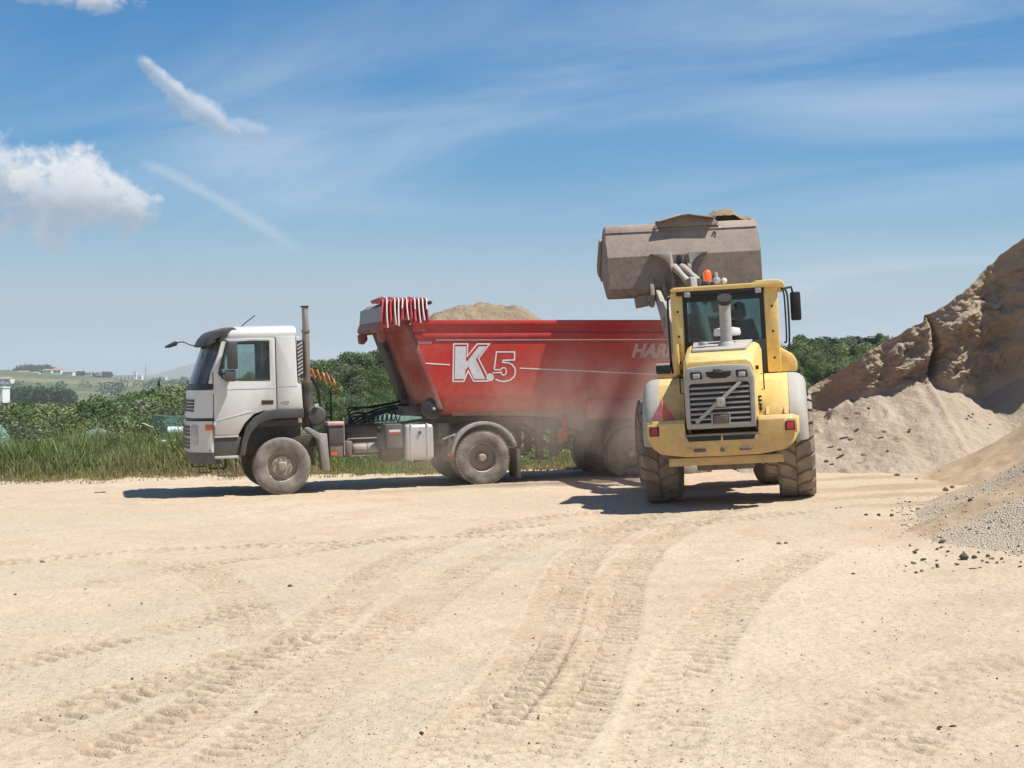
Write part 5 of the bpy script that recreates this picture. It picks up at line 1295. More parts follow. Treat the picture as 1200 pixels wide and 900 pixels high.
    for s in (1, -1): m.prism([(0.85, 1.30), (XR, 1.34), (XR, 1.05), (-1.2, 1.05), (-1.0, 1.18), (0.85, 1.20)], 'y', s * 0.44, s * 0.56)
    for x in (-1.4, -2.4, -4.0, -5.4): m.box(x - 0.08, x + 0.08, -0.5, 0.5, 1.08, 1.30)
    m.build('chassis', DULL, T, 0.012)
    m = MB(); m.prism([(0.9, 1.36), (0.7, 1.235), (-0.3, 1.235), (-0.5, 1.36)], 'y', -0.75, 0.75); m.build('king_pin_plate', D, T, 0.02)
    for s in (1, -1):
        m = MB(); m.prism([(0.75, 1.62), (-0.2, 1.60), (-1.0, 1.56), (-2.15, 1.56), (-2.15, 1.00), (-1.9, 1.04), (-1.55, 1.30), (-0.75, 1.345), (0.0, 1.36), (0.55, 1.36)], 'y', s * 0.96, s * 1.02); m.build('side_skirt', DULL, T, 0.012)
        m = MB(); m.prism([(-2.15, 1.66), (XR, 1.66), (XR, 1.26), (-2.15, 1.26)], 'y', s * 1.06, s * 1.24); m.build('side_beam', RED, T, 0.015)
        # landing legs
        m = MB(); m.box(-1.20, -1.32, s * 0.72, s * 0.86, 0.50, 1.36); m.box(-1.10, -1.42, s * 0.68, s * 0.90, 0.46, 0.50); m.build('landing_leg', D, T, 0.01)
        m = MB(); m.prism([(-1.48, 1.4), (-1.62, 1.4), (-1.60, 0.52), (-1.44, 0.52)], 'y', s * 0.90, s * 1.0); m.tube([(-1.26, s * 0.8, 0.66), (-1.52, s * 0.9, 0.82)], 0.03, 8); m.tube([(-1.30, s * 0.8, 1.02), (-1.50, s * 0.9, 0.92)], 0.03, 8); m.build('leg_brace', D, T, 0.008)
        m = MB(); m.box(-1.56, -1.92, s * 0.9, s * 0.96, 0.66, 0.76); m.tube([(-1.55, s * 0.93, 0.62), (-1.55, s * 0.93, 0.95)], 0.03, 8); m.build('winch_handle', D, T, 0.008)
        m = MB(); m.box(-1.66, -1.76, s * 1.03, s * 1.10, 0.80, 1.36); m.box(-1.54, -1.93, s * 1.03, s * 1.10, 0.955, 1.03); m.build('chock_holder', MATS['decal_red'], T, 0.012)
        for x in (-3.10, -4.41):
            road_wheel(T, x, s * 1.06, 0.540, 0.38, s, 'dual')
        m = MB(); m.prism(arc_pts(-3.10, 0.55, 0.66, 20, 175, 10) + arc_pts(-3.10, 0.55, 0.63, 20, 175, 10)[::-1], 'y', s * 0.80, s * 1.24); mg = m.build('mudguard', D, T)
        MB().box(-2.36, -2.44, s * 0.82, s * 1.22, 0.55, 1.10).build('mud_flap', D, mg, 0.01)
    for x in (-3.10, -4.41): MB().cyl((x, -0.95, 0.54), (x, 0.95, 0.54), 0.075, n=14).build('axle', D, T)
    # tipping ram and drum at the nose
    m = MB(); m.cyl((1.18, 0, 1.45), (1.62, 0, 2.85), 0.13, n=20); m.cyl((1.6, 0, 2.8), (1.70, 0, 3.1), 0.09, n=16); m.build('tipping_ram', D, T)
    m = MB(); m.prism([(1.20, 1.80), (1.62, 2.95), (1.84, 2.88), (1.40, 1.66)], 'y', -0.30, 0.30); m.build('nose_frame', MATS['plastic_black'], T, 0.02)
    m = MB(); m.box(0.82, 1.55, -0.7, 1.02, 1.38, 1.56); m.build('nose_shelf', D, T, 0.02)
    m = MB(); m.lathe([(0.001, 1.245), (0.09, 1.245), (0.10, 1.235), (0.17, 1.225), (0.205, 1.20), (0.205, 0.75), (0.15, 0.70), (0.001, 0.70)], (0.985, 0, 1.52), n=32); ad = m.build('air_drum', MATS['plastic_black'], T)
    MB().cyl((0.985, 1.24, 1.52), (0.985, 1.27, 1.52), 0.03, n=10).build('valve', MATS['aluminium'], ad)
    MB().lathe([(0.215, 1.10), (0.215, 1.14), (0.207, 1.14), (0.207, 1.10)], (0.985, 0, 1.52), n=32, closed=True).build('band', MATS['fender_grey'], ad)
    MB().box(0.10, 0.36, 1.021, 1.03, 1.44, 1.54).build('plate', MATS['grey_panel'], T, 0.004)
    # ---- lettering on the near side
    y = 1.2535
    Kf = [(0.551, 2.716), (0.335, 2.715), (0.343, 2.428), (0.309, 2.432), (0.079, 2.714), (-0.07, 2.713), (0.143, 2.464), (-0.046, 2.075), (0.182, 2.078), (0.290, 2.320), (0.352, 2.264), (0.364, 2.079), (0.574, 2.082)]
    m = MB(); m.prism(Kf, 'y', 1.248, y); kk = m.build('letter', MATS['decal_silver'], T, smooth=False)
    kk['label'] = 'silver letter K with white outline'
    def strip(pts, wd, mat, closed=False, name='lettering_outline'):
        vs, fs = ribbon(pts, wd, y + 0.002, closed=closed); MB().add(vs, fs).build(name, mat, T, smooth=False, recalc=False)
    Ko = [(0.583, 2.765), (0.305, 2.764), (0.315, 2.524), (0.112, 2.762), (-0.131, 2.762), (0.091, 2.481), (-0.052, 2.20), (-0.085, 2.13), (-0.10, 2.04), (0.19, 2.036), (0.30, 2.24), (0.39, 2.036), (0.604, 2.038)]
    strip(Ko, 0.026, MATS['decal_white'], True)
    five_out = [(-0.223, 2.257), (-0.273, 2.604), (-0.642, 2.602), (-0.637, 2.445), (-0.405, 2.440), (-0.395, 2.398), (-0.50, 2.395), (-0.585, 2.355), (-0.645, 2.285), (-0.655, 2.20), (-0.625, 2.115), (-0.549, 2.053), (-0.430, 2.025), (-0.33, 2.035), (-0.25, 2.07)]
    five_in = [(-0.223, 2.257), (-0.352, 2.255), (-0.385, 2.288), (-0.430, 2.295), (-0.463, 2.262), (-0.466, 2.205), (-0.445, 2.160), (-0.405, 2.148), (-0.372, 2.175), (-0.365, 2.205), (-0.19, 2.196)]
    strip(five_out, 0.026, MATS['decal_white']); strip(five_in, 0.022, MATS['decal_white'])
    dot = [(-0.139 + 0.066 * math.cos(2 * math.pi * i / 20), 2.11 + 0.066 * math.sin(2 * math.pi * i / 20)) for i in range(20)]
    MB().prism(dot, 'y', 1.248, y).build('letter', MATS['decal_silver'], T, smooth=False); strip(dot, 0.018, MATS['decal_white'], True)
    strip([(0.939, 2.842), (-1.5, 2.840), (XR, 2.833)], 0.022, MATS['decal_white'], name='stripe')
    strip([(1.218, 2.398), (0.662, 2.361)], 0.024, MATS['decal_white'], name='stripe'); strip([(-0.743, 2.285), (-3.7, 2.128), (XR, 2.02)], 0.022, MATS['decal_white'], name='stripe')
    TX = Matrix.Rotation(R(180), 4, 'Z') @ Matrix.Rotation(R(90), 4, 'X')
    place_text('lettering', 'GALUCHO', 0.060, MATS['decal_white'], T, Matrix.Translation((1.353, y + 0.001, 2.775)) @ TX, spacing=1.25, offset=0.002)
    place_text('lettering', 'ARL 27480', 0.062, MATS['decal_pink'], T, Matrix.Translation((1.46, 1.2545, 3.008)) @ TX, spacing=1.15)
    place_text('lettering', 'HARI', 0.37, MATS['decal_pink'], T, Matrix.Translation((-3.06, y, 2.488)) @ TX, shear=0.33, offset=0.016, spacing=0.98)
    place_text('lettering', 'GR', 0.145, MATS['decal_pink'], T, Matrix.Translation((-3.885, y + 0.002, 2.432)) @ TX, shear=0.3, offset=0.006)
    return T

build_trailer()

# sand heaped in the tub
def sand_mat():
    for nm, c0, c1, c2 in (('sand', (0.34, 0.245, 0.15), (0.44, 0.335, 0.22), (0.23, 0.155, 0.09)),):
        m, w, b = pmat(nm); tc = w.n('ShaderNodeTexCoord').outputs['Object']
        a = w.noise(tc, 2.2, 5, 0.65); g = w.noise(tc, 60, 3, 0.7); k = w.noise(tc, 11, 4, 0.7)
        c = w.mix(w.maprange(a, 0.3, 0.7), c0, c1); c = w.mix(w.maprange(k, 0.5, 0.8, 0, 0.6), c, c2); c = w.mix(w.maprange(g, 0.5, 0.8, 0, 0.5), c, (0.6, 0.5, 0.37))
        w.put(b.inputs['Base Color'], c); b.inputs['Roughness'].default_value = 0.97; w.put(b.inputs['Normal'], w.bump(w.math('ADD', g, w.math('MULTIPLY', k, 2.0)), 0.9, 0.05))
sand_mat()
def build_load():
    nx, ny = 120, 50; xs = np.linspace(-5.2, 1.15, nx); ys = np.linspace(-1.19, 1.19, ny); X, Y = np.meshgrid(xs, ys, indexing='ij')
    H = np.interp(xs, [-5.7, -5.0, -3.2, -1.5, -1.25, -0.92, -0.3, 0.0, 0.42, 0.73, 1.15], [2.9, 3.0, 3.05, 3.24, 3.42, 3.535, 3.56, 3.53, 3.46, 3.31, 3.05])[:, None]
    Z = 2.95 + (H - 2.95) * np.clip(1.06 - (np.abs(Y + 0.05) / 1.25) ** 2.2, 0, 1) + 0.06 * vfbm(X * 3, Y * 3, 5, 6, 0.6)
    me = mesh_np('sand_load', np.stack([X, Y, Z], -1).reshape(-1, 3), grid_faces(nx, ny)[:, ::-1]); o = link('sand_load', me, MATS['sand']); o.matrix_world = TRAILER_M
    tag(o, 'heap of light brown sand rising above the trailer tub', 'sand')
build_load()

# ------------------------------------------------------------------ wheel loader
paint('loader_yellow', (0.80, 0.55, 0.16), 0.42, 0.26, 0.45, 1.7, coat=0.1, var=0.10, dcol=(0.50, 0.39, 0.24), spots=0.25)
paint('loader_yellow_worn', (0.74, 0.48, 0.14), 0.55, 0.30, 0.55, 1.7, var=0.12, dcol=(0.42, 0.31, 0.19), spots=0.8, scale=1.6)
paint('loader_grey', (0.36, 0.345, 0.315), 0.5, 0.40, 0.35, 1.9, dcol=(0.42, 0.37, 0.30))
paint('loader_arm', (0.34, 0.31, 0.27), 0.6, 0.5, dcol=(0.42, 0.35, 0.27), spots=0.15)
paint('bucket_steel', (0.20, 0.15, 0.115), 0.55, 0.60, dcol=(0.36, 0.28, 0.215), spots=0.35, scale=1.3, var=0.22)
plain('steel_bright', (0.55, 0.55, 0.54), 0.35, 0.6)
plain('rubber_black', (0.012, 0.012, 0.013), 0.6)
plain('triangle_red', (0.60, 0.15, 0.13), 0.5)
plain('triangle_orange', (0.74, 0.24, 0.19), 0.4)
plain('beacon_orange', (0.75, 0.13, 0.02), 0.2, 0.0, (1.0, 0.15, 0.02), 0.25)
plain('brake_red', (0.42, 0.02, 0.015), 0.2, 0.0, (1.0, 0.05, 0.03), 0.12)
plain('skin', (0.42, 0.26, 0.19), 0.6); plain('hair_dark', (0.02, 0.016, 0.014), 0.7); plain('shirt_dark', (0.035, 0.04, 0.055), 0.85); plain('trousers', (0.03, 0.035, 0.05), 0.9)


def loader_wheel(parent, M, x, y, s):
    r, w, rim = 0.83, 0.58, 0.36; h = w / 2
    m = MB(M); m.lathe([(rim, s * h * 0.82), (rim * 0.96, s * h * 0.86), (rim * 0.90, s * h * 0.45), (rim * 0.80, s * h * 0.2), (rim * 0.5, s * h * 0.25), (rim * 0.45, s * h * 0.5), (0.001, s * h * 0.5)], (x, y, r), axis='x', n=36)
    m.lathe([(rim, -s * h * 0.82), (rim * 0.9, -s * h * 0.4), (0.001, -s * h * 0.3)], (x, y, r), axis='x', n=28)
    wo = m.build('wheel', MATS['loader_yellow_worn'], parent, recalc=False)
    rb = r - 0.04; t = MB(M)
    t.lathe([(rim, -h * 0.85), (rim + 0.12, -h * 0.97), (rim + 0.27, -h), (rb - 0.05, -h * 0.94), (rb - 0.01, -h * 0.82), (rb, -h * 0.5), (rb, 0), (rb, h * 0.5), (rb - 0.01, h * 0.82), (rb - 0.05, h * 0.94), (rim + 0.27, h), (rim + 0.12, h * 0.97), (rim, h * 0.85)], (x, y, r), axis='x', n=64)
    t.build('tyre', MATS['tyre_loader'], wo)
    # big blocks in two staggered slanted rows
    N = 22; t = MB(M)
    for k in range(N):
        for sd, off in ((1, 0.0), (-1, 0.5)):
            a0 = 2 * math.pi * (k + off) / N; da = 2 * math.pi / N
            rings = []
            for u, ra in ((0.03, r - 0.004), (0.45, r), (0.80, r - 0.006), (0.97, r - 0.045)):
                sh = -0.55 * da * u - (0.12 * da if 0.3 < u < 0.6 else 0.0)
                ring = []
                for q, dr in ((0.07, -0.07), (0.13, 0.0), (0.87, 0.0), (0.93, -0.07)):
                    a = a0 + sh + da * q; rr = ra + dr
                    ring.append((x + sd * h * u, y + rr * math.cos(a), r + rr * math.sin(a)))
                rings.append(ring)
            t.loft(rings)
    tr = t.build('tread', MATS['tyre_loader'], wo, angle=30)
    tr['kind'] = 'stuff'
    return wo


def build_loader():
    T = empty('wheel_loader', LOADER_M, 'yellow wheel loader seen from behind with its bucket raised over the red trailer', 'loader')
    Yl, Yw, G, K, A, B = MATS['loader_yellow'], MATS['loader_yellow_worn'], MATS['loader_grey'], MATS['rubber_black'], MATS['loader_arm'], MATS['bucket_steel']
    for s in (1, -1):
        loader_wheel(T, None, s * 1.045, 0.0, s); loader_wheel(T, FRONT_M, s * 1.045, 1.6, s)
    m = MB(); m.box(-0.85, 0.85, -0.14, 0.14, 0.68, 0.98); m.lathe([(0.05, -0.3), (0.28, -0.2), (0.28, 0.2), (0.05, 0.3)], (0, 0, 0.83), axis='y', n=20); m.build('rear_axle', MATS['chassis_dark'], T, 0.02)
    m = MB(FRONT_M); m.box(-0.85, 0.85, 1.46, 1.74, 0.68, 0.98); m.build('front_axle', MATS['chassis_dark'], T, 0.02)
    m = MB(); m.prism([(-0.42, 0.55), (0.42, 0.55), (0.48, 1.3), (-0.48, 1.3)], 'y', -1.35, 1.45); m.box(-0.3, 0.3, 1.3, 1.62, 0.55, 1.45); m.build('rear_frame', MATS['chassis_dark'], T, 0.02)
    m = MB(FRONT_M); m.box(-0.45, 0.45, 0.05, 2.0, 0.62, 1.35)
    m.build('front_frame', MATS['chassis_dark'], T, 0.03)
    for s in (1, -1):
        m = MB(FRONT_M); m.prism([(0.35, 1.2), (2.1, 1.2), (2.05, 1.6), (1.35, 2.25), (0.85, 2.35), (0.62, 2.1)], 'x', s * 0.36, s * 0.44); m.build('tower_plate', Yw, T, 0.01)
        o = arc_pts(1.6, 0.83, 0.98, 15, 165, 12); i_ = arc_pts(1.6, 0.83, 0.95, 15, 165, 12)
        m = MB(FRONT_M); m.prism(o + i_[::-1], 'x', s * 0.72, s * 1.10); m.build('front_fender', MATS['loader_yellow_worn'], T)
    # ---- counterweight
    xs = [-1.12, -1.09, -1.02, -0.90, -0.70, -0.535, -0.530, -0.3, 0, 0.3, 0.530, 0.535, 0.70, 0.90, 1.02, 1.09, 1.12]
    def top(x): return 1.335 if abs(x) > 0.532 else 1.115
    def bot(x): return float(np.interp(abs(x), [0, 0.56, 0.9, 1.05, 1.12], [0.785, 0.79, 0.845, 0.95, 1.06]))
    def yr(x): return -1.98 + 0.04 * abs(x) + 0.28 * max(0, (abs(x) - 0.85) / 0.27) ** 3
    rings = []
    for x in xs:
        t_, b_, y_ = top(x), bot(x), yr(x); e = 0.03 if abs(x) > 1.08 else 0
        rings.append([(x, y_ + 0.03, b_ + e), (x, y_, b_ + 0.10), (x, y_, t_ - 0.05 - e), (x, y_ + 0.035, t_ - e), (x, -1.30, t_ - e), (x, -1.22, b_ + 0.05)])
    m = MB(); m.loft(rings); cw = m.build('counterweight', Yw, T, 0.012)
    for x0, x1 in ((-0.515, -0.015), (0.015, 0.49)):
        MB().prism([(x0, 1.085), (x1, 1.085), (x1 - (0.03 if x1 > 0.1 else 0), 1.015), (x0 + (0.03 if x0 < -0.1 else 0), 1.015)], 'y', -1.985, -1.90).build('slot', K, cw, 0.006)
    for x in (-0.33, 0.33):
        MB().box(x - 0.085, x + 0.085, -1.99, -1.93, 0.855, 0.905).build('lashing_slot', MATS['chassis_dark'], cw, 0.012)
        MB().lathe([(0.001, 0), (0.03, 0), (0.03, 0.03), (0.001, 0.03)], (x + (0.15 if x > 0 else -0.15), -1.992, 0.885), n=12).build('bolt', Yw, cw)
    MB().box(-0.03, 0.03, -1.99, -1.92, 0.85, 0.92).build('hitch_hole', MATS['chassis_dark'], cw, 0.008)
    for s, mt in ((1, 'brake_red'), (-1, 'red_lens')):
        x = s * 0.985
        MB().prism([(x - 0.10, 1.285), (x + 0.10, 1.285), (x + 0.10, 1.08), (x - 0.10, 1.08)], 'y', yr(x) - 0.012, yr(x) + 0.08).build('lamp_recess', Yw, cw, 0.01)
        lp = MB().box(x - 0.068, x + 0.068, yr(x) - 0.045, yr(x) + 0.03, 1.115, 1.25).build('tail_light', K, cw, 0.012)
        MB().box(x - 0.050, x + 0.050, yr(x) - 0.052, yr(x) - 0.03, 1.133, 1.232).build('lens', MATS[mt], lp, 0.008)
    m = MB(); m.box(-0.80, 0.86, -1.86, -1.5, 0.655, 0.775); m.build('belly_plate', Yw, T, 0.012)
    MB().box(0.56, 0.58, -1.875, -1.5, 0.64, 0.78).build('plate_rib', Yw, T, 0.004)
    # ---- engine hood
    def hring(y, hw, zt, zb, r=0.10): return [(-hw, y, zb), (-hw, y, zt - r * 1.3), (-hw + r * 0.35, y, zt - r * 0.4), (-hw + r, y, zt), (hw - r, y, zt), (hw - r * 0.35, y, zt - r * 0.4), (hw, y, zt - r * 1.3), (hw, y, zb)]
    m = MB(); m.loft([hring(-1.90, 0.505, 2.175, 1.19), hring(-1.80, 0.520, 2.255, 1.19), hring(-1.60, 0.53, 2.30, 1.19), hring(-0.6, 0.57, 2.40, 1.19), hring(0.18, 0.60, 2.47, 1.19)]); hd = m.build('hood', Yl, T, 0.010)
    m = MB(); m.loft([[(-0.40, -1.42, 2.322), (0.40, -1.42, 2.322), (0.40, -1.42, 2.36), (-0.40, -1.42, 2.36)], [(-0.47, 0.16, 2.475), (0.47, 0.16, 2.475), (0.47, 0.16, 2.515), (-0.47, 0.16, 2.515)]]); m.build('hood_deck', G, hd, 0.015)
    for s in (1, -1):
        MB().tube([(s * 0.585, -1.05, 1.95), (s * 0.63, -1.05, 1.95), (s * 0.63, -1.05, 1.72), (s * 0.585, -1.05, 1.72)], 0.012, 6).build('hood_handle', K, hd)
    for y in (-1.52, -0.62): MB().loft([[(x * 1.003, y + d, z + 0.002) for x, z in [(-0.535 - (y + 1.6) * 0.037, 1.25), (-0.535 - (y + 1.6) * 0.037, 2.17 + (y + 1.6) * 0.098)]] + [(x * 1.003, y + d, z + 0.002) for x, z in [(-0.545 - (y + 1.6) * 0.037, 2.17 + (y + 1.6) * 0.098), (-0.545 - (y + 1.6) * 0.037, 1.25)]] for d in (0, 0.012)]).build('hood_seam', K, hd)
    for k in range(4): MB().box(0.545, 0.585, -1.45, -0.95, 1.42 + 0.06 * k, 1.45 + 0.06 * k).build('hood_vent', K, hd)
    for s in (1, -1): MB().box(s * 0.535, s * 0.575, -1.62, -1.54, 2.02, 2.08).build('hood_latch', K, hd, 0.006)
    # grille
    o = [(-0.50, 1.20), (-0.515, 1.9), (-0.46, 2.09), (-0.2, 2.115), (0.2, 2.115), (0.46, 2.09), (0.515, 1.9), (0.50, 1.20)]
    i_ = [(-0.435, 1.275), (-0.435, 1.84), (-0.40, 1.855), (-0.15, 1.855), (0.15, 1.855), (0.40, 1.855), (0.435, 1.84), (0.435, 1.275)]
    m = MB(); ring_panel(m, o, i_, -1.985, -1.90); gr = m.build('grille', G, T, 0.02)
    MB().box(-0.47, 0.47, -1.93, -1.905, 1.24, 1.88).build('grille_backing', K, gr)
    for k in range(7):
        z = 1.335 + k * 0.0755
        MB().prism([(-1.975, z - 0.016), (-1.985, z), (-1.960, z + 0.020), (-1.935, z + 0.012), (-1.94, z - 0.012)], 'x', -0.43, 0.43).build('slat', G, gr, 0.003)
    a = Vector((-0.36, 0, 1.285)); b = Vector((0.315, 0, 1.86)); d = (b - a).normalized(); n = Vector((-d.z, 0, d.x)) * 0.026
    m = MB(); P = [a - n, b - n, b + n, a + n]; m.add([(p.x, -2.008, p.z) for p in P] + [(p.x, -1.985, p.z) for p in P], [(0, 1, 2, 3), (4, 7, 6, 5), (0, 4, 5, 1), (1, 5, 6, 2), (2, 6, 7, 3), (3, 7, 4, 0)]); m.build('diagonal_bar', G, gr, 0.004)
    e = MB().box(-0.055, 0.075, -2.03, -1.985, 1.50, 1.63).build('badge', G, gr, 0.012)
    MB().lathe([(0.020, 0), (0.043, 0), (0.043, 0.012), (0.020, 0.012)], (0.01, -2.040, 1.565), n=20, closed=True).build('badge_ring', MATS['steel_bright'], e)
    MB().box(-0.105, 0.105, -2.02, -1.97, 1.26, 1.385).build('plate_box', MATS['chassis_dark'], gr, 0.01)
    for s in (1, -1):
        MB().box(s * 0.115, s * 0.14, -2.0, -1.96, 1.26, 1.40).build('plate_bracket', G, gr)
        lp = MB().prism([(s * 0.33 - 0.085, 2.03), (s * 0.33 + 0.085, 2.03), (s * 0.33 + 0.095, 1.92), (s * 0.33 - 0.075, 1.915)], 'y', -2.005, -1.95).build('work_light', K, gr, 0.02)
        MB().box(s * 0.33 - 0.045, s * 0.33 + 0.06, -2.015, -1.99, 1.93, 2.00).build('lens', MATS['lamp_clear'], lp, 0.015)
    MB().prism([(-0.19, 2.02), (0.19, 2.02), (0.17, 1.95), (0.10, 1.92), (-0.10, 1.92), (-0.17, 1.95)], 'y', -2.0, -1.95).build('vent', K, gr, 0.012)
    MB().box(-0.075, 0.055, -2.035, -1.98, 2.0, 2.06).build('rear_camera', MATS['chassis_dark'], gr, 0.012)
    place_text('lettering', 'L120F', 0.10, MATS['decal_white'], gr, Matrix.Translation((0.555, -1.78, 1.32)) @ Matrix.Rotation(R(90), 4, 'Z') @ Matrix.Rotation(R(90), 4, 'X') @ Matrix.Rotation(R(90), 4, 'Z'), offset=0.003)
    # exhaust, pre-cleaner
    m = MB(); m.tube([(0.10, -0.90, 2.36), (0.10, -0.90, 2.43), (0.10, -0.90, 2.47)], [0.15, 0.13, 0.10], 24); m.tube(catmull([(0.10, -0.90, 2.45), (0.10, -0.90, 2.80), (0.10, -0.905, 3.02), (0.105, -0.96, 3.10)], 6), 0.088, 24); ex = m.build('exhaust_stack', G, T)
    m = MB(); m.tube([(0.105, -0.945, 3.07), (0.108, -1.0, 3.14)], [0.095, 0.11], 24); m.build('stack_mouth', K, ex)
    m = MB(); m.lathe([(0.05, 2.45), (0.05, 2.57), (0.20, 2.58), (0.215, 2.62), (0.20, 2.69), (0.10, 2.71), (0.001, 2.71)], (0.09, -0.25, 0), axis='z', n=28); m.build('air_precleaner', MATS['decal_white'], T)
    MB().cyl((-0.28, -0.5, 2.42), (-0.28, -0.5, 2.50), 0.07, n=16).build('radiator_cap', G, T, 0.01)
    # ---- rear fenders
    pr = [(1.00, 1.30), (0.85, 1.66), (0.55, 1.90), (0.2, 1.955), (-0.45, 1.955), (-0.72, 1.86), (-1.00, 1.42), (-1.05, 1.22)]
    pin = [(-1.00, 1.22), (-0.955, 1.40), (-0.69, 1.80), (-0.44, 1.895), (0.2, 1.895), (0.52, 1.845), (0.80, 1.63), (0.95, 1.30)]
    for s in (1, -1):
        m = MB(); m.prism(pr + pin, 'x', s * 0.53, s * 0.985); fd = m.build('rear_fender', Yl, T, 0.012)
        MB().prism([(-1.0, 1.38), (-0.45, 1.9), (0.2, 1.9), (0.6, 1.3), (-0.9, 1.1)], 'x', s * 0.515, s * 0.55).build('fender_inner', Yl, fd)
        xo = [(0.99, 0.004), (1.10, -0.004), (1.17, -0.035), (1.23, -0.10), (1.255, -0.20)]
        cen = (0.0, 1.05)
        def off(p, dd):
            v = Vector((p[0] - cen[0], p[1] - cen[1])); v = v * (1 + dd / v.length); return (cen[0] + v.x, cen[1] + v.y)
        pr2 = pr[:-1] + [(-1.07, 1.15), (-1.02, 0.92)]
        rings = [[(s * x, *off(p, dd)) for p in pr2] for x, dd in xo]; inn = [[(s * (x - 0.02), *off(p, dd - 0.03)) for p in pr2] for x, dd in reversed(xo)]
        m = MB(); n_ = len(pr2); allr = rings + inn; vs = [p for r_ in allr for p in r_]; fs = []
        for k in range(len(allr)):
            k2 = (k + 1) % len(allr)
            for q in range(n_ - 1): fs.append((k * n_ + q, k * n_ + q + 1, k2 * n_ + q + 1, k2 * n_ + q))
        fs += [tuple(k * n_ for k in range(len(allr))), tuple(k * n_ + n_ - 1 for k in reversed(range(len(allr))))]
        m.add(vs, fs).build('fender_flare', G, fd, angle=50)
        MB().box(s * 1.25, s * 1.28, -0.35, 0.35, 1.30, 1.66).build('fender_rubber', K, fd, 0.01)
        for x in (0.66, 0.93): MB().prism([(-1.02, 1.37), (-1.10, 1.345), (-0.93, 1.50)], 'x', s * (x - 0.02), s * (x + 0.02)).build('gusset', Yw, fd)
    # lamp on a bracket over the left fender
    MB().prism([(-1.08, 1.965), (-1.08, 2.03), (-0.80, 2.04), (-0.72, 1.97)], 'y', 0.10, 0.35).build('lamp_bracket', Yl, T, 0.01)
    lm = MB().box(-1.08, -0.86, 0.02, 0.30, 2.04, 2.19).build('rear_mirror', K, T, 0.03)
    MB().box(-1.085, -0.855, 0.015, 0.305, 2.165, 2.205).build('mirror_cap', G, lm, 0.02)
    # warning triangle standing on the counterweight
    t0, t1, t2, t3 = (-0.86, -1.80, 1.66), (-1.045, -1.72, 1.325), (-0.665, -1.72, 1.325), (-0.855, -1.90, 1.325)
    tr = MB().add([t0, t1, t3, (-0.86, -1.77, 1.66), (-1.045, -1.69, 1.325), (-0.855, -1.85, 1.325)], [(0, 1, 2), (3, 5, 4), (0, 3, 4, 1), (1, 4, 5, 2), (2, 5, 3, 0)]).build('warning_triangle', MATS['triangle_orange'], T, smooth=False)
    MB().add([t0, t3, t2, (-0.86, -1.77, 1.66), (-0.855, -1.85, 1.325), (-0.665, -1.69, 1.325)], [(0, 1, 2), (3, 5, 4), (0, 3, 4, 1), (1, 4, 5, 2), (2, 5, 3, 0)]).build('triangle_half', MATS['triangle_red'], tr, smooth=False)
    # ---- cab
    m = MB(); m.prism([(-0.78, 1.55), (0.80, 1.55), (0.80, 1.98), (-0.78, 1.98)], 'y', 0.22, 1.75); cab = m.build('cab_base', MATS['interior'], T, 0.02)
    MB().box(-0.78, 0.80, 0.205, 0.24, 1.95, 2.52).build('rear_panel', MATS['interior'], T, 0.01)
    for s, x0, x1 in ((-1, -0.80, -0.605), (1, 0.68, 0.895)):
        pl = MB().prism([(x0, 1.97), (x1, 1.97), (x1, 3.335), (x0, 3.335)], 'y', 0.19, 0.38).build('rear_pillar', Yl, T, 0.03)
        for z in (2.2, 2.62, 3.02): MB().lathe([(0.001, 0), (0.02, 0), (0.02, 0.02), (0.001, 0.02)], ((x0 + x1) / 2 + 0.01, 0.182, z), n=8).build('bolt', K, pl)
        MB().prism([(x0 + 0.03, 1.97), (x1 - 0.03, 1.97), (x1 - 0.03, 3.32), (x0 + 0.03, 3.32)], 'y', 1.72, 1.82).build('front_pillar', MATS['interior'], T, 0.02)
        MB().box(s * 0.795, s * 0.807, 0.38, 1.72, 2.0, 3.3).build('side_glass', MATS['glass_dark'], T)
        MB().box(s * 0.78, s * 0.825, 0.95, 1.02, 1.98, 3.3).build('door_post', K, T, 0.01)
    MB().box(-0.60, 0.68, 0.245, 0.255, 2.50, 3.20).build('rear_window', MATS['glass_dark'], T)
    MB().box(-0.62, 0.70, 1.76, 1.772, 2.05, 3.28).build('windscreen', MATS['glass_dark'], T)
    m = MB(); ring_panel(m, [(-0.61, 2.44), (-0.61, 3.335), (0.685, 3.335), (0.685, 2.44)], [(-0.555, 2.52), (-0.555, 3.16), (0.61, 3.16), (0.61, 2.52)], 0.232, 0.244); m.build('window_seal', K, T)
    m = MB(); m.prism([(-0.78, 3.335), (-0.80, 3.375), (-0.72, 3.405), (0.52, 3.405), (0.56, 3.435), (0.90, 3.44), (1.0, 3.40), (1.01, 3.325)], 'y', 0.10, 1.98); rf = m.build('cab_roof', Yl, T, 0.02)
    MB().box(-0.70, 0.66, 0.12, 0.30, 3.27, 3.335).build('roof_lip', K, rf, 0.01)
    for x in (-0.52, 0.60): MB().box(x - 0.05, x + 0.05, 0.10, 0.20, 3.24, 3.33).build('roof_lamp', MATS['lamp_clear'], rf, 0.015)
    m = MB(); m.prism([(0.80, 1.97), (1.14, 1.97), (1.15, 2.12), (1.09, 2.24), (0.90, 2.36), (0.80, 2.36)], 'y', 0.35, 1.0); m.build('cab_step_cover', Yl, T, 0.03)
    m = MB(); m.prism([(-0.80, 2.0), (-0.70, 2.0), (-0.70, 2.5), (-0.74, 2.5), (-0.80, 2.3)], 'y', 0.05, 0.20); m.build('fender_stay', Yl, T, 0.015)
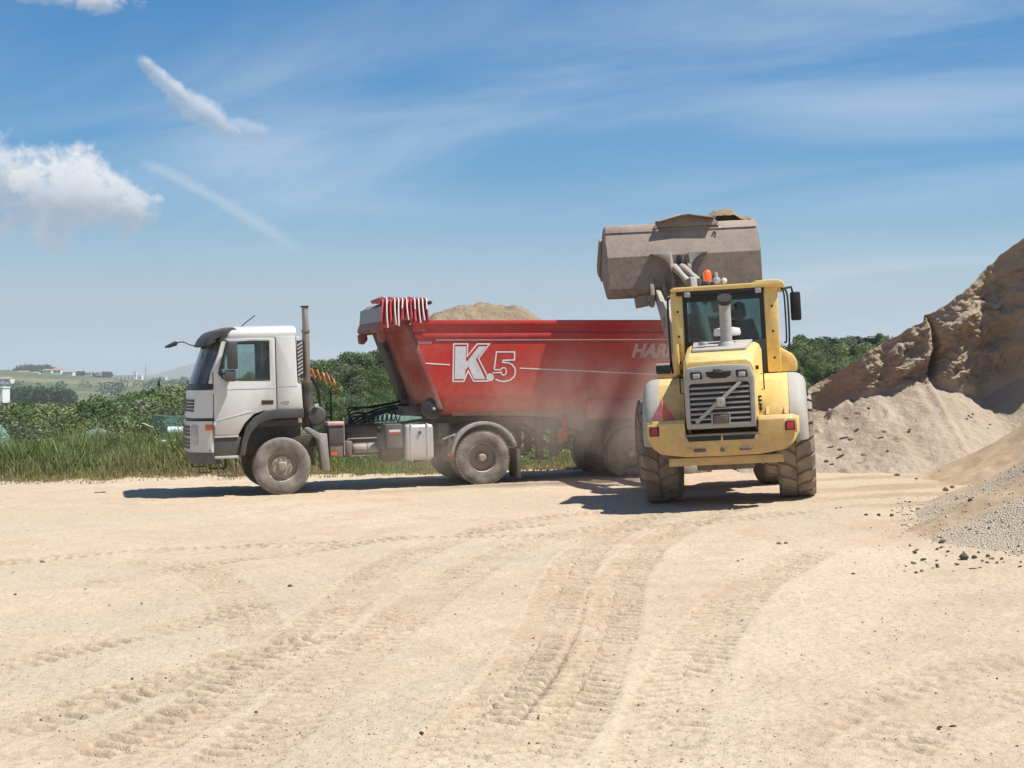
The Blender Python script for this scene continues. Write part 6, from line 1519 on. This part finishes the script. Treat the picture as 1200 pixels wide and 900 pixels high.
    MB().tube(catmull([(-0.80, 0.30, 1.95), (-0.845, 0.25, 2.2), (-0.85, 0.25, 3.1), (-0.83, 0.25, 3.24), (-0.76, 0.25, 3.26)], 5), 0.018, 8).build('grab_rail', K, T)
    MB().tube(catmull([(1.02, 0.9, 2.25), (1.05, 0.9, 2.6), (1.05, 0.9, 3.2), (1.0, 0.9, 3.33)], 5), 0.016, 8).build('grab_rail', K, T)
    MB().tube(catmull([(0.96, 0.6, 2.45), (1.0, 0.6, 2.5), (1.0, 0.6, 3.2), (0.95, 0.6, 3.33)], 4), 0.014, 8).build('grab_rail', K, T)
    ma = MB().tube([(0.95, 1.0, 3.33), (1.12, 1.05, 3.35), (1.14, 1.08, 3.25)], 0.02, 8).build('mirror_bracket', K, T)
    MB().box(1.09, 1.26, 1.05, 1.12, 2.80, 3.27).build('side_mirror', K, ma, 0.03)
    # beacon and lamp on the roof
    bs = MB().cyl((-0.205, 0.55, 3.40), (-0.205, 0.55, 3.50), 0.075, n=18).build('beacon', MATS['chassis_dark'], T, 0.01)
    MB().lathe([(0.062, 3.50), (0.064, 3.60), (0.055, 3.66), (0.03, 3.685), (0.001, 3.69)], (-0.205, 0.55, 0), axis='z', n=20).build('dome', MATS['beacon_orange'], bs)
    MB().tube([(-0.205, 0.5, 3.45), (-0.205, 0.3, 3.45), (-0.19, 0.14, 3.36), (-0.19, 0.12, 3.22)], 0.016, 6).build('cable', K, bs)
    MB().lathe([(0.001, -0.07), (0.05, -0.05), (0.072, 0), (0.05, 0.05), (0.001, 0.07)], (-0.06, 0.5, 3.49), axis='y', n=16).build('roof_spotlight', MATS['steel_bright'], T)
    MB().lathe([(0.001, -0.05), (0.04, -0.03), (0.05, 0), (0.04, 0.03), (0.001, 0.05)], (0.06, 0.5, 3.49), axis='y', n=14).build('roof_spotlight', MATS['decal_white'], T)
    MB().box(-0.30, 0.02, 0.42, 0.62, 3.40, 3.43).build('lamp_base', MATS['chassis_dark'], T, 0.008)
    # seat and console
    m = MB(); m.box(0.0, 0.52, 0.72, 1.22, 2.05, 2.30); m.prism([(0.62, 2.25), (0.80, 2.25), (0.74, 2.86), (0.62, 2.86)], 'x', 0.02, 0.50); m.box(0.14, 0.38, 0.60, 0.70, 2.88, 3.02); m.build('driver_seat', MATS['seat_cloth'], T, 0.04)
    m = MB(); m.tube([(0.26, 1.62, 2.0), (0.26, 1.45, 2.45)], 0.04, 8); C = Vector((0.26, 1.44, 2.48)); ax = Matrix.Rotation(R(20), 3, 'X')
    m.tube([C + ax @ Vector((0.19 * math.cos(q), 0.19 * math.sin(q), 0)) for q in [2 * math.pi * i / 18 for i in range(19)]], 0.016, 6); m.build('steering_wheel', K, T)

    # ---- lift arms and bucket (front half)
    for s in (1, -1):
        P = [(0.85, 2.30), (1.05, 2.12), (2.0, 2.35), (2.7, 2.62), (3.15, 2.80), (3.55, 3.18), (4.02, 3.50), (4.02, 3.64), (3.86, 3.70), (3.40, 3.46), (3.05, 3.42), (2.6, 3.22), (1.6, 2.62), (0.95, 2.46)]
        m = MB(FRONT_M); m.prism(P, 'x', s * 0.52 - 0.05, s * 0.52 + 0.05); ar = m.build('lift_arm', A, T, 0.015)
        m = MB(FRONT_M); m.cyl((s * 0.52 - 0.09, 2.95, 3.02), (s * 0.52 + 0.09, 2.95, 3.02), 0.10, n=16); m.build('pin', A, ar)
        m = MB(FRONT_M); m.cyl((s * 0.50, 0.9, 1.35), (s * 0.50, 2.0, 2.15), 0.085, n=16); cy = m.build('lift_cylinder', Yw, T)
        m = MB(FRONT_M); m.cyl((s * 0.50, 1.95, 2.11), (s * 0.50, 2.75, 2.74), 0.045, n=14); m.build('piston_rod', MATS['steel_bright'], cy)
    m = MB(FRONT_M); m.cyl((-0.52, 2.75, 3.05), (0.52, 2.75, 3.05), 0.10, n=18); m.build('cross_tube', A, T)
    m = MB(FRONT_M); m.prism([(2.62, 2.95), (2.90, 2.95), (3.12, 3.72), (3.02, 3.86), (2.86, 3.84), (2.60, 3.2)], 'x', -0.06, 0.06); m.build('bell_crank', A, T, 0.012)
    m = MB(FRONT_M); m.cyl((0.0, 1.3, 2.25), (0.0, 2.15, 3.05), 0.09, n=16); tc_ = m.build('tilt_cylinder', A, T)
    m = MB(FRONT_M); m.cyl((0.0, 2.1, 3.0), (0.0, 2.72, 3.40), 0.05, n=14); m.build('piston_rod', MATS['steel_bright'], tc_)
    for s in (1, -1):
        m = MB(FRONT_M); m.tube([(s * 0.10 + 0.02, 2.98, 3.76), (s * 0.09 - 0.05, 3.35, 3.94), (s * 0.08 - 0.10, 3.90, 4.12)], [0.075, 0.055, 0.08], 10); m.build('tilt_link', A, T)
    m = MB(FRONT_M); m.tube(catmull([(0.16, 2.5, 3.35), (0.10, 3.0, 3.72), (-0.02, 3.5, 3.90), (-0.05, 3.85, 4.0)], 5), 0.03, 8); m.build('grease_hose', K, T)
    # bucket shell from its side profile
    HW = 1.50
    outp = [(5.28, 4.22), (4.75, 3.86), (4.36, 3.62), (4.16, 3.575), (4.02, 3.62), (3.95, 3.76), (3.93, 4.37), (4.14, 4.90), (4.26, 4.985)]
    inp = [(4.27, 4.955), (4.17, 4.88), (3.965, 4.36), (3.985, 3.78), (4.05, 3.655), (4.17, 3.615), (4.34, 3.655), (4.73, 3.90), (5.24, 4.245)]
    ox = 0.035
    m = MB(FRONT_M); m.prism(outp + inp, 'x', -HW + ox, HW + ox); bk = m.build('bucket', B, T, 0.006, angle=14)
    sidep = [(5.25, 4.23), (4.75, 3.87), (4.36, 3.63), (4.16, 3.585), (4.02, 3.63), (3.955, 3.76), (3.94, 4.37), (4.145, 4.90), (4.26, 4.975), (4.45, 4.93), (5.22, 4.42)]
    for s in (1, -1):
        m = MB(FRONT_M); m.prism(sidep, 'x', ox + s * (HW - 0.035), ox + s * (HW + 0.012)); m.build('side_plate', B, bk, 0.006)
        m = MB(FRONT_M); m.prism([(5.36, 4.33), (5.33, 4.19), (5.1, 4.08), (4.62, 4.74), (4.72, 4.84)], 'x', ox + s * (HW + 0.012), ox + s * (HW + 0.06)); m.build('side_cutter', B, bk, 0.008)
    m = MB(FRONT_M); m.prism([(5.42, 4.31), (5.26, 4.20), (4.95, 3.985), (4.93, 4.02), (5.24, 4.24)], 'x', ox - HW - 0.04, ox + HW + 0.04); m.build('cutting_edge', B, bk, 0.004)
    m = MB(FRONT_M); m.prism([(4.145, 4.885), (4.10, 4.86), (4.20, 5.00), (4.34, 5.03), (4.34, 5.005), (4.24, 4.97)], 'x', ox - HW + 0.01, ox + HW - 0.01); m.build('top_flange', B, bk, 0.004)
    # raised spill guard in the middle
    g0 = [(-0.52, 4.93), (-0.42, 5.03), (0.05, 5.145), (0.18, 5.15), (0.70, 5.06), (0.80, 4.93)]
    m = MB(FRONT_M); m.loft([[(x, 4.10 + (z - 4.93) * 0.15, z) for x, z in g0], [(x, 4.14 + (z - 4.93) * 0.15, z) for x, z in g0]]); sg = m.build('spill_guard', B, bk, 0.006)
    m = MB(FRONT_M); m.loft([[(x, 3.98, z - 0.015), (x, 3.98, z + 0.01), (x, 4.42, z + 0.06), (x, 4.42, z + 0.035)] for x, z in g0[1:5]]); m.build('guard_lip', B, sg, 0.004)
    for x in (-0.47, 0.75):
        for z in (4.93, 4.87):
            m = MB(FRONT_M); m.cyl((x + (0.03 if z < 4.9 else 0), 4.02, z), (x, 4.08, z), 0.018, n=8); m.build('bolt', MATS['decal_white'], sg)
    # ears on the back
    for x in (-0.24, 0.10):
        m = MB(FRONT_M); m.prism([(3.945, 4.42), (3.945, 3.62), (3.83, 3.60), (3.74, 3.72), (3.72, 3.95), (3.76, 4.12), (3.84, 4.22)], 'x', x - 0.035, x + 0.035); m.build('link_ear', B, bk, 0.01)
    for s in (1, -1):       # curved gussets either side of the link
        cx = -0.07 + s * 0.17
        pts = [(cx, 4.40), (cx + s * 0.40, 4.40)] + [(cx + s * (0.40 - 0.38 * math.sin(R(q))), 4.05 + 0.33 * math.cos(R(q))) for q in (8, 25, 45, 65, 85)]
        m = MB(FRONT_M); m.prism(pts, 'y', 3.80, 3.94); m.build('gusset', A, bk, 0.006)
        for x in (s * 0.52 - 0.115, s * 0.52 + 0.115):
            m = MB(FRONT_M); m.prism([(3.945, 4.0), (3.945, 3.62), (4.06, 3.60), (4.20, 3.57), (4.16, 3.42), (4.02, 3.37), (3.86, 3.42), (3.80, 3.60)], 'x', x - 0.04, x + 0.04); m.build('arm_ear', B, bk, 0.01)
        m = MB(FRONT_M); m.cyl((s * 0.52 - 0.19, 3.98, 3.55), (s * 0.52 + 0.19, 3.98, 3.55), 0.055, n=14); m.build('pin', A, bk)
    m = MB(FRONT_M); m.box(-0.92, -0.66, 3.96, 4.4, 3.40, 3.62, Matrix.Rotation(R(-8), 3, 'Y')); m.build('stop_block', B, bk, 0.012)
    m = MB(FRONT_M); m.box(-0.02 - 0.09, -0.02 + 0.0, 3.90, 3.93, 4.18, 4.36); m.build('link_hole', K, bk, 0.03)
    return T

build_loader()

def build_bucket_sand():
    n = 60; xs = np.linspace(-1.44, 1.5, n); ys = np.linspace(4.24, 5.2, 36); X, Y = np.meshgrid(xs, ys, indexing='ij')
    base = np.interp(Y, [4.24, 4.32, 4.5, 5.2], [4.90, 4.93, 4.87, 4.33])
    Z = base + 0.33 * np.exp(-((X - 0.75) / 0.85) ** 2 - ((Y - 4.50) / 0.40) ** 2) * (1 + 0.25 * vfbm(X * 2, Y * 2, 3, 4)) + 0.10 * np.exp(-((X + 0.5) / 0.6) ** 2 - ((Y - 4.6) / 0.4) ** 2) + 0.03 * vfbm(X * 7, Y * 7, 4, 2)
    M = np.array(FRONT_M); V = np.stack([X, Y, Z, np.ones_like(X)], -1).reshape(-1, 4) @ M.T
    o = link('sand_load', mesh_np('bucket_sand', V[:, :3], grid_faces(n, 36)[:, ::-1]), MATS['sand']); o.matrix_world = LOADER_M
    tag(o, 'sand filling the raised loader bucket, peak showing over its rim', 'sand')
build_bucket_sand()


def skin_mesh(name, chains, mat, parent, sub=2, root=0):
    """chains: list of [(point, radius), ...]; points shared between chains are welded"""
    idx = {}; V = []; Rr = []; E = []
    for ch in chains:
        prev = None
        for p, r in ch:
            k = tuple(round(c, 4) for c in p)
            if k not in idx: idx[k] = len(V); V.append(p); Rr.append(r)
            if prev is not None and prev != idx[k]: E.append((prev, idx[k]))
            prev = idx[k]
    me = bpy.data.meshes.new(name); me.from_pydata(V, E, []); ob = bpy.data.objects.new(name, me); COL.objects.link(ob)
    ob.modifiers.new('skin', 'SKIN'); sd = ob.modifiers.new('sub', 'SUBSURF'); sd.levels = sub; sd.render_levels = sub
    for i, r in enumerate(Rr):
        rr = r if isinstance(r, tuple) else (r, r); me.skin_vertices[0].data[i].radius = rr; me.skin_vertices[0].data[i].use_root = (i == root)
    dg = bpy.context.evaluated_depsgraph_get(); m2 = bpy.data.meshes.new_from_object(ob.evaluated_get(dg)); m2.name = name; m2.shade_smooth()
    bpy.data.objects.remove(ob); m2.materials.clear()
    return link(name, m2, mat, parent)


def build_driver():
    T = empty('person', LOADER_M @ Matrix.Translation((0.26, 0.80, 2.30)), 'person in dark clothes seated at the wheel inside the loader cab', 'person')
    pel = (0, 0.02, 0.08); che = (0, -0.02, 0.42); nec = (0, 0.0, 0.56)
    hand = lambda s: (s * 0.17, 0.60, 0.24)
    ch = [[(pel, 0.13), ((0, 0.0, 0.24), 0.12), (che, 0.13), (nec, 0.055), ((0, 0.02, 0.63), 0.062), ((0, 0.025, 0.72), 0.095), ((0, 0.02, 0.80), 0.075)]]
    for s in (1, -1):
        ch.append([(che, 0.13), ((s * 0.19, -0.02, 0.46), 0.065), ((s * 0.25, 0.10, 0.23), 0.048), ((s * 0.21, 0.34, 0.20), 0.038), ((s * 0.18, 0.52, 0.235), 0.028), ((s * 0.172, 0.58, 0.245), 0.034), (hand(s), 0.028)])
        ch.append([(pel, 0.13), ((s * 0.11, 0.12, 0.07), 0.085), ((s * 0.14, 0.45, 0.09), 0.062), ((s * 0.14, 0.52, -0.20), 0.048), ((s * 0.14, 0.56, -0.28), 0.04), ((s * 0.14, 0.66, -0.29), 0.032)])
    b = skin_mesh('body', ch, MATS['skin'], T)
    for s in (1, -1):
        for k in range(4):
            a = (s * (0.172 - 0.018 * (k - 1.5)), 0.60, 0.25); skin_mesh('finger', [[(a, 0.009), ((a[0], a[1] + 0.035, a[2] + 0.012), 0.009), ((a[0], a[1] + 0.05, a[2] - 0.015), 0.008)]], MATS['skin'], b, 1)
        skin_mesh('finger', [[((s * 0.15, 0.575, 0.24), 0.010), ((s * 0.125, 0.60, 0.245), 0.009), ((s * 0.12, 0.625, 0.235), 0.008)]], MATS['skin'], b, 1)
        skin_mesh('ear', [[((s * 0.088, 0.02, 0.71), 0.014), ((s * 0.095, 0.015, 0.74), 0.012)]], MATS['skin'], b, 1)
    skin_mesh('nose', [[((0, 0.115, 0.735), 0.010), ((0, 0.130, 0.705), 0.014)]], MATS['skin'], b, 1)
    sh = [[(pel, 0.14), ((0, 0.0, 0.24), 0.135), (che, 0.148), ((0, 0, 0.53), 0.07)]]
    tr = []
    for s in (1, -1):
        sh.append([(che, 0.148), ((s * 0.19, -0.02, 0.46), 0.08), ((s * 0.25, 0.10, 0.23), 0.062), ((s * 0.21, 0.34, 0.20), 0.05)])
        tr.append([((0, 0.05, 0.07), 0.145), ((s * 0.11, 0.12, 0.07), 0.10), ((s * 0.14, 0.45, 0.09), 0.078), ((s * 0.14, 0.52, -0.20), 0.062)])
    skin_mesh('shirt', sh, MATS['shirt_dark'], T); skin_mesh('trousers', tr, MATS['trousers'], T)
    m = MB(); n = 16; rings = []
    for zz, rr in ((0.70, 0.094), (0.74, 0.106), (0.79, 0.10), (0.83, 0.07), (0.85, 0.02)):
        rings.append([(rr * math.cos(2 * math.pi * k / n), 0.012 + (rr * 1.08) * math.sin(2 * math.pi * k / n) * (0.75 if math.sin(2 * math.pi * k / n) > 0 and zz < 0.78 else 1), zz) for k in range(n)])
    m.loft(rings); m.build('hair', MATS['hair_dark'], T, angle=80)
build_driver()

# ------------------------------------------------------------------ air: distant haze and the dust raised by loading
def volume_box(name, M, size, setup, label, cat):
    m = bpy.data.materials.new(name); m.use_nodes = True; m.node_tree.nodes.clear(); w = NT(m.node_tree)
    v = w.n('ShaderNodeVolumePrincipled'); o = w.n('ShaderNodeOutputMaterial'); m.node_tree.links.new(v.outputs[0], o.inputs['Volume']); setup(w, v); MATS[name] = m
    b = MB().box(-size[0], size[0], -size[1], size[1], -size[2], size[2]).build(name, m, smooth=False); b.matrix_world = M; tag(b, label, cat, kind='stuff'); return b
def haze(w, v):
    v.inputs['Color'].default_value = (0.88, 0.95, 1.0, 1); v.inputs['Density'].default_value = 0.00019; v.inputs['Anisotropy'].default_value = 0.2
volume_box('haze', Matrix.Translation((0, 2800, 30)), (4600, 4700, 85), haze, 'thin pale haze over the valley', 'haze')
def dust(w, v):
    tc = w.n('ShaderNodeTexCoord').outputs['Object']; x, y, z = w.sep(tc)
    n = w.noise(w.vmath('MULTIPLY', tc, (1.0, 1.0, 1.2)), 0.9, 4, 0.6, 0.4)
    den = None
    for cx, cy, cz, rx, ry, rz, k in ((1.6, 0.0, -0.7, 1.7, 0.9, 1.0, 1.0), (0.2, 0.1, -0.2, 2.6, 0.9, 1.5, 0.42), (2.2, 0.0, 0.4, 1.3, 0.9, 1.3, 0.45), (-2.6, 0.1, -0.9, 1.6, 0.8, 0.8, 0.30)):
        d = w.vmath('LENGTH', w.vmath('DIVIDE', w.vmath('SUBTRACT', tc, (cx, cy, cz)), (rx, ry, rz)))
        e = w.math('MULTIPLY', w.maprange(d, 0.0, 1.0, 1.0, 0.0), k); den = e if den is None else w.math('ADD', den, e)
    w.put(v.inputs['Density'], w.math('MULTIPLY', w.math('MULTIPLY', den, w.maprange(n, 0.30, 0.70, 0.15, 1.0)), 1.5))
    v.inputs['Color'].default_value = (0.86, 0.77, 0.65, 1); v.inputs['Anisotropy'].default_value = 0.1
volume_box('dust_cloud', TRAILER_M @ Matrix.Translation((-1.2, 2.25, 1.70)) @ Matrix.Rotation(R(180), 4, 'Z'), (4.4, 0.95, 1.95), dust, 'pale dust hanging between the trailer wheels and the loader', 'dust')
scene.cycles.volume_step_rate = 1.0
scene.cycles.volume_max_steps = 128
